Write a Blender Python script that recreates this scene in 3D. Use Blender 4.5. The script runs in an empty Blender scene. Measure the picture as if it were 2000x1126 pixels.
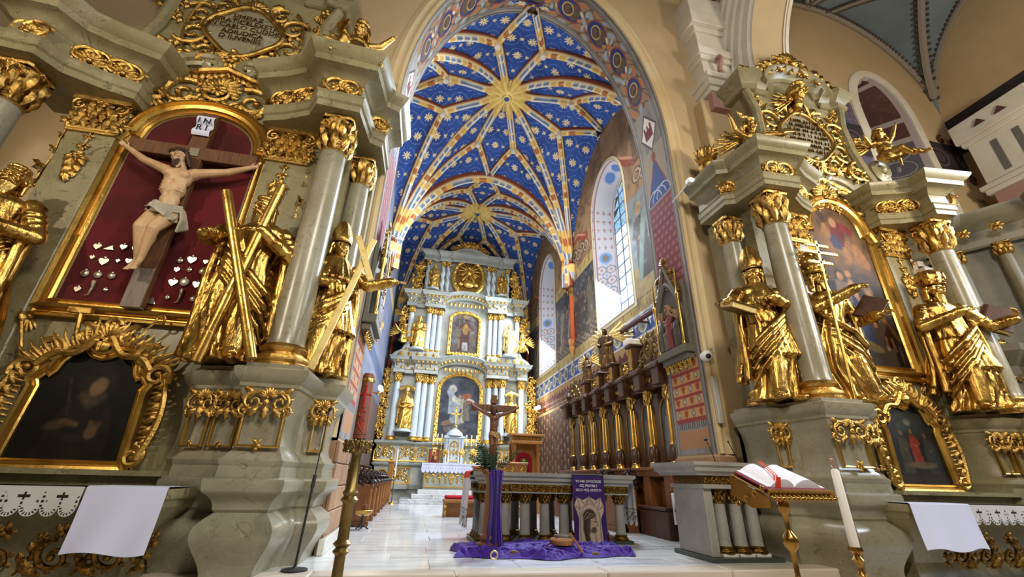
import bpy, math, random
import numpy as np
from math import sin, cos, pi, sqrt, radians
from mathutils import Vector, Matrix
random.seed(7)
RNG = np.random.default_rng(7)
S = bpy.context.scene
COL = S.collection

# ---------------------------------------------------------------- camera
FPX = 830.0
_yaw, _pit, _rol = radians(11.69), radians(24.12), radians(1.52)
_fw = np.array([sin(_yaw)*cos(_pit), cos(_yaw)*cos(_pit), sin(_pit)])
_rt = np.array([cos(_yaw), -sin(_yaw), 0.0])
_dn = np.array([sin(_yaw)*sin(_pit), cos(_yaw)*sin(_pit), -cos(_pit)])
CX = cos(_rol)*_rt - sin(_rol)*_dn
CY = cos(_rol)*_dn + sin(_rol)*_rt
EYE = np.array([0.0, 0.0, 1.0])
cam = bpy.data.cameras.new('camera')
cam.sensor_width = 36.0
cam.lens = FPX/2000.0*36.0
cam.clip_start = 0.05
cam.clip_end = 300
camo = bpy.data.objects.new('camera', cam)
COL.objects.link(camo)
_m = Matrix.Identity(4)
for i in range(3):
    _m[i][0] = CX[i]; _m[i][1] = -CY[i]; _m[i][2] = -_fw[i]; _m[i][3] = EYE[i]
camo.matrix_world = _m
S.camera = camo

def ray(px, py):
    return CX*(px-1000.0) + CY*(py-563.0) + _fw*FPX
def atY(px, py, y):            # the point of the depth plane y that the pixel looks at
    v = ray(px, py); return EYE + v*(y/v[1])
def atX(px, py, x):
    v = ray(px, py); return EYE + v*(x/v[0])
def atZ(px, py, z):
    v = ray(px, py); return EYE + v*((z-1.0)/v[2])

# ---------------------------------------------------------------- world, lights, exposure
S.view_settings.view_transform = 'Standard'
S.view_settings.look = 'None'
S.view_settings.exposure = 0.0
S.view_settings.gamma = 1.0
S.view_settings.use_curve_mapping = False
S.cycles.max_bounces = 6
S.cycles.diffuse_bounces = 3
S.cycles.glossy_bounces = 3
S.cycles.sample_clamp_indirect = 4.0
W = bpy.data.worlds.new('nave_ambient'); S.world = W; W.use_nodes = True
W.node_tree.nodes['Background'].inputs[0].default_value = (1.0, 0.86, 0.68, 1)
W.node_tree.nodes['Background'].inputs[1].default_value = 0.075

def area(name, loc, aim, size, watts, col, spread=180, sy=None):
    d = bpy.data.lights.new(name, 'AREA'); d.energy = watts; d.color = col
    d.shape = 'RECTANGLE'; d.size = size; d.size_y = sy or size; d.spread = radians(spread)
    o = bpy.data.objects.new(name, d); COL.objects.link(o); o.location = loc
    o.rotation_euler = (Vector(aim)-Vector(loc)).to_track_quat('-Z', 'Y').to_euler()
    return o
def spot(name, loc, aim, watts, col, ang=70, blend=.5, rad=.15):
    d = bpy.data.lights.new(name, 'SPOT'); d.energy = watts; d.color = col
    d.spot_size = radians(ang); d.spot_blend = blend; d.shadow_soft_size = rad
    o = bpy.data.objects.new(name, d); COL.objects.link(o); o.location = loc
    o.rotation_euler = (Vector(aim)-Vector(loc)).to_track_quat('-Z', 'Y').to_euler()
    return o
def point(name, loc, watts, col, rad=.08):
    d = bpy.data.lights.new(name, 'POINT'); d.energy = watts; d.color = col; d.shadow_soft_size = rad
    o = bpy.data.objects.new(name, d); COL.objects.link(o); o.location = loc
    return o
WARM = (1.0, .86, .66); NEUT = (1.0, .93, .82); COOL = (.72, .84, 1.0)
# nave floods behind the photographer, high up on either side
spot('nave_flood_left', (-7.6, -1.4, 6.4), (-3.4, 6.5, 5.6), 1480, WARM, 62, .7, .12)
spot('nave_flood_left_low', (4.6, -1.2, 5.6), (-1.3, 6.0, 2.6), 950, NEUT, 46, .7, .12)
spot('nave_flood_right', (11.8, -1.4, 6.0), (8.3, 6.2, 5.4), 1420, WARM, 64, .7, .12)
spot('nave_flood_right_low', (-1.6, -1.2, 5.6), (6.6, 6.0, 2.8), 980, WARM, 50, .7, .12)
area('nave_fill', (2.0, -3.2, 9.0), (2.2, 7.5, 3.0), 2.2, 740, NEUT)  # unseen area light added to brighten the table front and floor
# daylight: chancel windows, and the windows of the south aisle
area('daylight_window_near', (6.02, 12.3, 8.7), (0, 11.0, 3.5), 2.0, 1900, COOL, 160, 5.0)
area('daylight_window_far', (6.02, 20.2, 8.7), (0, 19.5, 4.0), 2.0, 1000, COOL, 160, 5.0)
area('daylight_south_aisle', (15.6, 1.0, 7.5), (6.5, 6.0, 3.5), 2.0, 620, COOL, 120, 5.0)
area('aisle_fill', (11.5, -1.0, 6.5), (13.0, 6.0, 12.5), 1.5, 520, WARM)  # added area light that lifts the aisle wall and vault
# white spots of the chancel hidden behind the arch
spot('chancel_spot_left', (-.6, 8.9, 9.6), (2.6, 22.0, 6.5), 1020, NEUT, 60, .6, .2)
spot('chancel_spot_right', (4.8, 8.9, 9.6), (1.6, 22.0, 6.5), 1020, NEUT, 60, .6, .2)
spot('vault_uplight_left', (-1.2, 10.0, 5.5), (3.2, 14.5, 15), 620, NEUT, 120, .7, .3)
spot('vault_uplight_right', (5.2, 15.0, 4.6), (1.6, 13.0, 15), 560, NEUT, 120, .7, .3)
area('chancel_fill', (2.1, 12.0, 12.4), (2.1, 13.0, 0), 3.0, 470, (1, .97, .92))

# ---------------------------------------------------------------- materials
def lin(c):
    c = np.asarray(c, float)
    return np.where(c <= .04045, c/12.92, ((c+.055)/1.055)**2.4)
def hx(h):
    h = h.lstrip('#'); return tuple(lin([int(h[i:i+2], 16)/255 for i in (0, 2, 4)]))
MATS = {}
class NT:
    def __init__(s, m):
        m.use_nodes = True; s.t = m.node_tree; s.n = s.t.nodes; s.l = s.t.links
        s.b = s.n['Principled BSDF']
    def new(s, typ, **k):
        n = s.n.new(typ)
        for a, v in k.items(): setattr(n, a, v)
        return n
    def val(s, sock, v):
        if isinstance(v, bpy.types.NodeSocket): s.l.new(v, sock)
        else: sock.default_value = v
    def math(s, op, a, b=0.0, c=None):
        n = s.new('ShaderNodeMath', operation=op)
        s.val(n.inputs[0], a); s.val(n.inputs[1], b)
        if c is not None: s.val(n.inputs[2], c)
        return n.outputs[0]
    def mix(s, f, a, b):
        n = s.new('ShaderNodeMix', data_type='RGBA')
        s.val(n.inputs[0], f)
        s.val(n.inputs[6], a if isinstance(a, bpy.types.NodeSocket) else (*a, 1))
        s.val(n.inputs[7], b if isinstance(b, bpy.types.NodeSocket) else (*b, 1))
        return n.outputs[2]
    def coord(s, which='Object', scale=(1, 1, 1)):
        c = s.new('ShaderNodeTexCoord'); mp = s.new('ShaderNodeMapping')
        mp.inputs['Scale'].default_value = scale
        s.l.new(c.outputs[which], mp.inputs[0]); return mp.outputs[0]
    def noise(s, vec, scale, detail=4, rough=.6, dist=0):
        n = s.new('ShaderNodeTexNoise'); s.l.new(vec, n.inputs['Vector'])
        n.inputs['Scale'].default_value = scale; n.inputs['Detail'].default_value = detail
        n.inputs['Roughness'].default_value = rough; n.inputs['Distortion'].default_value = dist
        return n.outputs['Fac']
    def ramp(s, f, lo, hi):
        n = s.new('ShaderNodeMapRange'); s.val(n.inputs[0], f)
        n.inputs[1].default_value = lo; n.inputs[2].default_value = hi; return n.outputs[0]
    def bump(s, h, strength, dist=.02):
        n = s.new('ShaderNodeBump'); s.val(n.inputs['Height'], h)
        n.inputs['Strength'].default_value = strength; n.inputs['Distance'].default_value = dist
        s.l.new(n.outputs[0], s.b.inputs['Normal'])

def mat(name, base, rough=.5, metal=0.0, var=None, veins=(), bump=None, stretch=(1, 1, 1), spec=.5,
        emit=None, col=False, rnd=None, sheen=0, trans=0):
    m = bpy.data.materials.new(name); t = NT(m); b = t.b
    vec = t.coord('Object', stretch)
    c = t.mix(0.0, base, base)
    if col:
        a = t.new('ShaderNodeVertexColor'); a.layer_name = 'Col'; c = a.outputs[0]
    if var:                                   # (scale, colour, lo, hi)
        for sc_, c2, lo, hi in (var if isinstance(var, list) else [var]):
            c = t.mix(t.ramp(t.noise(vec, sc_, 5), lo, hi), c, c2)
    for sc_, c2, w, k in veins:               # thin warped veins
        n = t.noise(vec, sc_, 3, .55, 1.2)
        d = t.math('ABSOLUTE', t.math('SUBTRACT', n, .5))
        f = t.math('MULTIPLY', t.ramp(d, w, 0.0), t.ramp(t.noise(vec, sc_*.7, 2), .35, .7))
        c = t.mix(t.math('MULTIPLY', f, k), c, c2)
    if rnd:
        oi = t.new('ShaderNodeObjectInfo')
        c = t.mix(oi.outputs['Random'], c, t.mix(rnd[1], c, rnd[0]))
    t.l.new(c, b.inputs['Base Color'])
    b.inputs['Roughness'].default_value = rough; b.inputs['Metallic'].default_value = metal
    b.inputs['Specular IOR Level'].default_value = spec
    if sheen: b.inputs['Sheen Weight'].default_value = sheen
    if trans: b.inputs['Transmission Weight'].default_value = trans
    if emit: 
        t.l.new(c, b.inputs['Emission Color']); b.inputs['Emission Strength'].default_value = emit
    if bump:
        t.bump(t.noise(vec, bump[0], 5), bump[1], bump[2] if len(bump) > 2 else .02)
    MATS[name] = m
    return m
GOLD = mat('gold_leaf', hx('#cfa85a'), .26, .97, var=[(6, hx('#7a5420'), .46, .7), (40, hx('#4a3010'), .58, .8)], bump=(34, .55, .02))
GOLDS = mat('antique_gold_drapery', hx('#caa254'), .27, .97, var=[(5, hx('#6e4a1c'), .46, .68), (24, hx('#3d2810'), .58, .8)], stretch=(1, 1, .28), bump=(11, .45, .05))
GOLDH = mat('smooth_gold', hx('#cfa85c'), .29, .97, var=[(7, hx('#7a5420'), .5, .75)], bump=(40, .15, .01))
GOLDF = mat('gold_frame', hx('#cda554'), .28, .96, var=(4, hx('#8a5e24'), .5, .8), bump=(24, .2, .015))
GOLDB = mat('bright_gold', hx('#dcb35a'), .33, .85, var=(12, hx('#94671f'), .5, .8), bump=(30, .3, .02))
GOLDP = mat('pale_gold', hx('#e2cb86'), .42, .6, var=(8, hx('#b9923f'), .5, .8))
GOLDD = mat('dark_gold', hx('#8f6a2c'), .36, .9, var=(30, hx('#2e210d'), .4, .65), bump=(40, .5, .02))
MARB = mat('olive_marble', hx('#8e8564'), .34, 0, var=[(1.1, hx('#766d4c'), .4, .7), (3.0, hx('#a0977a'), .55, .8)],
           veins=[(2.4, hx('#3d3826'), .013, .95), (5, hx('#4d4732'), .010, .75), (1.6, hx('#aaa488'), .011, .45)])
MARC = mat('grey_marble', hx('#918b76'), .28, 0, var=[(1.3, hx('#7b755c'), .4, .7)],
           veins=[(2.8, hx('#474231'), .012, .9), (4.5, hx('#544c38'), .010, .7), (1.7, hx('#b3ae9a'), .012, .4)])
HAM = mat('pale_blue_marble', hx('#a7aca5'), .3, 0, var=[(1.2, hx('#858d88'), .4, .7)],
          veins=[(2.5, hx('#6c7474'), .012, .7)])
HAC = mat('blue_lit_marble', hx('#c2d0da'), .25, 0, var=[(1.5, hx('#b4c2ca'), .4, .7)], veins=[(2.5, hx('#8e9aa2'), .01, .6)])  # greyish stone with the blue light on the columns put into its colour
CREAM = mat('cream_plaster', hx('#bda682'), .9, 0, var=(.6, hx('#b19a74'), .4, .7), bump=(60, .08, .01), spec=.2)
CREAML = mat('light_cream_plaster', hx('#ccba94'), .85, 0, var=(.8, hx('#c4a878'), .4, .7), spec=.2)
WHITEP = mat('white_plaster', hx('#d8d2c4'), .8, 0, var=(1.5, hx('#c8c0b0'), .4, .7), spec=.2)
PINKP = mat('pink_plaster', hx('#a9837a'), .85, 0, spec=.2)
COLM = mat('painted_surface', (1, 1, 1), .75, 0, col=True, spec=.25)
COLO = mat('oil_painting', (1, 1, 1), .62, 0, col=True, spec=.2)
COLC = mat('printed_cloth', (1, 1, 1), .85, 0, col=True, spec=.2)
VELVET = mat('red_velvet', hx('#5a0f14'), .95, 0, var=(1.5, hx('#3a0a0e'), .4, .7), sheen=.4, spec=.1)
WOOD = mat('brown_oak', hx('#7a4a22'), .42, 0, var=(5, hx('#5c3416'), .4, .7), stretch=(6, 6, .7), bump=(20, .1, .01))
WOODD = mat('dark_walnut', hx('#4a2a16'), .38, 0, var=(5, hx('#2f190c'), .4, .7), stretch=(6, 6, .7), bump=(20, .1, .01))
WOODL = mat('honey_wood', hx('#a06a2e'), .4, 0, var=(5, hx('#82501e'), .4, .7), stretch=(6, 6, .7))
WOODC = mat('cross_timber', hx('#6b4526'), .7, 0, var=(7, hx('#4a2d17'), .4, .7), stretch=(5, 5, .6), bump=(25, .2, .01))
WOODG = mat('grey_timber', hx('#80746a'), .7, 0, var=(7, hx('#675b50'), .4, .7), stretch=(5, 5, .6))
FLESH = mat('painted_flesh', hx('#c4a178'), .5, 0, var=(6, hx('#a37f58'), .45, .75), bump=(40, .1, .01))
BRONZEB = mat('brown_corpus', hx('#6a3d22'), .4, 0, var=(6, hx('#4a2814'), .4, .7))
LOIN = mat('grey_loincloth', hx('#a39c8a'), .7, 0)
HAIR = mat('dark_hair', hx('#3a2415'), .6, 0)
CLOTH = mat('cool_lit_linen', hx('#d2d5ec'), .9, 0, spec=.1, bump=(200, .05, .004))  # white linen, cool daylight mixed in as a lavender tint
LACE = mat('lace_linen', hx('#c9c4c0'), .9, 0, spec=.1)
BLACK = mat('black_metal', hx('#1a1a1c'), .5, 0)
DARK = mat('opening_shade', hx('#120c08'), .8, 0)
GREYP = mat('grey_casing', hx('#a9a69c'), .5, 0)
WHITEM = mat('white_casing', hx('#e6e4de'), .45, 0)
PURPLE = mat('purple_tulle', hx('#34107a'), .7, 0, var=(3, hx('#43188e'), .4, .7), sheen=.2, spec=.2)
RED = mat('red_cloth', hx('#a01822'), .8, 0, spec=.2)
SCAR = mat('scarlet_cloth', hx('#d8432c'), .8, 0, spec=.2)
WAX = mat('white_wax', hx('#dcd8d0'), .5, 0)
WAXR = mat('red_wax', hx('#7d2f22'), .5, 0)
BRASS = mat('brass', hx('#a9823f'), .25, .95, var=(10, hx('#7c5a25'), .5, .8))
BRASSD = mat('dull_brass', hx('#7f6a3e'), .38, .9, var=(10, hx('#5a4824'), .5, .8))
SILVER = mat('silver', hx('#cfc8b4'), .3, .9)
STONEB = mat('brown_ashlar', hx('#a5805c'), .7, 0, var=[(2.5, hx('#8d6747'), .4, .7)], rnd=(hx('#77523a'), .55), bump=(25, .1, .01))
FLOORM = mat('white_floor_marble', hx('#d6d8d8'), .10, 0, var=[(2.2, hx('#b4b8ba'), .45, .75)], stretch=(.6, 3.2, 1),
             veins=[(1.6, hx('#4d4c4a'), .028, .95), (3.4, hx('#6a6a68'), .03, .8), (.8, hx('#8d8f92'), .06, .7)], rnd=(hx('#e4e4e0'), .55))
STEPM = mat('pink_step_stone', hx('#c8bba9'), .3, 0, var=[(1.3, hx('#a99b8b'), .4, .7)], stretch=(.6, 3, 3), rnd=(hx('#d6c8b4'), .5),
            veins=[(2.0, hx('#8b7561'), .015, .5)])
DARKM = mat('dark_green_marble', hx('#39413a'), .25, 0)
GREEN = mat('green_leaves', hx('#2f4a2a'), .6, 0, var=(20, hx('#1c2f1a'), .4, .7))
SKIRT = mat('pale_skirting_marble', hx('#cfccc0'), .25, 0, veins=[(2.0, hx('#8a877d'), .015, .6)])
GLOW = mat('lit_lamp', (1, .97, .92), .5, 0, emit=30)

# ---------------------------------------------------------------- mesh builder
def nrm(v):
    v = np.asarray(v, float); return v/(np.linalg.norm(v)+1e-12)
class MB:
    def __init__(s, o=(0, 0, 0), u=(1, 0, 0), v=(0, 1, 0), w=(0, 0, 1)):
        s.V = []; s.F = []; s.n = 0; s.UV = None; s.marks = []; s.depth = 0
        s.frame(o, u, v, w)
    def frame(s, o=(0, 0, 0), u=(1, 0, 0), v=(0, 1, 0), w=(0, 0, 1)):
        s.o = np.array(o, float); s.R = np.array([u, v, w], float); s.flip = np.linalg.det(s.R) < 0
    def add(s, P, F):
        P = np.asarray(P, float).reshape(-1, 3)
        s.V.append(s.o + P @ s.R)
        k = s.n
        if s.flip: s.F.extend([tuple(i+k for i in reversed(f)) for f in F])
        else: s.F.extend([tuple(i+k for i in f) for f in F])
        s.n += len(P)
    def grid(s, P, cu=False, cv=False, mask=None):
        P = np.asarray(P, float); n, m = P.shape[:2]
        F = []
        for i in range(n if cu else n-1):
            i2 = (i+1) % n
            for j in range(m if cv else m-1):
                if mask is not None and not mask[i, j]: continue
                j2 = (j+1) % m
                F.append((i*m+j, i2*m+j, i2*m+j2, i*m+j2))
        s.add(P.reshape(-1, 3), F)
    def box(s, x0, x1, y0, y1, z0, z1):
        P = [(x, y, z) for z in (z0, z1) for y in (y0, y1) for x in (x0, x1)]
        s.add(P, [(0, 2, 3, 1), (4, 5, 7, 6), (0, 1, 5, 4), (2, 6, 7, 3), (0, 4, 6, 2), (1, 3, 7, 5)])
    def bbox(s, x0, x1, y0, y1, z0, z1, b=.01):     # bevelled box
        P = []; sg = (0, 1)
        X = (x0, x1); Y = (y0, y1); Z = (z0, z1); d = lambda k: b if k == 0 else -b
        idx = {}
        for i in sg:
            for j in sg:
                for k in sg:
                    idx[i, j, k] = len(P)
                    P += [(X[i], Y[j]+d(j), Z[k]+d(k)), (X[i]+d(i), Y[j], Z[k]+d(k)), (X[i]+d(i), Y[j]+d(j), Z[k])]
        F = []
        q = lambda a, ax: idx[a]+ax
        for i in sg: F.append([q((i, 0, 0), 0), q((i, 1, 0), 0), q((i, 1, 1), 0), q((i, 0, 1), 0)][::(1 if i else -1)])
        for j in sg: F.append([q((0, j, 0), 1), q((0, j, 1), 1), q((1, j, 1), 1), q((1, j, 0), 1)][::(1 if j else -1)])
        for k in sg: F.append([q((0, 0, k), 2), q((1, 0, k), 2), q((1, 1, k), 2), q((0, 1, k), 2)][::(1 if k else -1)])
        for i in sg:
            for j in sg: F.append([q((i, j, 0), 0), q((i, j, 1), 0), q((i, j, 1), 1), q((i, j, 0), 1)][::(-1 if i ^ j else 1)])
        for i in sg:
            for k in sg: F.append([q((i, 0, k), 0), q((i, 1, k), 0), q((i, 1, k), 2), q((i, 0, k), 2)][::(1 if i ^ k else -1)])
        for j in sg:
            for k in sg: F.append([q((0, j, k), 1), q((1, j, k), 1), q((1, j, k), 2), q((0, j, k), 2)][::(-1 if j ^ k else 1)])
        for i in sg:
            for j in sg:
                for k in sg: F.append([q((i, j, k), 0), q((i, j, k), 1), q((i, j, k), 2)][::(-1 if (i+j+k) % 2 == 0 else 1)])
        s.add(P, [tuple(f) for f in F])
    def lathe(s, prof, c=(0, 0, 0), n=24, sx=1, sy=1, flute=None, a0=0, a1=2*pi, axis='z'):
        full = abs(a1-a0-2*pi) < 1e-6
        A = np.linspace(a0, a1, n+1)[:-1] if full else np.linspace(a0, a1, n+1)
        P = np.zeros((len(A), len(prof), 3))
        for j, (r, z) in enumerate(prof):
            rr = r if flute is None else r*(1-flute[1]*(0.5+.5*np.cos(A*flute[0])))
            x, y = c[0]+rr*sx*np.cos(A), c[1]+rr*sy*np.sin(A)
            if axis == 'z': P[:, j] = np.stack([x, y, np.full(len(A), c[2]+z)], 1)
            else:  P[:, j] = np.stack([c[0]+rr*sx*np.cos(A), np.full(len(A), c[1]+z), c[2]-rr*sy*np.sin(A)], 1)
        s.grid(P, cu=full)
    def tube(s, pts, r, n=6, sx=1.0, up=None, cap=True):
        pts = np.asarray(pts, float); k = len(pts)
        r = np.full(k, r) if np.isscalar(r) else np.asarray(r, float)
        T = np.gradient(pts, axis=0); T /= np.linalg.norm(T, axis=1)[:, None]+1e-12
        if up is None:
            up = np.array([0, 0, 1.]) if abs(T[0][2]) < .9 else np.array([1., 0, 0])
        N = nrm(np.cross(T[0], np.cross(up, T[0])) if np.linalg.norm(np.cross(up, T[0])) > 1e-6 else np.array([1., 0, 0]))
        A = np.arange(n)*2*pi/n
        P = np.zeros((k, n, 3))
        for i in range(k):
            N = nrm(N - T[i]*(N@T[i])); B = np.cross(T[i], N)
            P[i] = pts[i] + r[i]*(np.cos(A)[:, None]*N*sx + np.sin(A)[:, None]*B)
        base = s.n
        s.grid(P, cv=True)
        if cap:
            F = [tuple(range(n))[::-1] if not s.flip else tuple(range(n))]
            s.F.append(tuple(base+i for i in (range(n) if s.flip else reversed(range(n)))))
            s.F.append(tuple(base+(k-1)*n+i for i in (reversed(range(n)) if s.flip else range(n))))
    def sweep(s, plan, prof, closed=False, cap=True):      # plan (a,b) polyline, prof (out, z); outward is right of travel
        p = np.asarray(plan, float); k = len(p); prof = np.asarray(prof, float)
        d = np.roll(p, -1, 0)-p
        if not closed: d[-1] = d[-2]
        d /= np.linalg.norm(d, axis=1)[:, None]+1e-12
        nr = np.stack([d[:, 1], -d[:, 0]], 1)
        pr = np.roll(nr, 1, 0)
        if not closed: pr[0] = nr[0]
        m = nr+pr; m /= np.maximum((m*m).sum(1, keepdims=True), .35)/2
        P = np.zeros((k, len(prof), 3))
        P[:, :, :2] = p[:, None, :] + prof[None, :, 0, None]*m[:, None, :]
        P[:, :, 2] = prof[None, :, 1]
        base = s.n; mm = len(prof)
        s.grid(P, cu=closed)
        if cap and not closed:
            a = [base+i for i in range(mm)]; b = [base+(k-1)*mm+i for i in range(mm)]
            s.F.append(tuple(a)); s.F.append(tuple(reversed(b)))
        return P
    def prism(s, poly, c0, c1):                            # polygon in (a,b) from depth c0 to c1
        k = len(poly)
        P = [(a, b, c0) for a, b in poly]+[(a, b, c1) for a, b in poly]
        F = [tuple(reversed(range(k))), tuple(range(k, 2*k))]
        F += [(i, (i+1) % k, (i+1) % k+k, i+k) for i in range(k)]
        s.add(P, F)
    def ell(s, c, r, n=12, m=7, rot=None):
        th = np.linspace(0, pi, m+1); A = np.arange(n)*2*pi/n
        r = (r, r, r) if np.isscalar(r) else r
        P = np.stack([np.sin(th)[:, None]*np.cos(A)*r[0], np.sin(th)[:, None]*np.sin(A)*r[1], -np.cos(th)[:, None]*np.ones(n)*r[2]], 2)
        if rot is not None: P = P @ np.asarray(rot).T
        s.grid(P+np.asarray(c, float), cv=True)
    def caps(s, p0, p1, r0, r1, n=8):
        p0 = np.asarray(p0, float); p1 = np.asarray(p1, float); d = p1-p0; L = np.linalg.norm(d)+1e-9; d /= L
        ts = [-1, -.7, 0]; pts = [p0-d*r0*.98, p0-d*r0*.7, p0, p1, p1+d*r1*.7, p1+d*r1*.98]
        s.tube(pts, [r0*.15, r0*.72, r0, r1, r1*.72, r1*.15], n)
    # ---- carved ornament, drawn in the (a,b) plane with relief along c
    def leaf(s, a, b, ang, L, Wd, c=0.0, rise=.35, curl=.5, n=6, lobes=3):
        t = np.linspace(0, 1, n+1)
        w = Wd*.5*(np.sin(pi*np.clip(t*.93+.07, 0, 1))**.75)*(1+.28*np.cos(t*lobes*2*pi))
        h = L*rise*np.sin(pi*np.minimum(t*1.05, 1))*.6 + L*curl*np.clip(t-.6, 0, 1)**2
        q = np.array([-1, -.5, 0, .5, 1.])
        rl = np.array([-.55, .12, .35, .12, -.55])
        ca, sa = cos(ang), sin(ang)
        x = t[:, None]*L + np.abs(q)[None, :]*w[:, None]*.25; y = w[:, None]*q[None, :]
        P = np.zeros((n+1, 5, 3))
        P[:, :, 0] = a+ca*x-sa*y; P[:, :, 1] = b+sa*x+ca*y
        P[:, :, 2] = c+np.maximum(h[:, None]+w[:, None]*rl[None, :], -.002)
        s.grid(P[:, ::-1])
    def path(s, P2, r0, r1, c=0.0, n=6, lift=.6, ball=0.0):  # raised strand along a 2-D path
        P2 = np.asarray(P2, float); k = len(P2)
        t = np.linspace(0, 1, k)
        rr = r0+(r1-r0)*t
        P = np.stack([P2[:, 0], P2[:, 1], c+rr*lift], 1)
        s.tube(P, rr, n, up=np.array([0, 0, 1.]))
        if ball: s.ell(P[-1], ball, 8, 5)
    def scroll(s, a, b, R, rot=0.0, turns=1.4, hand=1, r=None, c=0.0, leaves=5, lw=.5, ll=.45, tail=0.0):
        r = r or R*.13
        k = int(14*turns)+4
        t = np.linspace(0, 1, k); th = t*turns*2*pi
        rad = R*(1-.82*t**.8)
        X = rad*np.cos(th); Y = hand*rad*np.sin(th)
        if tail:
            tt = np.linspace(1, 0, 7)[:-1]
            X = np.concatenate([R+0*tt+R*.25*tt**2, X]); Y = np.concatenate([-hand*tail*tt, Y])
        ca, sa = cos(rot), sin(rot)
        P2 = np.stack([a+ca*X-sa*Y, b+sa*X+ca*Y], 1)
        s.path(P2, r, r*.55, c, 6, .7, r*1.15)
        m = len(P2)
        for i in range(leaves):
            j = int((i+.5)/leaves*m*.62)
            d = P2[min(j+1, m-1)]-P2[max(j-1, 0)]
            an = math.atan2(d[1], d[0])-hand*pi/2*.8
            s.leaf(P2[j][0], P2[j][1], an, R*ll, R*lw*.6, c, .3, .5)
    def shell(s, a, b, R, ang, spread=2.2, n=9, c=0.0, r0=.15):
        for i in range(n):
            f = (i/(n-1)-.5); an = ang+f*spread; L = R*(1-.25*abs(f)*2)
            s.leaf(a+cos(an)*R*r0, b+sin(an)*R*r0, an, L*(1-r0), R*spread/n*1.1, c, .28, .3, 5, 1)
        s.ell((a, b, c+R*.12), R*.16, 8, 5)
    def rosette(s, a, b, R, n=6, c=0.0, ph=0.0):
        for i in range(n): s.leaf(a, b, ph+i*2*pi/n, R, R*.75, c, .3, .3, 4, 1)
        s.ell((a, b, c+R*.3), R*.28, 8, 5)
    def spray(s, a, b, ang, L, n=7, c=0.0, w=.4):             # leafy twig
        s.path([(a+cos(ang)*L*t+sin(ang)*L*.08*sin(t*4), b+sin(ang)*L*t-cos(ang)*L*.08*sin(t*4)) for t in np.linspace(0, 1, 8)], L*.035, L*.02, c)
        for i in range(n):
            t = (i+.6)/n; sd = 1 if i % 2 else -1
            s.leaf(a+cos(ang)*L*t, b+sin(ang)*L*t, ang+sd*.8*(1-.5*t), L*w*(1-.35*t), L*w*.5, c, .3, .4, 5, 2)
        s.leaf(a+cos(ang)*L*.9, b+sin(ang)*L*.9, ang, L*w*.9, L*w*.45, c, .3, .4)
    def festoon(s, a, b, L, c=0.0, w=.12):                     # hanging string of blossoms and leaves
        s.tube([(a+w*.12*sin(t*9), b-L*t, c+w*.12) for t in np.linspace(0, 1, 10)], w*.10, 5)
        for t, k in ((.12, .5), (.38, .6), (.72, 1.0)):
            y = b-L*t; k = k*w
            for q in range(5): s.leaf(a, y, -pi/2+(q-2)*.75+random.uniform(-.2, .2), k*1.5, k*.55, c+.01, .3, .5, 4, 2)
            s.ell((a, y, c+k*.4), (k*.32, k*.32, k*.3), 7, 5)
        s.leaf(a, b-L*.9, -pi/2, L*.2, w*.6, c, .3, .5)
    def _mark(s, kind):
        if s.depth == 0: s.marks.append((kind, s.n, len(s.F)))
    def carve(s, m, parent, rest='strand', merge=()):       # every motif becomes a part of its own
        V = np.concatenate(s.V); mk = s.marks+[('', s.n, len(s.F))]
        out = []
        for (k, v0, f0), (_, v1, f1) in zip(mk[:-1], mk[1:]):
            if v1 <= v0: continue
            me = bpy.data.meshes.new(k)
            P = V[v0:v1]; c = P.mean(0)
            me.from_pydata((P-c).tolist(), [], [tuple(i-v0 for i in f) for f in s.F[f0:f1]])
            me.materials.append(m); me.shade_smooth(); me.set_sharp_from_angle(angle=radians(48))
            o = bpy.data.objects.new(k, me); COL.objects.link(o); o.location = c; o.parent = parent; out.append(o)
        return out
    def build(s, name, m, parent=None, smooth=True, sharp=38, kind=None, label=None):
        me = bpy.data.meshes.new(name)
        if s.n: 
            me.from_pydata(np.concatenate(s.V).tolist(), [], s.F)
        if s.UV is not None:
            uv = np.concatenate(s.UV)
            lay = me.uv_layers.new(name='UVMap')
            li = np.zeros(len(me.loops), int); me.loops.foreach_get('vertex_index', li)
            lay.data.foreach_set('uv', uv[li].ravel())
        me.materials.append(m)
        if smooth and s.n:
            me.shade_smooth()
            if sharp: me.set_sharp_from_angle(angle=radians(sharp))
        o = bpy.data.objects.new(name, me); COL.objects.link(o)
        if parent is not None: o.parent = parent
        if kind: o['kind'] = kind
        if label: o['label'] = label
        return o

def _motif(fn, kind):
    def f(s, *a, **k):
        s._mark(kind); s.depth += 1
        try: return fn(s, *a, **k)
        finally: s.depth -= 1
    return f
for _n, _k in (('leaf', 'acanthus_leaf'), ('path', 'gilded_strand'), ('scroll', 'gilded_scroll'), ('shell', 'gilded_shell'),
               ('rosette', 'gilded_rosette'), ('spray', 'leaf_spray'), ('festoon', 'fruit_festoon')):
    setattr(MB, _n, _motif(getattr(MB, _n), _k))

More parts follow.
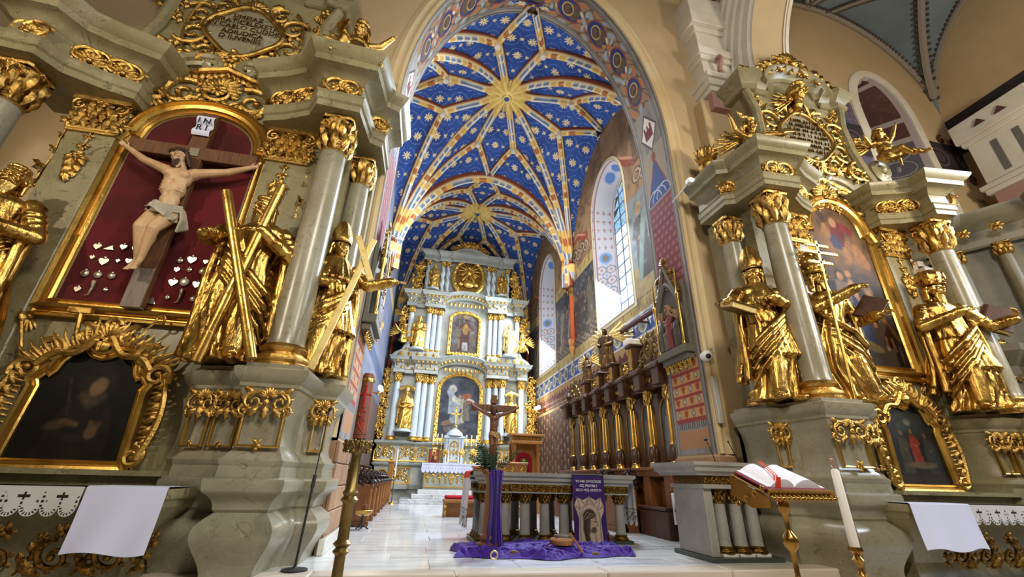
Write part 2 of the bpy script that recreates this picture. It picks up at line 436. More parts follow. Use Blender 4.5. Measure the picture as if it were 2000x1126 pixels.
def tag(o, label, cat, group=None):
    o['label'] = label; o['category'] = cat
    if group: o['group'] = group
    return o
def thing(name, label, cat, group=None, loc=(0, 0, 0), rz=0.0):
    o = bpy.data.objects.new(name, None); COL.objects.link(o)
    o.location = loc; o.rotation_euler = (0, 0, rz); o.empty_display_size = .1
    return tag(o, label, cat, group)
def struct(mb, name, m, parent=None, **k):
    o = mb.build(name, m, parent, **k)
    if parent is None: o['kind'] = 'structure'
    return o
def kids(o): return [c for c in ALLKIDS.get(o.name, [])]
def dup(o, loc=None, rz=None, label=None, group=None, parent=None):
    c = o.copy(); COL.objects.link(c)
    if parent is not None: c.parent = parent
    for ch in o.children: dup(ch, parent=c)
    if loc is not None: c.location = loc
    if rz is not None: c.rotation_euler = (0, 0, rz)
    if label: c['label'] = label
    if group: c['group'] = group
    return c

# ---------------------------------------------------------------- painted pictures (colour per vertex)
def vnoise(shape, cells, seed, octv=3):
    r = np.random.default_rng(seed); out = np.zeros(shape); amp = 1; tot = 0
    for o in range(octv):
        cy, cx = max(2, int(cells[0]*2**o)), max(2, int(cells[1]*2**o))
        g = r.random((cy+1, cx+1))
        y = np.linspace(0, cy-1e-6, shape[0]); x = np.linspace(0, cx-1e-6, shape[1])
        yi, xi = y.astype(int), x.astype(int); fy, fx = (y-yi)[:, None], (x-xi)[None, :]
        fy = fy*fy*(3-2*fy); fx = fx*fx*(3-2*fx)
        g00 = g[yi][:, xi]; g01 = g[yi][:, xi+1]; g10 = g[yi+1][:, xi]; g11 = g[yi+1][:, xi+1]
        out += amp*((g00*(1-fx)+g01*fx)*(1-fy)+(g10*(1-fx)+g11*fx)*fy); tot += amp; amp *= .5
    return out/tot
class Paint:
    def __init__(s, w, h, nx, ny, base):
        s.w, s.h, s.nx, s.ny = w, h, nx, ny
        s.X, s.Y = np.meshgrid(np.linspace(0, w, nx), np.linspace(0, h, ny))
        s.C = np.ones((ny, nx, 3))*lin(np.array([int(base.lstrip('#')[i:i+2], 16)/255 for i in (0, 2, 4)]))
    def put(s, m, col, k=1.0):
        col = np.array(hx(col)) if isinstance(col, str) else np.asarray(col)
        m = np.clip(m, 0, 1)[..., None]*k
        s.C = s.C*(1-m)+col*m
    def blob(s, x, y, rx, ry, col, rot=0, soft=.35, k=1.0):
        ca, sa = cos(rot), sin(rot); dx, dy = s.X-x, s.Y-y
        d = np.sqrt(((ca*dx+sa*dy)/rx)**2+((-sa*dx+ca*dy)/ry)**2)
        s.put((1+soft/2-d)/max(soft, 1e-3), col, k)
    def stroke(s, pts, w, col, soft=.4, k=1.0):
        D = np.full(s.X.shape, 1e9)
        for (x0, y0), (x1, y1) in zip(pts[:-1], pts[1:]):
            dx, dy = x1-x0, y1-y0; t = np.clip(((s.X-x0)*dx+(s.Y-y0)*dy)/(dx*dx+dy*dy+1e-12), 0, 1)
            D = np.minimum(D, np.hypot(s.X-x0-t*dx, s.Y-y0-t*dy))
        s.put((1+soft/2-D/w)/max(soft, 1e-3), col, k)
    def rect(s, x0, x1, y0, y1, col, k=1.0):
        s.put(((s.X >= x0) & (s.X <= x1) & (s.Y >= y0) & (s.Y <= y1)).astype(float), col, k)
    def poly(s, pts, col, k=1.0):
        ins = np.zeros(s.X.shape, bool); n = len(pts)
        for i in range(n):
            (x0, y0), (x1, y1) = pts[i], pts[(i+1) % n]
            c = ((y0 > s.Y) != (y1 > s.Y)) & (s.X < (x1-x0)*(s.Y-y0)/((y1-y0) or 1e-9)+x0)
            ins ^= c
        s.put(ins.astype(float), col, k)
    def mottle(s, cells, seed, col, lo, hi, k=1.0, octv=3):
        n = vnoise(s.X.shape, cells, seed, octv); s.put((n-lo)/(hi-lo), col, k)
    def figure(s, x, y, h, robe, skin='#b08a68', lean=0.0, hair='#3a2a1c', k=1.0, robe2=None):
        s.poly([(x-.16*h+lean*h*.0, y), (x+.16*h, y), (x+.13*h+lean*h*.5, y+.5*h), (x+.10*h+lean*h*.8, y+.8*h), (x-.10*h+lean*h*.8, y+.8*h), (x-.14*h+lean*h*.5, y+.5*h)], robe, k)
        if robe2: s.stroke([(x-.1*h+lean*h*.8, y+.78*h), (x+.02*h+lean*.4*h, y+.4*h), (x+.12*h, y+.05*h)], .05*h, robe2, .6, k)
        s.stroke([(x+.09*h+lean*h*.8, y+.74*h), (x+.17*h+lean*h*.6, y+.58*h), (x+.06*h+lean*h*.55, y+.52*h)], .035*h, robe, .4, k)
        s.blob(x+.05*h+lean*h*.55, y+.52*h, .03*h, .025*h, skin, 0, .5, k)
        s.blob(x+lean*h, y+.9*h, .065*h, .08*h, hair, 0, .4, k)
        s.blob(x+lean*h+.005*h, y+.885*h, .045*h, .06*h, skin, 0, .4, k)
    def aged(s, n=2, gamma=1.0, dirt='#2a2018', k=.35, seed=5):      # soft brushwork and old varnish
        for _ in range(n):
            P = np.pad(s.C, ((1, 1), (1, 1), (0, 0)), 'edge'); s.C = (P[:-2, 1:-1]+P[2:, 1:-1]+P[1:-1, :-2]+P[1:-1, 2:]+2*P[1:-1, 1:-1])/6
        s.C = s.C**gamma; s.mottle((14, 9), seed, dirt, .45, .75, k, 4)
    def mesh(s, name, m, o, u, v, parent=None, mask=None, bend=None, thick=None):
        # o corner, u and v unit vectors; mask(x,y)->bool keeps faces
        P = np.asarray(o, float)+s.X[..., None]*np.asarray(u, float)+s.Y[..., None]*np.asarray(v, float)
        if bend is not None: P = bend(s.X, s.Y)
        return colmesh(name, P, s.C, m, parent, None if mask is None else mask(s.X, s.Y))
def colmesh(name, P, C, m, parent=None, mask=None):
    ny, nx = P.shape[:2]
    i = np.arange(ny*nx).reshape(ny, nx)
    q = np.stack([i[:-1, :-1], i[:-1, 1:], i[1:, 1:], i[1:, :-1]], -1)
    if mask is not None:
        k = mask[:-1, :-1] & mask[:-1, 1:] & mask[1:, 1:] & mask[1:, :-1]; q = q[k]
    q = q.reshape(-1, 4)
    me = bpy.data.meshes.new(name)
    me.vertices.add(ny*nx); me.vertices.foreach_set('co', P.reshape(-1).astype(np.float32))
    me.loops.add(q.size); me.loops.foreach_set('vertex_index', q.reshape(-1).astype(np.int32))
    me.polygons.add(len(q)); me.polygons.foreach_set('loop_start', (np.arange(len(q))*4).astype(np.int32))
    me.update(calc_edges=True)
    a = me.color_attributes.new('Col', 'FLOAT_COLOR', 'POINT')
    a.data.foreach_set('color', np.concatenate([C.reshape(-1, 3), np.ones((ny*nx, 1))], 1).astype(np.float32).ravel())
    me.materials.append(m); me.shade_smooth()
    o = bpy.data.objects.new(name, me); COL.objects.link(o)
    if parent is not None: o.parent = parent
    return o
def text(name, body, size, m, o, u, v, parent=None, align='CENTER', depth=.004):
    cu = bpy.data.curves.new(name, 'FONT'); cu.body = body; cu.size = size; cu.align_x = align; cu.extrude = depth
    cu.space_line = .95
    ob = bpy.data.objects.new(name, cu); COL.objects.link(ob)
    w = np.cross(u, v)
    M4 = Matrix.Identity(4)
    for i in range(3): M4[i][0] = u[i]; M4[i][1] = v[i]; M4[i][2] = w[i]; M4[i][3] = o[i]
    dg = bpy.context.evaluated_depsgraph_get()
    me = bpy.data.meshes.new_from_object(ob.evaluated_get(dg)); me.transform(M4)
    me.materials.clear(); me.materials.append(m); me.name = name
    bpy.data.objects.remove(ob)
    r = bpy.data.objects.new(name, me); COL.objects.link(r)
    if parent is not None: r.parent = parent
    return r
# ================================================================ the building
XC = 2.08                       # axis of arch and chancel
YA0, YA1 = 7.1, 8.4             # arch wall, nave face and chancel face
HW = 3.2                        # half width of the arch
ZSP, RISE = 8.5, 5.78
XL, XR = -1.9, 6.1              # chancel walls
YE = 24.5                       # end wall
def archpath(hw=HW, dz=0.0, n=48, z0=0.0):
    t = np.linspace(0, pi, n); 
    x = -np.cos(t); z = np.maximum(1-np.abs(x)**1.92, 0)**.5
    pts = [(XC-hw, z0)]+[(XC+hw*a, ZSP+(RISE+dz)*b) for a, b in zip(x, z)]+[(XC+hw, z0)]
    return pts
# --- nave floor, platform, steps
b = MB(); b.box(-14, 18, -6, YE+1, -.75, -.5); struct(b, 'floor', STEPM)
b = MB(); b.box(XL-3, XR+4, 6.02, YE+1, -.5, -.012); plat = struct(b, 'floor_platform', SKIRT)
slab = None
rows = np.arange(6.0, 24.2, .62)
proto = {}
for r, y in enumerate(rows):
    x = XL+.1 - (.55 if r % 2 else 0) if y > 8.4 else -1.9-(.5 if r % 2 else 0)
    xe = XR-.1 if y > 8.4 else 5.9
    step_ = 1.12 if y < 14 else 1.7
    while x < xe:
        x1 = min(x+step_, xe)
        if x1-x > .1:
            if 'slab' not in proto:
                m = MB(); m.bbox(-.5, .5, -.5, .5, -.03, 0, .006); proto['slab'] = m.build('floor_slab', FLOORM, plat, smooth=False)
                o = proto['slab']
            else:
                o = proto['slab'].copy(); COL.objects.link(o)
            o.location = ((x+x1)/2, y+.31, 0); o.scale = (x1-x-.006, .614, 1)
        x = x1
# step nosings (pink stone) along the front of the platform
b = MB(); b.bbox(-.5, .5, 0, .34, -.15, 0.004, .015)
o0 = b.build('step_block', STEPM, plat, smooth=False)
xs = [-2.6, -.95, .62, 2.45, 4.15, 5.8]
first = True
for lv, (yy, zz) in enumerate([(5.68, 0), (5.36, -.165), (5.04, -.33)]):
    for i in range(len(xs)-1):
        o = o0 if first else o0.copy()
        if not first: COL.objects.link(o)
        first = False
        o.location = ((xs[i]+xs[i+1])/2+.25*(lv % 2), yy, zz); o.scale = (xs[i+1]-xs[i]-.006, 1, 1)
b = MB(); b.box(-2.6, 5.9, 5.45, 6.05, -.5, -.155); b.box(-2.6, 5.9, 5.12, 5.5, -.5, -.32); b.build('step_core', STEPM, plat, smooth=False)

# --- east wall of the nave with the chancel arch
b = MB()
pa = archpath()
ZT = 19.0
n = len(pa)
for y, fl in ((YA0, False), (YA1, True)):
    P = [(x, y, z) for x, z in pa]+[(x, y, ZT) for x, z in pa]
    F = [(i, i+1, n+i+1, n+i) for i in range(n-1)]
    b.add(P, [f if not fl else f[::-1] for f in F])
b.box(-13, pa[0][0], YA0, YA1, -.5, ZT)
b.box(pa[-1][0], 7.2, YA0, YA1, -.5, ZT)
struct(b, 'wall_east', CREAM, smooth=False)
# moulded cream roll that follows the arch on the nave side
b = MB(u=(1, 0, 0), v=(0, 0, 1), w=(0, -1, 0), o=(0, YA0, 0))
pm = archpath(HW+.02, .02, 60, 1.5)
b.sweep(pm, [(0, -.02), (0, .03), (.06, .05), (.13, .01), (.18, .01), (.24, .05), (.34, .02), (.36, -.02)][::1] if False else [(-.36, -.02), (-.34, .02), (-.24, .05), (-.18, .012), (-.13, .012), (-.06, .05), (0, .03), (0, -.02)])
struct(b, 'trim_arch', CREAML)

# --- painted soffit of the arch
L = [0.0]
for (x0, z0), (x1, z1) in zip(pa[:-1], pa[1:]): L.append(L[-1]+math.hypot(x1-x0, z1-z0))
L = np.array(L); LT = L[-1]
pax = np.array([p[0] for p in pa]); paz = np.array([p[1] for p in pa])
TH = YA1-YA0
p = Paint(TH, LT, 82, 1500, '#8b8780')
X, Y = p.X, p.Y
p.mottle((60, 6), 3, '#77736e', .45, .7)
Yh = np.minimum(Y, LT-Y)                     # height measured from either floor
zz = Yh
def band(y0, y1, col, k=1.0, x0=.17, x1=TH-.17): p.put(((Yh >= y0) & (Yh <= y1) & (X >= x0) & (X <= x1)).astype(float), col, k)
for xx in (.04, .15, .19, TH-.19, TH-.15, TH-.04): p.put((np.abs(X-xx) < .010).astype(float), '#2e2a2c', .8)
# tan field of the jambs with rows of red birds and pale flowers
band(1.62, 3.35, '#bb8f5c')
band(1.62, 1.95, '#a47a58'); band(1.95, 2.12, '#8d8a84'); 
for k in range(6):
    z0 = 2.14+k*.235
    band(z0-.03, z0+.035, '#8e3f3c')
    for j in range(4):
        cx = .29+j*.24; cz = z0+.13
        m = ((X-cx)/.055)**2+((Yh-cz)/.075)**2
        if (j+k) % 2: p.put(1.5-m, '#8f4a33'); p.put((np.abs(Yh-cz-.03) < .02)*(np.abs(X-cx) < .075)*1.0, '#8f4a33')
        else: p.put(1.5-m, '#5f5d5c'); p.put(1.2-m*2.4, '#b6b4ac')
fr = (np.abs((X*14+np.floor(Yh*9)*.5) % 1-.5) < .24)*(Yh > 1.97)*(Yh < 2.1)*(X > .18)*(X < TH-.18); p.put(fr*1.0, '#4c4a4b')
# red diaper above the niches
band(4.9, 7.35, '#7d4146')
dia = (np.abs(((Yh-4.9)/.2) % 1-.5) > .44)*(Yh > 4.9)*(Yh < 7.35)*(X > .18)*(X < TH-.18); p.put(dia*1.0, '#5a2c33')
dj = (((X-.17)*5.3+np.floor((Yh-4.9)/.2)*.5) % 1-.5)**2*9+((((Yh-4.9)/.2) % 1-.5)**2)*9
p.put(((1-dj)*1.2)*(Yh > 4.9)*(Yh < 7.35)*(X > .18)*(X < TH-.18), '#a2686a', .8)
# blue vault with a red finial
band(7.4, 9.0, '#968a78')
tri = (Yh-7.42)/1.25 < (1-np.abs(X-.65)/.5); p.put(tri*(Yh > 7.42)*(X > .18)*(X < TH-.18)*1.0, '#2f4a86')
te = np.abs((Yh-7.42)/1.25-(1-np.abs(X-.65)/.5)) < .05; p.put(te*(Yh > 7.42)*(X > .18)*(X < TH-.18)*1.0, '#7d3b34')
for cx in (.45, .65, .85): p.put((np.abs(np.hypot(X-cx, Yh-7.45)-.3) < .014)*(Yh > 7.45)*(Yh < 8.2)*1.0, '#b9c0cc')
p.blob(.65, 8.75, .09, .16, '#7d3b34'); p.blob(.65, LT-8.75, .09, .16, '#7d3b34')
# coats of arms in a lozenge
for s0 in (9.55, LT-9.55):
    p.poly([(.65, s0-.62), (1.06, s0), (.65, s0+.62), (.24, s0)], '#4a4446')
    p.poly([(.65, s0-.52), (1.0, s0), (.65, s0+.52), (.30, s0)], '#d6cfc6')
    dr = 1 if s0 < LT/2 else -1
    p.poly([(.48, s0-.2*dr), (.82, s0-.2*dr), (.82, s0+.1*dr), (.48, s0+.1*dr)], '#6b2630')
    for cx in (.52, .65, .78): p.rect(cx-.04, cx+.04, min(s0+.08*dr, s0+.22*dr), max(s0+.08*dr, s0+.22*dr), '#6b2630')
# tan panel of the arch with scrolls, flowers and medallions of prophets
arc = (Y > 10.3)*(Y < LT-10.3)*(X > .2)*(X < TH-.2)*1.0
p.put(arc, '#8d7760')
sw = np.sin(Y*7+np.sin(X*9)*1.2)*np.cos(X*11+np.sin(Y*5)*1.1)
p.put(arc*(np.abs(sw) < .12), '#4f4034', .8); p.put(arc*(sw > .62), '#8fa1a8', .8); p.put(arc*(sw < -.66), '#b26a3f', .8)
nm = 9
for i in range(nm):
    s0 = 11.0+(LT-22.0)*i/(nm-1)
    p.blob(.65, s0, .33, .46, '#8a4a38', 0, .05); p.blob(.65, s0, .29, .42, '#2c3a6e', 0, .05)
    dr = 1 if s0 < LT/2 else -1
    p.blob(.65, s0-.14*dr, .24, .2, '#5d5040', 0, .2); p.blob(.65, s0+.08*dr, .19, .2, '#c2a45e', 0, .1); p.blob(.65, s0+.08*dr, .155, .165, '#40404c', 0, .1)
    p.blob(.65, s0+.07*dr, .10, .13, '#6a5240', 0, .3); p.blob(.65, s0-.02*dr, .07, .08, '#4a4038', 0, .4)
    if i < nm-1:
        sm = s0+(LT-22.0)/(nm-1)/2
        for k in range(6): p.blob(.65+.2*cos(k*1.05), sm+.2*sin(k*1.05), .09, .05, ['#93a7b0', '#b77748', '#cdbb97'][k % 3], k*1.05, .3)
    
def soff(Xa, Ya):
    x = np.interp(Ya, L, pax); z = np.interp(Ya, L, paz)
    ca = np.where(x < XC, .006, -.006)
    return np.stack([x+ca, YA1-Xa, z-.006*(z > ZSP)], -1)
def soffbend(Xa, Ya): 
    Q = soff(Xa, Ya); return Q
so = p.mesh('arch_soffit', COLM, None, None, None, bend=soffbend, mask=lambda x, y: np.minimum(y, LT-y) > 1.5)
so['kind'] = 'structure'; so.name = 'trim_soffit'
# brown ashlar below the paintings, pale skirting
jb = MB(); jb.box(0, 0, 0, 0, 0, 0)
blk = None
for nm_, xs_, xf in (('left', XC-HW, 1), ('right', XC+HW, -1)):
    core = MB(); core.box(xs_-.03 if xf > 0 else xs_-.02, xs_+.02 if xf > 0 else xs_+.03, YA0-.06, YA1, 0, 1.46)
    tr = struct(core, 'trim_pier_'+nm_, DARKM if False else STONEB, smooth=False)
    sk = MB(); sk.bbox(min(xs_, xs_+xf*.09), max(xs_, xs_+xf*.09), YA0-.1, YA1+.02, 0, .2, .01); sk.build('skirting', SKIRT, tr, smooth=False)
    zed = [.21, .52, .84, 1.15, 1.46]
    for r in range(4):
        cuts = [YA0-.08, YA0+.36, YA0+.9, YA1] if r % 2 else [YA0-.08, YA0+.62, YA1]
        for c0, c1 in zip(cuts[:-1], cuts[1:]):
            m = MB(); m.bbox(min(xs_, xs_+xf*.055), max(xs_, xs_+xf*.055), c0+.006, c1-.006, zed[r]+.006, zed[r+1]-.006, .012)
            m.build('ashlar_block', STONEB, tr, smooth=False)
    for r in range(4):     # return on the nave face
        m = MB(); xa, xb = (xs_-.62, xs_) if xf > 0 else (xs_, xs_+.62)
        m.bbox(xa, xb, YA0-.08, YA0, zed[r]+.006, zed[r+1]-.006, .012); m.build('ashlar_block', STONEB, tr, smooth=False)

# --- chancel walls
def winz(t):            # arch head of the tall windows, t in -1..1
    return np.sqrt(np.maximum(1-np.abs(t)**2.0, 0))
WIN = [(12.35, 1.38), (20.25, 1.38)]
Z0W, Z1W, ZAW = 6.0, 10.6, 12.35
def inwin(y, z, g=0.0):
    r = np.zeros(y.shape, bool)
    for c, h in WIN:
        t = np.clip((y-c)/(h+g), -1.2, 1.2)
        top = Z1W+(ZAW-Z1W+g)*winz(np.clip(t, -1, 1))
        r |= (np.abs(t) < 1) & (z > Z0W-g) & (z < top)
    return r
WL = YE-YA1
HT = 14.6
p = Paint(WL, HT, 560, 520, '#5e4030')
Yw, Z = p.X+YA1, p.Y
p.mottle((9, 9), 5, '#4d3227', .45, .7)
def zb(z0, z1, col, k=1.0): p.put(((Z >= z0) & (Z < z1)).astype(float), col, k)
# brown damask with pale fleurs
fx, fz = (Yw/.42) % 1-.5, ((Z+.21*(np.floor(Yw/.42) % 2))/.42) % 1-.5
p.put(((np.abs(fx) < .07)*(np.abs(fz) < .27)+(np.abs(fz-.1) < .06)*(np.abs(fx) < .2))*(Z < 3.9)*1.0, '#a58a6c', .85)
zb(3.9, 4.0, '#b59a5e'); zb(4.0, 4.62, '#5a2c26'); 
for k in range(3): zb(4.1+k*.19, 4.12+k*.19, '#c2a57a', .8)
zb(4.5, 4.85, '#9c7b50'); p.put(((np.abs((Yw/.36) % 1-.5)*2 > (Z-4.5)/.2)*(Z > 4.5)*(Z < 4.72))*1.0, '#5a2c26')
zb(4.85, 4.92, '#c9c6bc'); zb(4.92, 5.5, '#3b5590'); zb(5.5, 5.57, '#c9c6bc')
e = ((Yw/.85) % 1-.5)*.85
m = (e/.24)**2+((Z-5.21)/.25)**2
p.put((1.25-m)*4, '#d5cba8'); p.put((.85-m)*4, '#8f8f7c'); p.put((np.abs(e) < .05)*(np.abs(Z-5.22) < .14)*1.0, '#4a5472', .8)
e2 = ((Yw/.85+.5) % 1-.5)*.85
p.put((np.abs(e2) < .02)*(np.abs(Z-5.21) < .13)*1.0+(np.abs(e2) < .09)*(np.abs(Z-5.25) < .02)*1.0, '#d8d4c6')
zb(5.57, 5.98, '#a8935f'); p.put((np.abs((Yw/.5) % 1-.5) < .06)*(np.abs(Z-5.78) < .1)*1.0, '#5f5a40', .7)
zb(5.98, 9.0, '#454a52'); p.mottle((4, 20), 9, '#333a48', .4, .6, .0)
fres = ((Z > 6) & (Z < 9.0)).astype(float)
nn = vnoise(Z.shape, (14, 24), 11); p.put((nn-.45)*5*fres, '#2c3444')
chk = (((np.floor(Yw/.22)+np.floor((Z+Yw*.0)/.11)) % 2) > 0)*(Z > 6.0)*(Z < 6.7)*1.0; p.put(((Z > 6.0)*(Z < 6.7))*1.0, '#4a3f38'); p.put(chk, '#75695e')
rr = random.Random(5)
def crowd(y0, y1, n, zb0=6.5, h=2.0):
    for i in range(n):
        y = y0+(y1-y0)*(i+.5)/n+rr.uniform(-.06, .06)
        p.figure(y-YA1, zb0+rr.uniform(-.25, .15), h*rr.uniform(.9, 1.08), rr.choice(['#4d483e', '#343a38', '#544b42', '#38364a', '#5b5246', '#655c4c']), '#7d6652', 0, '#2b241f', .8, rr.choice(['#8a7d63', '#5d2f2b', None]))
crowd(14.1, 18.6, 9); crowd(21.8, 24.2, 5)
p.put(((Yw < 10.95)*(Z > 6.0)*(Z < 9.6))*1.0, '#7b8388'); p.put(((Yw < 10.95)*(Z > 6.0)*(Z < 7.0))*1.0, '#a08a5e')
p.figure(10.1-YA1, 6.5, 2.7, '#4d4a42', '#a88a6c', .03, '#b3945a', 1, '#7c9188'); p.figure(9.3-YA1, 6.3, 2.4, '#b9ab98', '#a88a6c', 0, '#4a382a')
p.put(((Z > 9.0)*(Z < 9.5)*(Yw > 13.6))*1.0, '#a8935f'); p.put((np.abs((Yw/.5) % 1-.5) < .08)*(np.abs(Z-9.25) < .12)*(Yw > 13.6)*1.0, '#5f5a40', .7)
up = (Z > 9.5)*1.0
p.put(up, '#937659'); nn = vnoise(Z.shape, (10, 30), 14); p.put((nn-.5)*4*up, '#7b614b')
for (cy_, n_) in ((16.0, 7), (9.6, 4), (23.2, 5)):
    for i in range(n_):
        yy = cy_-YA1+(i-n_/2)*.42
        for q in range(3):
            rad = .30-.09*q
            p.put((np.abs(np.hypot(p.X-yy, (Z-10.0-.12*(i % 2))*1.1)-rad) < .022)*up, '#3c3834' if q % 2 == 0 else '#b7ab98', .9)
    p.stroke([(cy_-YA1-1.6, 10.4), (cy_-YA1-.6, 10.9), (cy_-YA1+.4, 10.7), (cy_-YA1+1.6, 11.6)], .17, '#8e4a3a', .3)
    p.stroke([(cy_-YA1-1.5, 10.5), (cy_-YA1-.6, 11.0), (cy_-YA1+.4, 10.8), (cy_-YA1+1.5, 11.7)], .05, '#c08a74', .3)
    p.figure(cy_-YA1+.2, 10.6, 2.2, '#57524c', '#7d6450', .1, '#4b4038', .75)
for i in range(10):
    p.stroke([(rr.uniform(0, WL), rr.uniform(11.5, 14)), (rr.uniform(0, WL), rr.uniform(11.5, 14))], .02, '#6d5542', .5, .5)
p.mottle((40, 50), 77, '#3a3434', .5, .8, .55); p.mottle((90, 110), 78, '#b0a088', .6, .85, .35)
# border round the windows
bo = inwin(Yw, Z, .13) & ~inwin(Yw, Z, .0); p.put(bo*1.0, '#cfc3a0')
bo = inwin(Yw, Z, .16) & ~inwin(Yw, Z, .13); p.put(bo*1.0, '#5a4a38')
def wmask(x, z): return ~inwin(x+YA1, z, -.03)
wr = p.mesh('wall_right', COLM, (XR, YA1, 0), (0, 1, 0), (0, 0, 1), mask=lambda x, y: wmask(x, y)); wr['kind'] = 'structure'
# flip to face the chancel: the grid faces -x already
# left wall: greyer, a painted panel grid
p = Paint(WL, HT, 200, 180, '#666b7c')
p.mottle((8, 10), 21, '#535a6e', .4, .7); p.mottle((30, 3), 22, '#777b88', .5, .75)
for k in range(9): p.rect(k*1.8+.1, k*1.8+.16, 0, HT, '#59607a')
p.rect(0, WL, 4.9, 5.5, '#4c5670'); p.rect(0, WL, 0, 4.0, '#5a4a44'); p.rect(0, WL, 9.0, 9.4, '#a8935f')
wl = p.mesh('wall_left', COLM, (XL, YE, 0), (0, -1, 0), (0, 0, 1)); wl['kind'] = 'structure'
b = MB(); b.box(XL-.1, XR+.1, YE, YE+.3, -.1, 15.5); struct(b, 'wall_end', mat('dusky_blue_plaster', hx('#3c4661'), .85, 0, var=(1.5, hx('#2c3348'), .4, .7)), smooth=False)
# outer masonry behind the painted wall (window reveals sit in it)
XG = XR+.85
for wi, (c, h) in enumerate(WIN):
    t = np.concatenate([[-1]*2, np.cos(np.linspace(pi, 0, 25)), [1]*2])
    zc = np.concatenate([np.array([Z0W, Z0W+2]), Z1W+(ZAW-Z1W)*winz(t[2:-2]), np.array([Z0W+2, Z0W])])
    s_in = 1.0; s_out = .80
    # reveal: painted strip from wall plane to glass plane
    A = np.stack([np.full(len(t), XR-.01), c+h*t*1.01, zc], 1)
    zo = Z0W+.5+(zc-Z0W)*((ZAW-.35-Z0W-.5)/(ZAW-Z0W))
    Bq = np.stack([np.full(len(t), XG), c+h*s_out*t, zo], 1)
    # resample the outline finely
    seg = np.concatenate([[0], np.cumsum(np.linalg.norm(np.diff(A, axis=0), axis=1))])
    NS, NWd = 520, 34
    q = np.linspace(0, seg[-1], NS)
    Ai = np.stack([np.interp(q, seg, A[:, k]) for k in range(3)], 1); Bi = np.stack([np.interp(q, seg, Bq[:, k]) for k in range(3)], 1)
    f = np.linspace(0, 1, NWd)
    P = Ai[None]*(1-f[:, None, None])+Bi[None]*f[:, None, None]
    pp = Paint(.9, seg[-1], NWd, NS, '#bfbfc6')
    Yq = np.minimum(pp.Y, seg[-1]-pp.Y); Xq = pp.X
    pp.put((np.abs(Xq-.09) < .02)*1.0, '#9a7068')
    pp.put((np.abs(Xq-.82) < .02)*1.0, '#b98f86')
    cr = ((np.abs(((Xq-.12)/.24) % 1-.5) < .07)*(np.abs(((Yq-3.2)/.42) % 1-.5) < .22)+(np.abs(((Xq-.12)/.24) % 1-.5) < .28)*(np.abs(((Yq-3.2)/.42) % 1-.5) < .05))*(Yq > 3.2)*(Yq < 5.4)
    pp.put(cr*1.0, '#9a6a68', .8)
    xx, yy = (Xq-.45), ((Yq-.1)/.5) % 1-.5
    d = np.hypot(np.abs(xx)-.18, yy*.5); d2 = np.hypot(xx, (np.abs(yy)-.5)*.5)
    tr_ = ((np.abs(d-.17) < .025)+(np.abs(d2-.15) < .02))*(Yq < 2.6); pp.put(tr_*1.0, '#8d888c'); pp.put((d < .06)*(Yq < 2.6)*1.0, '#b08a80')
    pp.put((d2 < .05)*(Yq < 2.6)*1.0, '#8ba0b8')
    pp.blob(.45, 2.9, .25, .26, '#6f95c9'); pp.blob(.45, seg[-1]-2.9, .25, .26, '#6f95c9')
    for s_ in (2.9, seg[-1]-2.9): pp.blob(.45, s_, .13, .16, '#7d7468', 0, .3)
    pp.blob(.45, seg[-1]/2-.35, .2, .3, '#5d7fb8'); pp.blob(.45, seg[-1]/2+.35, .2, .3, '#5d7fb8')
    rev = colmesh('window_reveal', P.transpose(1, 0, 2), pp.C, COLM)
    w0 = thing('window_%d' % (wi+1), '', '', None); del w0['label'], w0['category']; w0['kind'] = 'structure'
    rev.parent = w0
    # pale sill
    b = MB(); b.add([(XR-.02, c-h, Z0W), (XR-.02, c+h, Z0W), (XG, c+h*s_out, Z0W+.5), (XG, c-h*s_out, Z0W+.5)], [(0, 1, 2, 3), (3, 2, 1, 0)]); b.build('window_sill', WHITEP, w0, smooth=False)
    # leaded glass panes
    cols, rws = 4, 11
    GL = MATS.get('bright_glass') or mat('bright_glass', hx('#d4e4f4'), .3, 0, var=[(5, hx('#9fc0e8'), .5, .75)], emit=1.15)
    GL2 = MATS.get('coloured_glass') or mat('coloured_glass', hx('#7aa0d0'), .3, 0, var=[(9, hx('#3d7a5c'), .5, .6), (7, hx('#c9b25a'), .6, .7)], emit=.9)
    yl, yr = c-h*s_out, c+h*s_out
    zs_, ze_ = Z0W+.5, ZAW-.35
    zsp = Z0W+.5+(Z1W-Z0W)*((ZAW-.35-Z0W-.5)/(ZAW-Z0W))
    def gtop(y): return zsp+(ze_-zsp)*float(winz(np.array((y-c)/(h*s_out*1.001))))
    for i in range(cols):
        ya, yb = yl+(yr-yl)*i/cols+.012, yl+(yr-yl)*(i+1)/cols-.012
        for j in range(rws):
            za, zb_ = zs_+(ze_-zs_)*j/rws+.012, zs_+(ze_-zs_)*(j+1)/rws-.012
            ta, tb = min(zb_, gtop(ya)), min(zb_, gtop(yb))
            if max(ta, tb) <= za+.03: continue
            ta, tb = max(ta, za+.01), max(tb, za+.01)
            b = MB(); P = [(XG, ya, za), (XG, yb, za), (XG, yb, tb), (XG, ya, ta)]
            b.add(P+[(x+.015, y, z) for x, y, z in P], [(3, 2, 1, 0), (4, 5, 6, 7), (0, 1, 5, 4), (1, 2, 6, 5), (2, 3, 7, 6), (3, 0, 4, 7)])
            b.build('pane', GL2 if j >= 7 else GL, w0, smooth=False)
    b = MB()
    for i in range(cols+1):
        y = yl+(yr-yl)*i/cols; b.box(XG-.03, XG+.03, y-.018, y+.018, zs_, max(zs_+.1, gtop(y)))
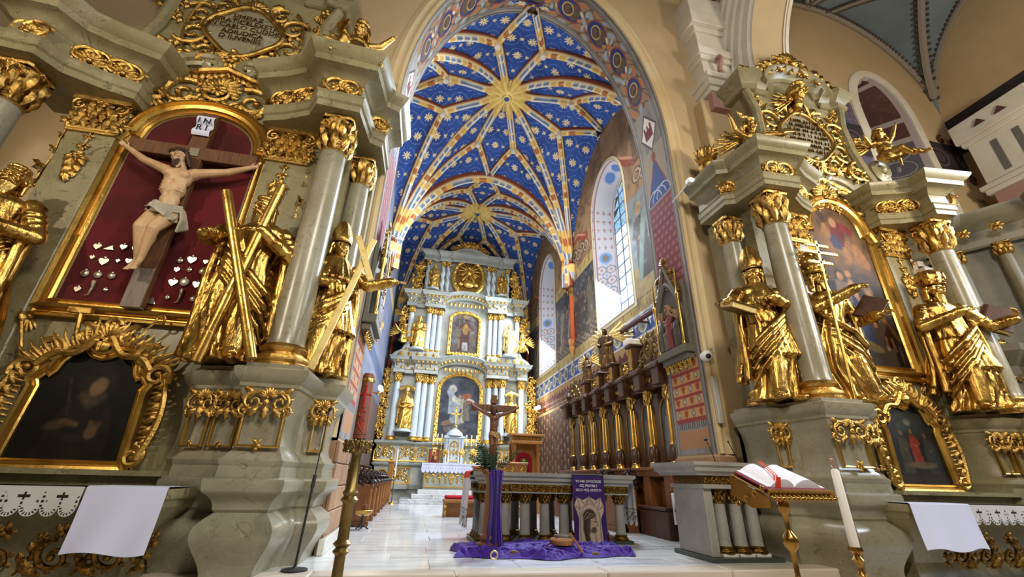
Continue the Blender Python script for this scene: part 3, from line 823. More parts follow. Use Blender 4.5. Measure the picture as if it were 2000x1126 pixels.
    for j in range(1, rws):
        z = zs_+(ze_-zs_)*j/rws; hwz = h*s_out if z < zsp else h*s_out*sqrt(max(0, 1-((z-zsp)/(ze_-zsp))**2)); b.box(XG-.03, XG+.03, c-hwz, c+hwz, z-.014, z+.014)
    b.box(XG-.03, XG+.1, yl, yr, zs_-.08, zs_); b.build('glazing_bars', mat('grey_lead', hx('#6f7a8c'), .5, .3) if 'grey_lead' not in MATS else MATS['grey_lead'], w0, smooth=False)
b = MB(); b.box(XR+.9, XR+1.2, YA1, YE, 0, 5.4); b.box(XR+.05, XR+.25, YA1, 10.6, 0, 14.6); struct(b, 'wall_outer', CREAM, smooth=False)

# --- star vaults
ZV, HVA, HVB, DOME = 8.8, 5.4, 5.2, .85
def vf(t): return np.sqrt(np.maximum(1-np.abs(t)**1.9, 0))
AV, BV = 4.0, 4.15
def vz(u, v):       # u across, v along, both in -1..1
    return ZV+np.maximum(HVA*vf(u), HVB*vf(v))+DOME*(1-u*u)*(1-v*v)
NG = 380
ph = np.linspace(-1, 1, NG)
tt = np.sign(ph)*(1-(1-np.abs(ph))**1.75)
U_, V_ = np.meshgrid(tt, tt)
ceil = thing('ceiling', '', '', None); del ceil['label'], ceil['category']; ceil['kind'] = 'structure'
fine = np.linspace(0, 1, 4000)
arcA = np.concatenate([[0], np.cumsum(np.hypot(np.diff(fine)*AV, np.diff(HVA*vf(fine))))])
arcB = np.concatenate([[0], np.cumsum(np.hypot(np.diff(fine)*BV, np.diff(HVB*vf(fine))))])
def vault_colour(U, V, seed):
    domA = HVA*vf(U) >= HVB*vf(V)
    a = np.where(domA, np.interp(np.abs(U), fine, arcA)*np.sign(U), U*AV)
    c = np.where(domA, V*BV, np.interp(np.abs(V), fine, arcB)*np.sign(V))
    C = np.ones(U.shape+(3,))*np.array(hx('#2d509c'))
    def put(m, col, k=1.0):
        m = np.clip(m, 0, 1)[..., None]*k; C[:] = C*(1-m)+np.array(hx(col))*m
    put((vnoise(U.shape, (14, 14), seed)-.5)*3, '#24417f')
    s = .74
    ga, gc = a/s, c/s
    row = np.floor(gc); gx = (ga+.5*(row % 2)) % 1-.5; gy = gc % 1-.5
    r = np.hypot(gx, gy)*s; th = np.arctan2(gy, gx)
    put(1-np.abs(r-.315)/.014, '#8ea4d6', .75)
    star = .055+.125*np.abs(np.cos(th*4))**1.5
    put((star-r)/.012, '#ead9a4')
    put((.03-r)/.008, '#a9792f')
    gx2 = (ga+.5*(row % 2)+.5) % 1-.5; gy2 = (gc+.5) % 1-.5
    for ox, oy in ((.5, 0),):
        gx2 = (ga+.5*(row % 2)+ox) % 1-.5; r2 = np.hypot(gx2, gy)*s; th2 = np.arctan2(gy, gx2)
        put((.03+.05*np.abs(np.cos(th2*3))-r2)/.01, '#d9c894')
    return C
for k in range(2):
    yc = 12.15+k*2*BV
    P = np.stack([XC+.02+AV*U_, yc+BV*V_, vz(U_, V_)], -1)
    colmesh('vault_shell', P[::-1], vault_colour(U_, V_, 40+k)[::-1], COLM, ceil)
# ribs
def rib(pts, w=.15, dpt=.26, cy0=0):     # pts (u,v) polyline parameters inside one bay -> 3-D path given
    P3 = np.asarray(pts); n = len(P3)
    T = np.gradient(P3, axis=0); T /= np.linalg.norm(T, axis=1)[:, None]
    T[np.abs(T).sum(1) < 1e-9] = (0, 0, 1)
    return P3, T
SEC = np.array([(-1, .25), (-1, -.2), (-.72, -.55), (-.5, -.5), (-.42, -.9), (0, -1.05), (.42, -.9), (.5, -.5), (.72, -.55), (1, -.2), (1, .25)])
def rib_mesh(P3, side, w=.16, dpt=.24, taper=None, ray0=False):
    P3 = np.asarray(P3, float)
    d = np.concatenate([[0], np.cumsum(np.linalg.norm(np.diff(P3, axis=0), axis=1))])
    n = max(6, int(d[-1]/.09)); q = np.linspace(0, d[-1], n)
    P3 = np.stack([np.interp(q, d, P3[:, k]) for k in range(3)], 1)
    T = np.gradient(P3, axis=0); T /= np.linalg.norm(T, axis=1)[:, None]+1e-12
    B = np.cross(T, np.array([0, 0, 1.])); 
    B[np.linalg.norm(B, axis=1) < .12] = side
    B = np.where(np.linalg.norm(B, axis=1)[:, None] > 0, B/(np.linalg.norm(B, axis=1)[:, None]+1e-12), B)
    if np.dot(B[0], side) < 0 and False: B = -B
    Dn = np.cross(T, B); Dn *= -np.sign(Dn[:, 2:3]+1e-9) * -1
    Dn = np.where((Dn[:, 2:3] < 0), -Dn, Dn)
    sc = np.ones(n) if taper is None else np.interp(q, [0, taper], [.6, 1])
    P = P3[:, None, :]+(B[:, None, :]*SEC[None, :, 0, None]*w+Dn[:, None, :]*SEC[None, :, 1, None]*dpt)*sc[:, None, None]
    v = q/.36; cyc = np.floor(v).astype(int) % 6
    names = ['#d9b568', '#9a482b', '#d9b568', '#9db2cd', '#bcc8d6', '#8ea4c4']
    base = np.array([hx(c) for c in names])[cyc]
    C = np.repeat(base[:, None, :], len(SEC), 1)
    C[:, [0, 1, 9, 10]] = np.array(hx('#84432f')); 
    C[:, [2, 8]] = np.array(hx('#e3cf9c'))
    odd = (cyc == 3) | (cyc == 5)
    C[odd][:, [5]] = np.array(hx('#d8dde2'))
    for i in range(n):
        if cyc[i] == 1: C[i, [4, 6]] = hx('#c98d4a'); 
        if cyc[i] >= 3: C[i, [5]] = hx('#dfe4ea'); C[i, [4, 6]] = hx('#5a6a80')
        if (v[i] % 1) < .16: C[i, 3:8] = hx('#ecdcae')
        if ray0 and q[i] < .8: C[i, 1:10] = hx('#e3c878')
    return colmesh('vault_rib', P.transpose(0, 1, 2), C, COLM, ceil)
NODES = [(.80/4, 2.4/4.15), (-.80/4, 2.4/4.15), (.80/4, -2.4/4.15), (-.80/4, -2.4/4.15),
         (2.42/4, .82/4.15), (2.42/4, -.82/4.15), (-2.42/4, .82/4.15), (-2.42/4, -.82/4.15)]
def vline(a, bq, yc, n=40, corner=False):
    t = np.linspace(0, 1, n)
    if corner: t = 1-(1-t)**1.8
    u = a[0]+(bq[0]-a[0])*t; v = a[1]+(bq[1]-a[1])*t
    m = .965
    uu, vv = np.clip(u, -m, m), np.clip(v, -m, m)
    z = vz(u, v)-.02
    pts = np.stack([XC+.02+AV*uu, yc+BV*vv, z], 1)
    return pts
for k in range(2):
    yc = 12.15+k*2*BV
    boss = (0, 0)
    for nd in NODES: rib_mesh(vline(boss, nd, yc), (1, 0, 0), ray0=True)
    for su in (-1, 1):
        for sv in (-1, 1):
            c_ = (su, sv)
            rib_mesh(vline(boss, c_, yc, 60, True), (sv, -su, 0), ray0=True)
            rib_mesh(vline((su*.2, sv*2.4/4.15), c_, yc, 50, True), (1, 0, 0), .14)
            rib_mesh(vline((su*2.42/4, sv*.82/4.15), c_, yc, 50, True), (0, 1, 0), .14)
            rib_mesh(vline((su*.2, sv*2.4/4.15), (0, sv), yc), (1, 0, 0), .13)
            rib_mesh(vline((su*2.42/4, sv*.82/4.15), (su, 0), yc), (0, 1, 0), .13)
    b = MB(); b.frame((XC+.02, yc, vz(np.array(0.), np.array(0.))-.22))
    b.lathe([(0, -.12), (.16, -.11), (.2, -.05), (.3, -.03), (.34, .05), (.34, .2)], n=24); 
    bo = b.build('vault_boss', GOLDP, ceil)
    b.frame((XC+.02, yc, vz(np.array(0.), np.array(0.))-.36)); 
    b2 = MB(); b2.lathe([(0, -.02), (.1, -.01), (.12, .03)], (XC+.02, yc, vz(np.array(0.), np.array(0.))-.34), n=16); b2.build('boss_eye', mat('boss_blue', hx('#2d4a8a'), .6) if k == 0 else MATS['boss_blue'], bo)
    for i in range(16):
        a = i*pi/8
        b3 = MB(o=(XC+.02+.3*cos(a), yc+.3*sin(a), vz(np.array(0.), np.array(0.))-.20), u=(cos(a), sin(a), 0), v=(-sin(a), cos(a), 0), w=(0, 0, -1))
        b3.leaf(0, 0, 0, .55, .16, 0, .15, .1, 4, 1); b3.build('boss_ray', GOLDP, bo)
    for nd in NODES:
        b = MB(); b.lathe([(0, -.06), (.1, -.05), (.13, 0), (.13, .15)], (XC+.02+AV*nd[0], yc+BV*nd[1], float(vz(np.array(nd[0]), np.array(nd[1])))-.28), n=12); b.build('rib_boss', WHITEP, ceil)
# transverse arch between the bays
u = np.sign(np.linspace(-1, 1, 90))*(1-(1-np.abs(np.linspace(-1, 1, 90)))**1.7)
pts = np.stack([XC+.02+AV*np.clip(u, -.97, .97), np.full(90, 12.15+BV), ZV+HVA*vf(u)-.05], 1)
rib_mesh(pts, (0, 1, 0), .2, .34)
# bundled shafts coming down the walls to painted corbels
for sx, xw in ((1, XR), (-1, XL)):
    for yb_ in (12.15+BV, 24.2):
        st = thing('trim_shaft', '', ''); del st['label'], st['category']; st['kind'] = 'structure'; st.name = 'trim_1' if 'trim_1' not in bpy.data.objects else 'trim_2'
        xx = xw-sx*.14
        p = Paint(1, 1, 2, 2, '#ffffff')
        n = 60; zz_ = np.linspace(6.35, 9.8, n); A = np.linspace(0, 2*pi, 25)
        rad = np.interp(zz_, [6.35, 8.4, 8.6, 8.75, 9.8], [.11, .11, .2, .17, .42]); rad = rad*1.0
        P = np.stack([xx+sx*.1+np.outer(rad, np.cos(A))*.8, yb_+np.outer(rad, np.sin(A))*1.1, np.outer(zz_, np.ones(25))], -1)
        P[:, :, :2] += (.018*np.sin(A*9))[None, :, None]*np.stack([np.cos(A), np.sin(A)], -1)[None]
        v = np.floor((zz_-6.35)/.34).astype(int) % 5
        pal = np.array([hx(c) for c in ('#b5552c', '#dcb86c', '#a3502f', '#9fb0cc', '#e2c27c')])
        C = np.repeat(pal[v][:, None], 25, 1)
        low = zz_ < 8.35; C[low] = np.array(hx('#b2542f')); C[(zz_ > 8.35) & (zz_ < 8.75)] = np.array(hx('#8a6a3e'))
        colmesh('shaft', P, C, COLM, st)
        b = MB(); b.lathe([(0, -.75), (.05, -.7), (.04, -.6), (.09, -.5), (.13, -.3), (.1, -.26), (.16, -.12), (.17, 0), (.12, .06)], (xx+sx*.05, yb_, 6.35), n=16); b.build('corbel', mat('painted_corbel', hx('#c08a4a'), .6, 0, var=(8, hx('#a3502f'), .5, .6)) if 'painted_corbel' not in MATS else MATS['painted_corbel'], st)
        b = MB()
        for i in range(8):
            a = i*pi/4; b.ell((xx+sx*.1+.17*cos(a), yb_+.2*sin(a), 8.55), (.06, .06, .1), 8, 6)
        b.build('shaft_capital', GOLDD, st)
# ================================================================ carved pieces shared by the altars
def carvepart(b, nm, m, parent):
    e = bpy.data.objects.new(nm, None); COL.objects.link(e); e.parent = parent; e.empty_display_size = .1
    b.carve(m, e); return e
def cap_mesh(b, c, r, h, nleaf=9, squash=1.0):
    """Corinthian capital standing at world point c"""
    c = np.asarray(c, float)
    b.frame(c); b.lathe([(r*1.02, 0), (r*1.1, h*.03), (r*1.02, h*.07), (r*.98, h*.1), (r*1.0, h*.5), (r*1.15, h*.78), (r*1.35, h*.86), (r*1.2, h*.88)], n=16)
    for row, (z0, L, n0) in enumerate(((.07, .48, 0), (.34, .50, .5))):
        for i in range(nleaf):
            a = (i+n0)*2*pi/nleaf
            rr = r*(1.0+.05*row)
            b.frame(c+np.array([rr*cos(a), rr*sin(a), h*z0]), u=(0.12*cos(a), .12*sin(a), 1), v=(-sin(a), cos(a), 0), w=(cos(a), sin(a), 0))
            b.leaf(0, 0, random.uniform(-.12, .12), h*L*random.uniform(.9, 1.1), r*.62, 0, .34, .95, 7, 3)
    for i in range(4):
        a = pi/4+i*pi/2
        o = c+np.array([r*1.28*cos(a), r*1.28*sin(a), h*.74])
        b.frame(o, u=(cos(a), sin(a), 0), v=(0, 0, 1), w=(sin(a), -cos(a), 0))
        t = np.linspace(0, 1, 20); th = t*2*pi*1.5+pi; R = r*.42*(1-.8*t)
        for off in (-.3, .3):
            P = np.stack([R*np.cos(th), R*np.sin(th), np.full(20, off*r*.25)], 1)
            b.tube(P, r*.1, 5)
    b.frame(c)
    pts = []
    for i in range(4):
        a = pi/4+i*pi/2
        for da, k in ((-.10, 1.62), (.10, 1.62), (pi/4, 1.22)): pts.append((r*k*cos(a+da), r*k*sin(a+da)))
    b.sweep(pts, [(-r*1.2, h*.88), (0, h*.88), (r*.06, h*.91), (r*.06, h*.96), (0, h), (-r*1.2, h)], closed=True)
    for i in range(4):
        a = i*pi/2
        b.frame(c+np.array([r*1.25*cos(a), r*1.25*sin(a), h*.9]), u=(-sin(a), cos(a), 0), v=(0, 0, 1), w=(cos(a), sin(a), 0)); b.rosette(0, 0, r*.33, 6)
    b.frame()
def column(parent, x, y, z0, z1, r, hb, hc, shaft_m, gold_m=None, nm='column', taper=.86, flute=None, cap=True):
    gold_m = gold_m or GOLD
    b = MB()
    zs = np.linspace(z0+hb, z1-hc, 12); t = (zs-zs[0])/(zs[-1]-zs[0])
    rr = r*(1-(1-taper)*t**1.6)
    b.lathe([(rr[0]*1.06, zs[0]), (rr[0], zs[0]+.06)]+[(a, z) for a, z in zip(rr[1:], zs[1:])]+[(rr[-1]*1.08, z1-hc+.01)], (x, y, 0), 28, flute=flute)
    o = b.build(nm, shaft_m, parent)
    b = MB()
    b.lathe([(r*1.5, z0), (r*1.52, z0+hb*.12), (r*1.42, z0+hb*.2), (r*1.48, z0+hb*.3), (r*1.44, z0+hb*.45), (r*1.22, z0+hb*.5), (r*1.15, z0+hb*.62), (r*1.25, z0+hb*.7), (r*1.28, z0+hb*.82), (r*1.18, z0+hb*.92), (r*1.05, z0+hb)], (x, y, 0), 28)
    b.build('base', gold_m, o)
    if cap:
        b = MB(); cap_mesh(b, (x, y, z1-hc), r*taper, hc); b.build('capital', gold_m, o)
    return o
def acap(parent, o, u, w, width, h, m=None):
    """flat pilaster capital in the plane (u, up) facing w"""
    u, w = np.asarray(u, float), np.asarray(w, float)
    b = MB(o, u, (0, 0, 1), w)
    b.box(-width/2, width/2, 0, h*.06, 0, .05)
    b.box(-width*.46, width*.46, h*.06, h*.85, 0, .02)
    for row, (z, n) in enumerate(((.04, 5), (.28, 4), (.5, 3))):
        for i in range(n):
            a = (i-(n-1)/2)*width/5
            b.leaf(a, h*z, pi/2+random.uniform(-.2, .2), h*.42, width*.17, .03+.015*row, .3, .9, 6, 3)
    for sd in (-1, 1): b.spray(sd*width*.3, h*.6, pi/2+sd*.9, h*.35, 5, .05); b.festoon(sd*width*.5, h*.75, h*.7, .03, width*.14)
    for s_ in (-1, 1):
        b.scroll(s_*width*.42, h*.72, width*.17, pi/2, 1.4, -s_, width*.035, .07, 3)
    b.rosette(0, h*.86, width*.13, 6, .08)
    b.box(-width*.6, width*.6, h*.88, h, 0, .11)
    return b.build('pilaster_capital', m or GOLD, parent)
def rocaille(b, a, z, W_, H, seed=0, shellup=True):
    """a gilded cresting: two big C-scrolls, leaves and a shell"""
    r = random.Random(seed)
    for sd in (-1, 1):
        b.scroll(a+sd*W_*.30, z, H*.42, pi/2+sd*.5, 1.35, -sd, H*.075, .01, 5)
        b.scroll(a+sd*W_*.47, z-H*.28, H*.24, -pi/2-sd*.4, 1.2, sd, H*.055, .01, 4)
        b.leaf(a+sd*W_*.15, z-H*.15, -pi/2+sd*.7, H*.55, H*.24, .02)
        b.leaf(a+sd*W_*.33, z+H*.3, pi/2-sd*.9, H*.5, H*.22, .02)
        b.path([(a+sd*W_*(.12+.3*t), z+H*(.42-.3*t*t)) for t in np.linspace(0, 1, 9)], H*.05, H*.04, .02, 6, .7)
    if shellup: b.shell(a, z+H*.18, H*.45, pi/2, 2.6, 9, .03)
    b.leaf(a, z-H*.05, -pi/2, H*.6, H*.25, .02); b.ell((a, z, .05), (H*.12, H*.14, H*.08), 8, 6)
def pedestal_panel(parent, P0, P1, z0, z1, seed=0, m=None):
    """gilded U-shaped panel frame with a scroll crest, on the vertical face P0->P1 (world xy)"""
    P0 = np.array([*P0, 0.]); P1 = np.array([*P1, 0.]); d = P1-P0; L = np.linalg.norm(d); d /= L
    w = np.array([d[1], -d[0], 0])
    b = MB((P0+P1)/2, d, (0, 0, 1), w)
    hw = L*.36; th = .028
    tp = z1-(z1-z0)*.3
    b.sweep([(hw, tp), (hw, z0), (-hw, z0), (-hw, tp)], [(0, -.02), (0, .018), (-th*.5, .026), (-th, .018), (-th, -.02)]); b.build('panel_frame', m or GOLDF, parent)
    b = MB((P0+P1)/2, d, (0, 0, 1), w)
    rocaille(b, 0, tp+(z1-tp)*.35, L*.86, (z1-z0)*.52, seed)
    b.festoon(0, tp, (z1-z0)*.2, .01, L*.05)
    b.rosette(0, z0+.02, L*.11, 4, .03, pi/4); b.leaf(0, z0, -pi/2, L*.12, L*.1, .03)
    b.carve(m or GOLD, parent)
def ent_orn(parent, P0, P1, z, h, n=1, m=None, seed=0):
    """gilded relief along a frieze"""
    P0 = np.array([*P0, 0.]); P1 = np.array([*P1, 0.]); d = P1-P0; L = np.linalg.norm(d); d /= L
    b = MB((P0+P1)/2, d, (0, 0, 1), np.array([d[1], -d[0], 0]))
    for i in range(n):
        a = (i+.5-n/2)*L/n; W_ = L/n
        b.scroll(a-W_*.22, z, h*.42, .3, 1.3, 1, h*.07, .01, 5); b.scroll(a+W_*.22, z, h*.42, pi-.3, 1.3, -1, h*.07, .01, 5)
        b.shell(a, z-h*.15, h*.5, pi/2, 2.4, 7, .02); b.leaf(a-W_*.38, z, pi, W_*.16, h*.4, .02); b.leaf(a+W_*.38, z, 0, W_*.16, h*.4, .02)
        b.leaf(a-W_*.1, z-h*.2, pi+.4, W_*.25, h*.3, .02); b.leaf(a+W_*.1, z-h*.2, -.4, W_*.25, h*.3, .02)
    return b.carve(m or GOLD, parent)
def arch_frame_path(hw, z0, zs, za, ear=.1, n=18):
    """picture outline with eared shoulders and an arched head (travels so that outward is right)"""
    pts = [(hw, z0), (hw, zs-.12), (hw+ear*.4, zs-.05), (hw+ear*.1, zs+.03), (hw-ear, zs+.04), (hw-ear*1.1, zs+.12)]
    aw = hw-ear*1.1
    pts += [(aw*cos(t), zs+.12+(za-zs-.12)*sin(t)) for t in np.linspace(0, pi, n)[1:-1]]
    pts += [(-a, z) for a, z in pts[:6][::-1]]
    return pts
FPROF = [(0, -.02), (0, .03), (.025, .055), (.05, .035), (.065, .035), (.09, .09), (.14, .115), (.175, .085), (.19, .06), (.215, .06), (.235, .105), (.265, .10), (.28, -.02)]
def fill_poly(b, pts, c):
    k = len(pts); b.add([(a, z, c) for a, z in pts], [tuple(range(k))])

PED = [(-.04, -.5), (-.04, .0)]+[(-.04+.16*sin(pi*(t**1.7)*.97), .6*t) for t in np.linspace(.05, 1, 22)]+[(.0, .63), (.0, .66), (.02, .71), (.06, .76), (.12, .80), (.13, .82), (.14, .9), (.13, .93), (.05, .95), (.04, 1.06), (.05, 1.08),
       (.06, 1.12), (.02, 1.15), (.0, 1.19), (-.03, 1.22), (-.05, 1.28), (-.06, 1.45), (-.05, 1.65), (-.02, 1.78), (.03, 1.86), (.035, 1.9), (.06, 1.92), (.06, 1.96), (.10, 2.0), (.14, 2.06), (.15, 2.12), (.12, 2.14), (.05, 2.16), (.05, 2.2)]
ENT = [(0, 6.62), (.03, 6.62), (.03, 6.71), (.055, 6.73), (.055, 6.82), (.075, 6.85), (.01, 6.87), (.0, 7.08), (.03, 7.1), (.06, 7.15), (.13, 7.19), (.20, 7.21), (.21, 7.30), (.25, 7.33), (.30, 7.40), (.31, 7.45), (.25, 7.47), (-.1, 7.49)]

def side_altar(ax, yp, s, k, nm, label, hw, full, ZB=6.35, ZT=7.45, cs_=1.0):
    dz = ZT-7.45; ZA = ZT+(.38 if full else 0)
    fu = (lambda u: u+(.16 if full else 0)*min(1, max(0, (abs(u)-1.95)/.5))*(1 if u > 0 else -1))
    R = thing(nm, label, 'altarpiece')
    def wp(u, d): return (ax+s*k*u, yp-d)
    plan = lambda b: b.frame((ax, yp, 0), (s*k, 0, 0), (0, -1, 0), (0, 0, 1))
    front = lambda b, d=0.0: b.frame((ax, yp-d, 0), (s, 0, 0), (0, 0, 1), (0, -1, 0))
    # -- wall of the retable
    b = MB(); front(b)
    bw = 1.76*k; aw = 1.5*k
    rt_ = [(bw, .8), (bw, ZT-.1), (1.72*k, ZA+.05), (1.5*k, ZA+.55), (1.36*k, ZA+1.15), (1.34*k, ZA+1.8), (1.5*k, ZA+2.35), (1.62*k, ZA+2.5), (.6, ZA+3.0), (0, ZA+3.15)]
    out = rt_+[(-a, z) for a, z in rt_[:-1][::-1]]
    b.prism(out, -.62, 0)
    b.build('retable_wall', MARB, R, smooth=False)
    for sd in (1,):
        b = MB(); plan(b)
        b.box(sd*2.05-.35, sd*2.05+.35, -.9, .12, 2.1, ZB)
        b.box(sd*2.3-.3, sd*2.3+.45, -.75, -.35, 2.1, ZB)
        b.build('side_pier', MARB, R, smooth=False)
    # -- pedestals
    half = [(2.86, -.62), (2.84, .10), (2.64, .16), (2.58, .24), (2.54, .84), (1.99, .86), (1.94, .58), (1.7, .55), (1.35, .45), (1.2, .25), (1.16, -.2)]
    for sd in (1, -1):
        pl = [(fu(u), d) for u, d in half] if sd > 0 else [(-fu(u), d) for u, d in half[::-1]]
        b = MB(); plan(b); P = b.sweep(pl, PED); k0 = b.n
        top = [tuple(p) for p in P[:, -1]]; b.add(top, [tuple(range(len(top)))[::-1]])
        o = b.build('pedestal', MARC if sd > 0 else MARB, R, sharp=30)
        fr = [wp(fu(q[0]), q[1]) for q in ((2.54, .85), (1.99, .87), (1.94, .60), (1.30, .46), (2.84, .115), (2.66, .17))]
        if sd < 0: fr = [wp(-fu(q[0]), q[1]) for q in ((2.54, .85), (1.99, .87), (1.94, .60), (1.30, .46), (2.84, .115), (2.66, .17))]
        A = [(fr[1], fr[0]), (fr[3], fr[2]), (fr[5], fr[4])]
        if s*sd < 0: A = [(q, p_) for p_, q in A]
        for i, (p0, p1) in enumerate(A):
            p0, p1 = np.array(p0), np.array(p1)
            ins = .07*np.linalg.norm(p1-p0)/(1 if i != 2 else 1)
            if i == 1:      # two narrow panels on the curved inner face
                pedestal_panel(o, p0+(p1-p0)*.48, p1, 1.28, 1.86, 3+i); pedestal_panel(o, p0, p0+(p1-p0)*.46, 1.28, 1.86, 9)
            else: pedestal_panel(o, p0, p1, 1.28, 1.86, i)
    b = MB(); front(b); b.box(-1.3*k, 1.3*k, .93, .985, -.1, .62); b.box(-1.27*k, 1.27*k, .8, .94, -.1, .5); b.box(-1.25*k, 1.25*k, -.5, .95, -.1, .12); b.build('predella', MARB, R, smooth=False)
    # -- columns, pilasters
    for sd in (1, -1):
        x, y = wp(2.22+.13*full if sd > 0 else -(2.22-.24*full), .55); column(R, x, y, 2.2, ZB, .225, .3, .70, MARC)
        if sd > 0: x, y = wp(2.56+.24*full, -.12); column(R, x, y, 2.2, ZB-.2, .19, .27, .56, MARC)
        b = MB(); front(b); c0 = sd*1.40*k; wd = .32*k
        b.bbox(c0-wd, c0+wd, 2.2, ZB, -.02, .13, .012); b.bbox(c0-wd*1.12, c0+wd*1.12, 2.1, 2.36, -.02, .17, .012)
        o = b.build('pilaster', MARB, R, smooth=False)
        acap(o, (ax+s*c0, yp-.13, ZB-.6), (s, 0, 0), (0, -1, 0), wd*2.1, .6)
        b = MB(); front(b, .14); b.box(c0-wd*1.05, c0+wd*1.05, ZB-.64, ZB-.6, -.02, .03); b.festoon(c0, ZB-.62, .7, 0, .12)
        b.spray(c0, ZB-1.0, -pi/2, .42, 7, .01, .55); b.rosette(c0, ZB-1.1, .12, 5, .03); b.build('hanging_spray', GOLD, o)
        b = MB((ax+s*k*sd*1.74, yp-.1, 0), (0, -1, 0), (0, 0, 1), (s*sd, 0, 0)); b.festoon(0, ZB-.6, 1.0, 0, .14); b.build('side_festoon', GOLD, o)
    # -- entablatures, broken in the middle
    eh = [(2.84, -.62), (2.82, .12), (2.62, .2), (2.52, .86), (1.92, .89), (1.76, .62), (1.35, .42), (.98, .30), (.92, -.3)]
    ent = [(a*(1.15 if full else 1.3), ZB+(z-6.62)*(ZT-ZB)/.87) for a, z in ENT]; zf_ = ZB+.36*(ZT-ZB)/.87
    for sd in (1, -1):
        pl = [(fu(u), d) for u, d in (eh if sd > 0 else [(-u, d) for u, d in eh[::-1][:-5 if full else -4]]+([(-1.72, .88), (-2.10, .92), (-2.12, -.3)] if full else [(-2.36, .92), (-2.38, -.3)]))]
        b = MB(); plan(b); P = b.sweep(pl, ent)
        for j in (0, -1):
            top = [tuple(p) for p in P[:, j]]; b.add(top, [tuple(range(len(top)))])
        o = b.build('entablature', MARB, R, sharp=30)
        F = [((2.50 if sd > 0 else 2.34-.1*full, .87), (1.92 if sd > 0 else 1.9-.14*full, .90)), ((1.74, .62), (1.0, .32)), ((2.82, .14), (2.64, .19))]
        for i, (q0, q1) in enumerate(F if sd > 0 else F[:2] if not full else F[1:2]):
            p0, p1 = np.array(wp(fu(sd*q0[0]), q0[1])), np.array(wp(fu(sd*q1[0]), q1[1]))
            if s*sd > 0: p0, p1 = p1, p0
            ent_orn(o, p0, p1, zf_, .47, 1 if q1[0] > 1.5 else 2)
    # -- ornament over the picture, scroll pediment
    b = MB(); front(b)
    for sd in (1, -1):
        t = np.linspace(0, 1, 14)
        base = [(sd*(1.05*k-.75*k*x), ZT-.03+.40*x+.12*sin(x*pi)) for x in t]
        th = np.linspace(0, 2*pi*1.25, 26); rr = .17*(1-.75*np.linspace(0, 1, 26))
        cx, cz = sd*(.30*k), ZT+.21
        spir = [(cx+sd*(-r_*sin(a)*1.0)*-1*-1, cz+r_*cos(a)) for r_, a in zip(rr, th)]
        b.path(base+spir, .10, .05, 0, 8, .6)
        b.path([(p_[0], p_[1]-.16) for p_ in base], .07, .06, 0, 6, .6)
    b.build('scroll_pediment', MARB, R)
    b = MB(); front(b)
    zb = 6.98+dz*.5; za_ = 6.55; q_ = dz*.7
    b.path([(sd_*x, 7.26+q_+.34*(1-abs(x)/(1.1*k))**1.2) for sd_ in (1,) for x in np.linspace(-1.05*k, 1.05*k, 21)], .05, .05, .05, 6)
    for x in np.linspace(-1.0*k, 1.0*k, 23): b.leaf(x, 7.24+q_+.34*(1-abs(x)/(1.1*k))**1.2, -pi/2+x*.3, .16, .12, .04, .3, .4, 4, 1)
    b.scroll(-.0, zb+.10, .36, pi/2, 1.1, 1, .05, .02, 9); b.shell(0, zb+.1, .42, pi/2, 3.4, 13, .05); b.rosette(0, zb+.08, .14, 8, .1)
    for sd in (1, -1):
        b.scroll(sd*.56*k, zb-.05, .33, pi/2+sd*.6, 1.35, -sd, .052, .02, 9)
        b.scroll(sd*1.0*k, zb-.36, .30, pi/2+sd*1.2, 1.3, -sd, .048, .02, 8); b.shell(sd*.95*k, zb+.02, .28, pi/2-sd*.9, 2.0, 8, .03)
        for q in range(7): t = q/6; b.leaf(sd*(.25+.85*t)*k, zb-.28-.42*t*t, pi/2-sd*(.3+1.0*t)+(.5 if q % 2 else -.4), .26, .12, .03, .3, .5)
        b.scroll(sd*1.02*k, zb+.08, .16, -pi/2, 1.2, sd, .03, .02, 5)
        b.scroll(sd*.3*k, zb-.22, .15, 0 if sd > 0 else pi, 1.2, sd, .03, .02, 5)
        b.shell(sd*.72*k, zb+.16, .26, pi/2-sd*.5, 2.0, 8, .02)
        b.leaf(sd*.8*k, zb-.2, -pi/2+sd*1.0, .34, .16, .02); b.leaf(sd*1.1*k, zb-.6, -pi/2+sd*.2, .36, .15, .02); b.leaf(sd*.35*k, zb+.25, pi/2-sd*.9, .3, .14, .03)
        b.scroll(sd*1.08*k, zb-.75, .13, pi/2, 1.2, sd, .03, .02, 4)
    carvepart(b, 'gilded_cresting', GOLD, R)
    # -- attic with inscription cartouche
    b = MB(); front(b)
    ZC = 8.46 if full else 8.62; RW, RH = .54*cs_, .54*cs_
    th = np.linspace(0, 2*pi, 40)[:-1]
    P = [(RW*cos(a)*(1+.06*cos(4*a)), ZC+RH*sin(a)*(1+.06*cos(4*a)), .05+.0*a) for a in th]
    b.add([(0, ZC, .12)]+P, [(0, i+1, (i+1) % 39+1) for i in range(39)])
    car = b.build('inscription_oval', MARC, R)
    b = MB(); front(b)
    ring = [(RW*1.05*cos(a)*(1+.07*cos(4*a)), ZC+RH*1.05*sin(a)*(1+.07*cos(4*a))) for a in np.linspace(0, 2*pi, 41)]
    b.path(ring, .05, .05, .05, 8)
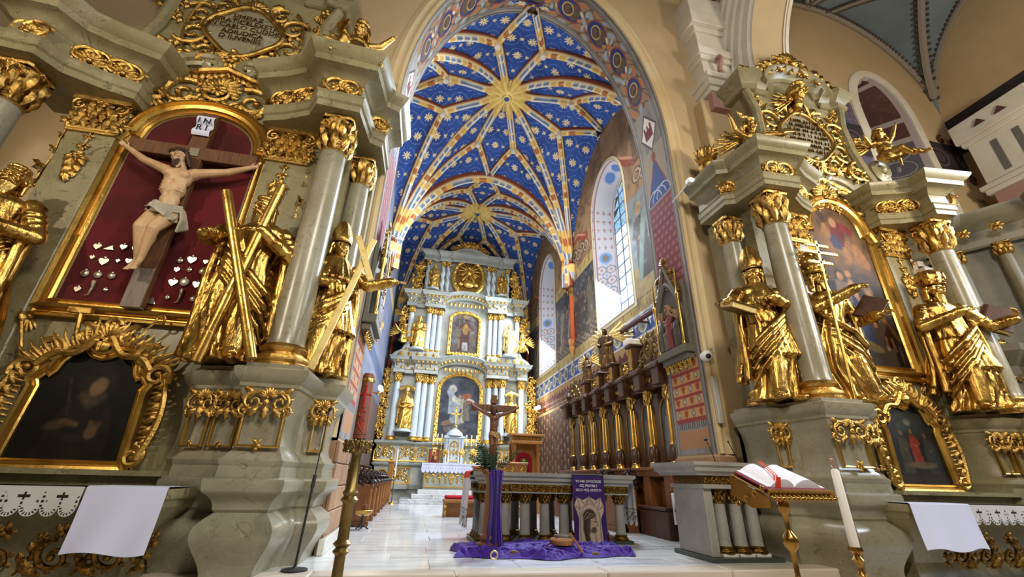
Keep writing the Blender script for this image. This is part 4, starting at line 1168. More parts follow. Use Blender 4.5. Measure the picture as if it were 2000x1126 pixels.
    for sd in (1, -1):
        for (a_, z_, r_, ro) in ((.72, .28, .26, .5), (.74, -.22, .28, -.6), (.45, .55, .2, 1.1), (.48, -.58, .2, -1.2)):
            b.scroll(sd*a_*cs_, ZC+z_*cs_, r_*cs_, (ro if sd > 0 else pi-ro), 1.3, sd if ro > 0 else -sd, .04, .03, 6)
        b.path([(sd*(.60*cs_+.28*cs_*sin(t)), ZC+.75*cs_*cos(t)) for t in np.linspace(.3, 2.9, 16)], .035, .03, .02)
        b.path([(sd*(.1+.8*cs_*t), ZC-.72*cs_-.1*sin(t*6)) for t in np.linspace(0, 1, 12)], .045, .02, .02, 6, .6, .04)
        b.spray(sd*1.0*cs_, ZC+.1, pi/2-sd*1.0, .5, 6, .01); b.spray(sd*.95*cs_, ZC-.5*cs_, -pi/2+sd*.9, .45, 6, .01)
        b.leaf(sd*.25*cs_, ZC+.62*cs_, pi/2-sd*.7, .35, .18, .04); b.leaf(sd*.3*cs_, ZC-.62*cs_, -pi/2+sd*.9, .4, .18, .04)
    b.shell(0, ZC-.55*cs_, .42, -pi/2, 2.6, 11, .06); b.shell(0, ZC+.58*cs_, .34, pi/2, 2.6, 9, .05); b.rosette(0, ZC-.72*cs_, .12, 6, .14)
    carvepart(b, 'cartouche_frame', GOLD, R)
    u3 = (1, 0, 0); 
    if full:                # worn raised lettering, too rubbed to read
        b = MB(); front(b, .10); r = random.Random(6)
        for row in range(7):
            z = ZC+.36*cs_-.12*cs_*row; w_ = RW*.8*sqrt(max(.1, 1-((z-ZC)/RH)**2)); a = -w_
            while a < w_:
                h_ = .035*cs_; b.box(a, a+.012, z-h_, z+h_, 0, .03)
                if r.random() < .6: b.box(a, a+.04, z+r.choice((-h_, 0, h_))-.006, z+.006, 0, .03)
                a += r.choice((.05, .06, .075, .12))
        o = b.build('worn_lettering', GOLDD, car, smooth=False); o['kind'] = 'stuff'
    else:
        text('inscription', '· SIMEIAZ ·\nGRATICELEXETE\nIN CAELO CUDDR\nADIUDICA\nD IUVENES', .135*cs_, GOLDD, (ax, yp-.115, ZC+.25*cs_), u3, (0, 0, 1), car, depth=.006)
    # attic side scrolls and upper gilding
    for sd in (1, -1):
        b = MB(); front(b)
        b.path([(sd*1.72*k, ZA+.02), (sd*1.55*k, ZA+.4), (sd*1.38*k, ZA+1.0), (sd*1.34*k, ZA+1.7), (sd*1.5*k, ZA+2.3)], .11, .10, -.02, 8)
        b.scroll(sd*(1.72*k+.34), ZA+.5, .33, -pi/2, 1.6, -sd, .095, .02, 0)
        b.build('attic_scroll', MARB, R)
    b = MB(); front(b)
    for sd in (1, -1):
        b.scroll(sd*1.25*k, ZA+.3, .3, pi/2, 1.3, sd, .05, .05, 6); b.shell(sd*1.0*k, ZA+.26, .3, pi/2-sd*.3, 2, 7, .03); b.scroll(sd*1.45*k, ZA+.2, .2, -.4 if sd > 0 else pi+.4, 1.3, sd, .04, .06, 5)
        for z in (1.1, 1.5, 1.9): b.spray(sd*1.15*k, ZA+z, pi/2-sd*.3, .4, 6, .02)
        b.shell(sd*1.22*k, ZA+2.15, .3, -pi/2, 1.4, 7, .03)
    carvepart(b, 'attic_gilding', GOLD, R)
    # top cornice (returns to the wall behind) and crest
    tc = [(1.66*k, -.6), (1.64*k, .10), (1.30*k, .16), (1.2*k, .05), (.85*k, .05)]
    pc_ = [(0, ZA+2.3), (.04, ZA+2.32), (.05, ZA+2.42), (.0, ZA+2.45), (.06, ZA+2.52), (.14, ZA+2.58), (.2, ZA+2.62), (.21, ZA+2.74), (.17, ZA+2.77), (-.2, ZA+2.78)]
    for sd in (1, -1):
        b = MB(); plan(b); P = b.sweep([(u/k, d) for u, d in tc] if sd > 0 else [(-u/k, d) for u, d in tc[::-1]], pc_)
        b.add([tuple(p) for p in P[:, -1]], [tuple(range(len(tc)))]); b.add([tuple(p) for p in P[:, 0]], [tuple(range(len(tc)))])
        b.build('top_cornice', MARB, R, sharp=30)
    b = MB(); front(b)
    pl = [(.9*k*cos(t), ZA+2.55+.55*sin(t)) for t in np.linspace(0, pi, 17)]
    b.sweep(pl, [(-.16, -.3), (-.16, .06), (-.08, .08), (0, .16), (.06, .26), (.12, .3), (.16, .3), (.16, -.3)]); b.build('curved_pediment', MARB, R, sharp=30)
    b = MB(); front(b, .18)
    for t in np.linspace(.15, pi-.15, 13): b.leaf(1.08*k*cos(t), ZA+2.58+.7*sin(t), t+(.5 if t < pi/2 else -.5), .26, .16, .05, .3, .4)
    for sd in (1, -1):
        for u in (1.0, 1.18, 1.36, 1.54): b.leaf(sd*u*k, ZA+2.78, pi/2-sd*.4, .24, .15, .0, .3, .4)
        b.scroll(sd*.42*k, ZA+3.2, .22, pi/2, 1.3, sd, .05, .05, 5); b.scroll(sd*.85*k, ZA+2.98, .17, pi/2, 1.3, sd, .04, .03, 5); b.leaf(sd*.62*k, ZA+3.1, pi/2-sd*.9, .35, .18, .03)
    rocaille(b, 0, ZA+3.32, .9*k, .5, 4); b.shell(0, ZA+3.3, .5, pi/2, 2.4, 9, .06)
    carvepart(b, 'crest', GOLD, R)
    # -- frame of the main picture
    pth = arch_frame_path(hw, 3.06, 5.8, 6.52, .12)
    fr = thing('picture_frame', '', ''); del fr['label'], fr['category']; fr.parent = R
    b = MB(); front(b); b.sweep(pth, FPROF, closed=True); b.build('gilded_moulding', GOLDF, fr, sharp=25)
    b = MB(); front(b)
    for sd in (1, -1):
        b.scroll(sd*(hw+.2), 2.86, .12, -pi/2, 1.2, -sd, .03, .04, 3)
        b.shell(sd*(hw+.12), 2.78, .24, -pi/2+sd*.2, 1.6, 7, .02)
    b.path([(x, 2.82) for x in np.linspace(-hw-.1, hw+.1, 9)], .035, .035, .04)
    b.carve(GOLD, fr)
    # -- ornate lower picture
    low = thing('lower_frame', '', ''); del low['label'], low['category']; low.parent = R
    lw = .56*k
    inner = [(lw*1.02, 1.08), (lw*.93, 1.9), (lw*.99, 1.97), (lw*.9, 2.03), (lw*.83, 2.0), (lw*.72, 2.08), (lw*.66, 2.2), (lw*.52, 2.31), (lw*.34, 2.33), (lw*.2, 2.27), (0, 2.24)]
    inner = inner+[(-a, z) for a, z in inner[:-1][::-1]]
    b = MB(); front(b, .13); b.sweep(inner, [(0, -.02), (0, .03), (.018, .045), (.03, .03), (.045, .03), (.065, .075), (.095, .085), (.12, .06), (.13, -.02)], closed=True)
    b.build('gilded_moulding', GOLDF, low, sharp=25)
    b = MB(); front(b, .14)
    r = random.Random(3)
    for sd in (1, -1):
        for i in range(15):
            z = 1.12+i*.068
            b.leaf(sd*(lw+.13), z, pi/2-sd*1.35+r.uniform(-.15, .15), .20*(.8+.3*sin(i)), .055, .03, .4, .5, 5, 1)
            if i % 2: b.leaf(sd*(lw+.20), z+.03, pi/2-sd*.5, .16, .08, .05, .4, .4)
        b.path([(sd*(lw*1.22+.11+.10*sin(t*3.0)), 1.1+.95*t) for t in np.linspace(0, 1, 14)], .045, .035, .04)
        b.scroll(sd*(lw*1.28+.02), 1.13, .14, pi/2, 1.4, -sd, .04, .03, 3)
        b.scroll(sd*(lw*1.25), 2.08, .17, -.5 if sd > 0 else pi+.5, 1.3, sd, .045, .03, 5)
        b.scroll(sd*(lw*.92), 2.32, .17, .8 if sd > 0 else pi-.8, 1.3, sd, .045, .03, 5)
        b.scroll(sd*(lw*.45), 2.55, .15, 1.2 if sd > 0 else pi-1.2, 1.3, sd, .04, .03, 4)
        for i in range(16):
            t = i/15; b.leaf(sd*(lw*1.25-lw*1.05*t), 2.16+.30*t, pi/2-sd*(1.0-.8*t), .30*(.75+.35*(i % 2)), .055, .03, .35, .5, 5, 1)
        b.path([(sd*(lw*1.1-lw*1.0*t), 2.14+.36*t+.06*sin(t*7)) for t in np.linspace(0, 1, 16)], .045, .045, .05)
    if not full:
        for pts_, w_ in (([(-.86, 2.32), (-1.0, 2.66)], .02), ([(-.36, 2.52), (-.42, 2.84)], .028), ([(.86, 2.28), (1.04, 2.52)], .016)): b.path(pts_, w_, w_, .03)
        b.box(-.56, -.30, 2.83, 2.90, .02, .08); b.leaf(-1.0, 2.64, 1.97, .2, .08, .02); b.ell((1.04, 2.54, .06), .045, 8, 6); b.ell((1.11, 2.52, .06), .045, 8, 6)
        b.path([(.50+.05*cos(a), 2.84+.05*sin(a)) for a in np.linspace(0, 2*pi, 13)], .014, .014, .04); b.path([(.46, 2.80), (.36, 2.66)], .016, .016, .04); b.box(-.018, .018, 2.34, 2.54, .12, .16); b.box(-.07, .07, 2.46, 2.49, .12, .16)
    b.shell(0, 2.5, .3, pi/2, 2.2, 9, .05); b.scroll(0, 2.7, .11, 0, 1.2, 1, .035, .05, 4); b.ell((0, 2.42, .1), (.09, .09, .05), 10, 6)
    b.carve(GOLD, low)
    # -- mensa (altar table)
    mz = .83; mw = 2.2 if full else 1.75
    b = MB(); plan(b)
    b.sweep([(mw, -.1), (mw-.03, 1.22), (-mw+.03, 1.22), (-mw, -.1)], [(-.3, -.5), (-.25, -.2), (-.40, .0), (-.42, .12), (-.28, .42), (-.10, .62), (-.06, .66), (-.05, .72), (-.01, .74), (0, .76), (0, .83), (-.5, .83)])
    b.box(-mw+.03, mw-.03, .3, 1.21, .77, .83)
    o = b.build('altar_table', MARB, R, sharp=30)
    b = MB((ax, yp-1.0, 0), (s*k, 0, 0), (0, -.35, .94), (0, -.94, -.35))
    for u in np.linspace(-1.35, 1.35, 7):
        b.scroll(u, .28, .16, pi/2, 1.3, 1 if u > 0 else -1, .03, .02, 6); b.spray(u+.15, .12, pi/3, .35, 6, .02); b.leaf(u-.1, .1, 2.4, .25, .12, .02); b.rosette(u+.05, .5, .09, 5, .03)
    carvepart(b, 'table_ornament', GOLDD, R)
    return R
LA = dict(ax=-4.0, yp=6.45, s=1, k=1.0); RA = dict(ax=8.2, yp=6.1, s=-1, k=.9)
altar_l = side_altar(-4.0, 6.45, 1, 1.0, 'side_altar', 'tall olive marble side altar left of the arch holding a crucifix on red velvet', .93, False, 6.35, 7.45, 1.12)
altar_r = side_altar(8.2, 6.1, -1, .9, 'side_altar', 'tall olive marble side altar right of the arch holding a family painting', .70, True, 6.05, 6.95, 1.22)
# ================================================================ carved figures
def rotm(yaw=0, pitch=0, roll=0):
    cy_, sy_ = cos(yaw), sin(yaw); cp_, sp_ = cos(pitch), sin(pitch); cr_, sr_ = cos(roll), sin(roll)
    Rz = np.array([[cy_, -sy_, 0], [sy_, cy_, 0], [0, 0, 1]]); Rx = np.array([[1, 0, 0], [0, cp_, -sp_], [0, sp_, cp_]]); Ry = np.array([[cr_, 0, sr_], [0, 1, 0], [-sr_, 0, cr_]])
    return Rz @ Ry @ Rx
def remesh(o, vox, it=3, fac=.5):
    m = o.modifiers.new('union', 'REMESH'); m.mode = 'VOXEL'; m.voxel_size = vox; m.use_smooth_shade = True
    if it:
        q = o.modifiers.new('soften', 'SMOOTH'); q.factor = fac; q.iterations = it
def head(b, c, Rm, s, beard=0.0, hair=1.0, seed=1, curls=True):
    """s = head height. face looks along local -y"""
    r = random.Random(seed); c = np.asarray(c, float)
    def T(x, y, z): return c+s*(Rm @ np.array([x, y, z]))
    E = lambda x, y, z, rx, ry, rz: b.ell(T(x, y, z), (s*rx, s*ry, s*rz), 10, 7, Rm)
    E(0, .03, .10, .36, .42, .42); E(0, -.08, -.16, .27, .30, .34); E(0, -.17, -.40, .15, .14, .10)      # skull, face, chin
    b.caps(T(0, -.40, .06), T(0, -.50, -.10), s*.035, s*.06, 6); E(0, -.46, -.13, .075, .06, .045)          # nose
    for sx in (-1, 1):
        E(sx*.14, -.36, .10, .12, .07, .035)                     # brow
        E(sx*.135, -.335, .015, .065, .06, .045)                 # eyeball
        E(sx*.17, -.30, -.12, .09, .09, .08)                     # cheek
        E(sx*.36, .0, -.04, .04, .07, .11)                       # ear
    E(0, -.385, -.245, .10, .045, .022); E(0, -.375, -.295, .085, .045, .025)
    b.caps(T(0, .02, -.3), T(0, .05, -.72), s*.2, s*.22, 9)      # neck
    if beard:
        for i in range(9):
            a = (i-4)/4
            b.caps(T(a*.2, -.28+.1*abs(a), -.33), T(a*.15+r.uniform(-.04, .04), -.36+.12*abs(a), -.42-beard*(.5-.2*abs(a))), s*.085, s*.04, 6)
        for sx in (-1, 1): b.caps(T(sx*.02, -.41, -.21), T(sx*.19, -.33, -.32), s*.05, s*.03, 6)
    if hair:
        for i in range(16):
            a = pi*.05+(i/15)*pi*.9; x, y = .36*cos(a), .04+.36*sin(a)
            for q in range(2 if curls else 1):
                z0 = .30-.25*q
                b.caps(T(x*(.8+.25*q), y*(.8+.25*q), z0), T(x*1.18+r.uniform(-.05, .05), y*1.1, z0-.28-.25*hair*q), s*.10, s*.075, 6)
        for i in range(7):
            a = pi*(1.1+.8*i/6); b.ell(T(.27*cos(a), .03+.33*sin(a), .40), s*.11, 7, 5)
    return T
def hand(b, wr, dirv, nrmv, L, curl=.5, side=1):
    """palm and five fingers; dirv = towards the fingertips, nrmv = back of the hand"""
    d = nrm(dirv); n = nrm(np.asarray(nrmv, float)-d*np.dot(nrmv, d)); x = np.cross(d, n)*side
    wr = np.asarray(wr, float)
    Rm = np.stack([x, d, n], 1)
    b.ell(wr+d*L*.24, (L*.19, L*.28, L*.09), 8, 6, Rm)
    for i, (off, ln) in enumerate(((-.165, .44), (-.055, .50), (.055, .47), (.16, .37))):
        p = wr+d*L*.42+x*L*off; rr = L*.047; an = 0; d0 = d; d = nrm(d+x*(i-1.5)*.07)
        for q in range(3):
            an += curl*(.8 if q == 0 else 1.0)
            p2 = p+(d*cos(an)-n*sin(an))*L*ln*(.42, .32, .26)[q]; b.caps(p, p2, rr, rr*.9, 6); p = p2; rr *= .92
        d = d0
    p = wr+d*L*.12-x*L*.16
    p2 = p+nrm(-x*.75+d*.75-n*.25)*L*.22; b.caps(p, p2, L*.065, L*.058, 6); b.caps(p2, p2+nrm(-x*.2+d-n*.5*curl)*L*.2, L*.056, L*.045, 6)
def arm(b, sh, el, wr, r0, r1, r2, H, fold=0, seed=0):
    b.caps(sh, el, r0, r1, 9); b.caps(el, wr, r1, r2, 9)
    if fold:
        sh, el, wr = map(lambda q: np.asarray(q, float), (sh, el, wr)); r = random.Random(seed)
        for a_, b_, ra, rb in ((sh, el, r0, r1), (el, wr, r1, r2)):
            d = nrm(b_-a_); s1 = nrm(np.cross(d, (.3, .2, 1))); s2 = np.cross(d, s1)
            for i in range(fold):
                t = (i+.5)/fold; c = a_+(b_-a_)*t; ph = r.uniform(0, 6)
                rr = ra+(rb-ra)*t
                P = [c+(s1*cos(ph+q)+s2*sin(ph+q))*rr*.98+d*.25*rr*sin(q*1.3) for q in np.linspace(0, 3.6, 8)]
                b.tube(P, rr*.16, 5)
def robed(name, label, loc, H, m, rz=0, seed=1, sway=.03, armL=None, armR=None, hd=(0, 0, 0), beard=1.0, hair=1.0, cloak=True, swag=1, vox=.0062, cat='statue', group=None, hat=None, hatm=None, cape=0, parent=None, lean=0.0, tunic=False, wings=False, plinth=None):
    """armL is the viewer's left arm: (elbow, wrist, finger direction, back-of-hand, curl)"""
    r = random.Random(seed); b = MB(); hnd = []; hm = GOLDH if m in (GOLDS, GOLD) else m
    n, k = 64, 96
    zs = np.linspace(.012, .84, n); A = np.arange(k)*2*pi/k
    rx = np.interp(zs, [0, .08, .3, .48, .6, .7, .78, .815, .84], [.175, .155, .140, .130, .108, .118, .128, .095, .05])
    ry = np.interp(zs, [0, .08, .3, .48, .6, .7, .78, .815, .84], [.135, .120, .108, .100, .085, .092, .082, .068, .045])
    amp = np.interp(zs, [0, .45, .6, .75, .84], [.34, .24, .15, .08, 0])
    cx = sway*np.sin(pi*np.clip(zs/.62, 0, 1.3))+lean*zs; cyy = -.012*np.sin(pi*zs/.8)
    f = np.zeros((n, k)); 
    for q, wgt in ((6, .4), (11, .6), (17, .5)):
        p0 = r.uniform(0, 6); tw = r.uniform(-1.5, 1.5)
        f += wgt*(1-2*np.abs(np.sin(q/2*A[None, :]+p0+tw*zs[:, None]+.7*np.sin(zs[:, None]*9+p0)+.35*np.sin(zs[:, None]*23+3*p0)))**.7)
    R = 1+amp[:, None]*f*.55
    P = np.stack([cx[:, None]+rx[:, None]*R*np.cos(A), cyy[:, None]+ry[:, None]*R*np.sin(A), np.outer(zs, np.ones(k))], -1)
    b.grid(P[:, ::-1], cv=True); b.F.append(tuple(range(k))); b.F.append(tuple((n-1)*k+i for i in reversed(range(k))))
    # advanced knee, feet
    ks = 1 if sway >= 0 else -1
    b.caps((-ks*.05+cx[12], -.085, .30), (-ks*.055, -.10, .06), .062, .05, 9)
    for sx in (-1, 1): b.caps((sx*.06, -.08, .022), (sx*.075, -.175 if sx == -ks else -.15, .016), .03, .022, 8)
    sx_ = lean*.8
    # mantle: swags across the front, falls on both sides
    if swag:
        for j in range(4):
            z0 = .50-(.045*j+r.uniform(0, .02))*swag; kk = ks
            pts = [(-.15*kk, .0, z0-.16-.03*j), (-.125*kk, -.09, z0-.10-.02*j), (-.03*kk, -.125-.003*j, z0-.01-.012*j), (.09*kk, -.10, z0+.09), (.15*kk, -.02, z0+.17)]
            b.tube(np.array(pts), np.array([.010, .016, .019, .016, .010])*(1.35 if j == 0 else r.uniform(.8, 1.15)), 7)
    if cloak:
        for sx in (-1, 1):
            for j in range(8):
                a = .1+.27*j
                t = np.linspace(0, 1, 8); 
                X = sx_+sx*(.12+.075*t+.02*np.sin(t*5+j))*cos(a*.72)*1.05; Y = (.03+.085*t)*sin(a)*1.0+.02-.05*(j == 0); Z = .80-(.66-.05*(j % 2)+.12*(sx == ks))*t
                b.tube(np.stack([X-sx_*t, Y, Z], 1), np.interp(t, [0, .3, 1], [.016, .022, .028]), 7)
    if cape:                       # short cape, with a clasp
        for i in range(18):
            a = i*2*pi/18; b.caps((sx_+.06*cos(a), .05*sin(a), .83), (sx_+.155*cos(a), .115*sin(a), .83-.17*cape), .022, .024, 6)
    if tunic:                      # knee-length surplice hem
        for i in range(26):
            a = i*2*pi/26; rr = 1+.06*(i % 2)
            b.caps((cx[36]+.125*cos(a), .095*sin(a), .52), (cx[22]+.158*rr*cos(a), .122*rr*sin(a), .30), .014, .019, 6)
    sh = .135
    for sx, ar in ((-1, armL), (1, armR)):
        S0 = np.array([sx_+sx*sh, .0, .775])
        if ar is None: ar = ((sx*.19, -.01, .60), (sx*.12, -.13, .56), (-sx*.8, -.5, .1), (0, -.5, 1), .6)
        el, wr, dv, nv, cu = ar
        el = np.array(el)+(sx_, 0, 0); wr = np.array(wr)+(sx_, 0, 0)
        arm(b, S0, el, wr, .050, .043, .036, H, 5, seed+sx)
        b.caps(wr, np.asarray(wr)+nrm(dv)*.02, .024, .022, 7)
        h1 = MB(); hand(h1, np.asarray(wr)+nrm(dv)*.012, dv, nv, .102, cu, sx); h1.caps(np.asarray(wr)-nrm(dv)*.02, np.asarray(wr)+nrm(dv)*.03, .021, .020, 8); hnd.append(h1)
    hc = np.array([sx_*1.1+lean*.05, -.02, .925]); Rm = rotm(*hd)
    h2 = MB(); T = head(h2, hc, Rm, .145, beard*.9, hair, seed)
    for q in [b, h2]+hnd:
        for i in range(len(q.V)): q.V[i] = q.V[i]*H
    o = b.build(name, m, parent)
    remesh(h2.build('head', hm, o), max(.0032*H, vox*.45*H), 1, .3)
    for h1 in hnd: remesh(h1.build('hand', hm, o), max(.0030*H, vox*.4*H), 1, .3)
    o.location = loc; o.rotation_euler = (0, 0, rz)
    if label: tag(o, label, cat, group)
    remesh(o, vox*H)
    hatm = hatm or m
    if hat:
        hb = MB(o=H*T(0, .03, .30), u=H*.145*Rm[:, 0], v=H*.145*Rm[:, 1], w=H*.145*Rm[:, 2])
        if hat == 'mitre':
            A = np.arange(32)*2*pi/32; t = np.linspace(0, 1, 9)
            hgt = .55+.75*np.abs(np.sin(A))**1.6
            P = np.zeros((10, 32, 3))
            for i, q in enumerate(np.append(t, 1.0)):
                kx = .42+.14*sin(q*pi*.75)-.03*q; ky = .46*(1-q**1.5)+.03
                if i == 9: kx *= .9; ky *= .2
                P[i] = np.stack([kx*np.cos(A), ky*np.sin(A), -.02+hgt*q-(.25 if i == 9 else 0)], 1)
            hb.grid(P[:, ::-1], cv=True)
            hb.lathe([(.44, -.04), (.47, 0), (.47, .1), (.44, .13)], n=24, sy=1.05)
            hb.tube([(0, -.47, .1), (0, -.36, .6), (0, -.1, 1.2)], .04, 6)
        elif hat == 'tiara':
            hb.lathe([(.42, -.05), (.5, .0), (.5, .14), (.46, .18), (.54, .4), (.55, .5), (.5, .56), (.5, .85), (.46, .92), (.36, 1.15), (.2, 1.32), (.08, 1.4), (.09, 1.46), (0, 1.52)], n=20)
            for z, R_ in ((.16, .5), (.54, .55), (.9, .47)):
                for i in range(10): hb.ell((R_*cos(i*.628), R_*sin(i*.628), z+.06), (.07, .07, .12), 6, 5)
        elif hat == 'crown':
            hb.lathe([(.42, -.05), (.5, .0), (.52, .15), (.60, .45), (.5, .7), (.3, .86), (.1, .92), (0, .94)], n=20)
            for i in range(10): hb.ell((.58*cos(i*.628), .58*sin(i*.628), .42), (.08, .08, .2), 6, 5); hb.ell((.52*cos(i*.628), .52*sin(i*.628), .08), .07, 6, 4)
        hb.build({'mitre': 'mitre', 'tiara': 'tiara', 'crown': 'jewelled_hat'}[hat], hatm, o)
    if wings: add_wings(o, H, hatm, .78, .5)
    if plinth:
        pb = MB(); pb.lathe([(0, -plinth), (.23*H, -plinth), (.23*H, -plinth*.6), (.2*H, -plinth*.5), (.2*H, -.02), (.19*H, .012), (0, .012)], n=20); pb.build('plinth', plinthm(m), o)
    return o
def plinthm(m): return HAC if m in (GOLDB, GOLDP) else MARB
def add_wings(o, H, m, zc, L, spread=.9, back=.09):
    for sx in (-1, 1):
        b = MB(o=(sx*.05*H, back*H, zc*H), u=(sx*H, .35*H, 0), v=(0, .05*H, H), w=(0, -H, 0))
        for row, (nf, ln, z) in enumerate(((7, L, 0), (6, L*.65, .03), (5, L*.4, .05))):
            for i in range(nf):
                an = .9-spread*2.0*i/(nf-1)*.75
                b.leaf(.03+.02*i, .05-.015*i, an, ln*(1-.25*abs(i-nf*.35)/nf), L*.16, z, .06, .06, 6, 1)
        b.tube([(0, 0, 0), (.08, .1, .03), (.2, .16, .03), (.3, .17, .02)], [.035, .04, .03, .015], 7)
        w = b.build('wing', m, o, smooth=True, sharp=60)
def putto(name, label, loc, H, m, rz=0, pose='sit', armL=(( -.3, -.05, .62), (-.45, -.12, .78)), armR=((.3, -.05, .62), (.42, -.12, .5)), legL=((-.16, -.30, .30), (-.2, -.32, .02)), legR=((.18, -.28, .26), (.22, -.42, .05)), hd=(0, 0, 0), wings=True, drape=True, seed=3, vox=.013, cat='statue', group=None, tilt=0, sash=0):
    """winged child, H = sitting height; local front is -y"""
    b = MB()
    b.ell((0, 0, .20), (.17, .15, .16), 12, 8); b.ell((0, -.01, .38), (.145, .125, .17), 12, 8); b.ell((0, -.005, .53), (.16, .11, .11), 12, 8); b.ell((0, -.06, .33), (.11, .09, .12), 10, 7)
    for sx, ar in ((-1, armL), (1, armR)):
        el, wr = map(np.array, ar); S0 = np.array([sx*.15, 0, .575])
        b.caps(S0, el, .062, .050, 9); b.caps(el, wr, .052, .034, 9); d = nrm(wr-el); hand(b, wr, d, (0, -.6, .8) if abs(d[2]) < .8 else (sx, 0, .2), .13, .35, sx)
    for sx, lg in ((-1, legL), (1, legR)):
        kn, an = map(np.array, lg); S0 = np.array([sx*.09, -.03, .15])
        b.caps(S0, kn, .105, .075, 10); b.caps(kn, an, .075, .045, 9); b.caps(an, an+(sx*.02, -.12, -.03), .045, .03, 8)
    head(b, np.array([0, -.02, .79]), rotm(*hd), .29, 0, .8, seed)
    if drape:
        for j in range(4): b.tube([(-.2, .02, .2-.02*j), (-.08, -.16, .14-.03*j), (.08, -.18, .16-.03*j), (.22, -.02, .26-.02*j), (.3, .06, .1-.04*j)], [.03, .04, .045, .04, .02], 7)
    if sash:
        for j in range(3): b.tube([(.1, .05, .6), (.28, .0, .62+.03*j), (.45, -.06, .56+.03*j), (.62, -.04, .66+.03*j), (.8, -.02, .7+.02*j)], [.03, .04, .035, .03, .02], 7)
    for i in range(len(b.V)): b.V[i] = b.V[i]*H
    o = b.build(name, m); o.location = loc; o.rotation_euler = (0, tilt, rz)
    tag(o, label, cat, group); remesh(o, vox*H, 1)
    if wings: add_wings(o, H, m, .55, .46, .9, .12)
    return o
def corpus(name, label, c, H, m, hairm, loinm, y, parent=None, cat='crucifix figure', knee=.035):
    """crucified body: c = world x,z of the breastbone, hands reach out and up"""
    b = MB(); ex = []
    # z measured from the breastbone down in units of H (head to foot)
    pts = {}
    b.ell((0, -.03, 0.0), (.088, .062, .085), 14, 9); b.ell((0, -.03, -.10), (.078, .055, .08), 14, 9); b.ell((0, -.025, -.19), (.062, .046, .08), 14, 9); b.ell((.003, -.02, -.27), (.078, .056, .06), 14, 9)
    for sx in (-1, 1):
        b.ell((sx*.042, -.068, .015), (.045, .028, .034), 10, 7)                   # pectorals
        for j in range(4): b.tube([(sx*.015, -.085+.004*j, -.045-.022*j), (sx*.05, -.076, -.052-.024*j), (sx*.078, -.045, -.05-.024*j)], .007, 5)
        b.caps((sx*.02, -.06, -.12), (sx*.02, -.055, -.2), .016, .014, 6)
        sh = np.array([sx*.10, -.02, .065]); el = np.array([sx*.27, -.005, .135]); wr = np.array([sx*.41, .0, .225])
        if sx > 0: el = np.array([.275, -.005, .125]); wr = np.array([.42, 0, .205])
        b.caps((sx*.06, -.02, .04), sh, .045, .04, 9); b.caps(sh, el, .037, .027, 9); b.caps(el, wr, .029, .017, 9)
        b.ell(sh+(el-sh)*.45+(0, -.006, .004), (.035, .024, .024), 9, 6)
        h1 = MB(); hand(h1, wr-nrm(wr-el)*.004, nrm(wr-el), (0, 1, 0), .085, .45, -sx); h1.caps(wr-nrm(wr-el)*.03, wr+nrm(wr-el)*.02, .018, .017, 8); ex.append(('hand', h1))
        hp = np.array([sx*.045, -.015, -.29]); kn = np.array([-.012+sx*.038, -.105, -.455]); an = np.array([-.02+sx*.014, -.03-.02*(sx > 0), -.66])
        b.caps(hp, kn, .055, .039, 10); b.caps(kn, an, .038, .021, 10); b.ell(kn+(an-kn)*.3+(0, .014, 0), (.03, .032, .06), 9, 7)
        b.caps(an, an+(sx*.006, -.035, -.075), .022, .015, 8)
        for t in range(4): b.caps(an+(sx*.006+(t-1.5)*.010, -.035, -.075), an+(sx*.008+(t-1.5)*.012, -.048, -.094), .0065, .005, 5)
    head_c = np.array([-.028, -.065, .165])
    h2 = MB(); T = head(h2, head_c, rotm(-.35, .38, -.22), .125, .7, 0, 5); ex.append(('head', h2))
    for q in [b]+[e[1] for e in ex]:
        for i in range(len(q.V)): q.V[i] = q.V[i]*H
    o = b.build(name, m, parent); o.location = (c[0], y, c[1])
    if parent is None: tag(o, label, cat)
    remesh(o, .0065*H, 1)
    for nm_, q in ex: remesh(q.build(nm_, m, o), .0034*H, 1, .3)
    hb = MB()
    Rm = rotm(-.35, .38, -.22); s = .125; r = random.Random(2)
    def T2(x, y_, z): return head_c+s*(Rm @ np.array([x, y_, z]))
    for i in range(18):
        a = pi*.02+i/17*pi*.96; x, y_ = .37*cos(a), .04+.37*sin(a)
        hb.tube([T2(x*.5, y_*.5, .45), T2(x, y_, .2), T2(x*1.15, y_*1.05, -.15), T2(x*1.1+r.uniform(-.1, .1), y_-.05, -.55-.25*(r.random()))], [.012, .016, .015, .006], 6)
    for i in range(6): hb.caps(T2((i-2.5)*.07, -.33, -.36), T2((i-2.5)*.05, -.40, -.62), .011, .004, 5)
    hb.ell(T2(0, .06, .22), (s*.37, s*.36, s*.34), 12, 8, Rm)
    for i in range(len(hb.V)): hb.V[i] = hb.V[i]*H
    hb.build('hair', hairm, o)
    tb = MB()
    for j in range(3):
        A = np.linspace(0, 2*pi, 40); tb.tube([T2(.42*cos(a+j), .02+.45*sin(a+j), .26+.05*sin(a*7+j*2)) for a in A], s*.035, 5, cap=False)
    for i in range(22):
        a = i*2*pi/22; tb.caps(T2(.42*cos(a), .02+.45*sin(a), .26), T2(.56*cos(a), .02+.6*sin(a), .32+.1*sin(i*3)), s*.02, s*.004, 4)
    for i in range(len(tb.V)): tb.V[i] = tb.V[i]*H
    tb.build('crown_of_thorns', HAIR, o)
    lb = MB()
    n, k = 12, 40; A = np.arange(k)*2*pi/k; zs = np.linspace(-.245, -.352, n)
    P = np.zeros((n, k, 3))
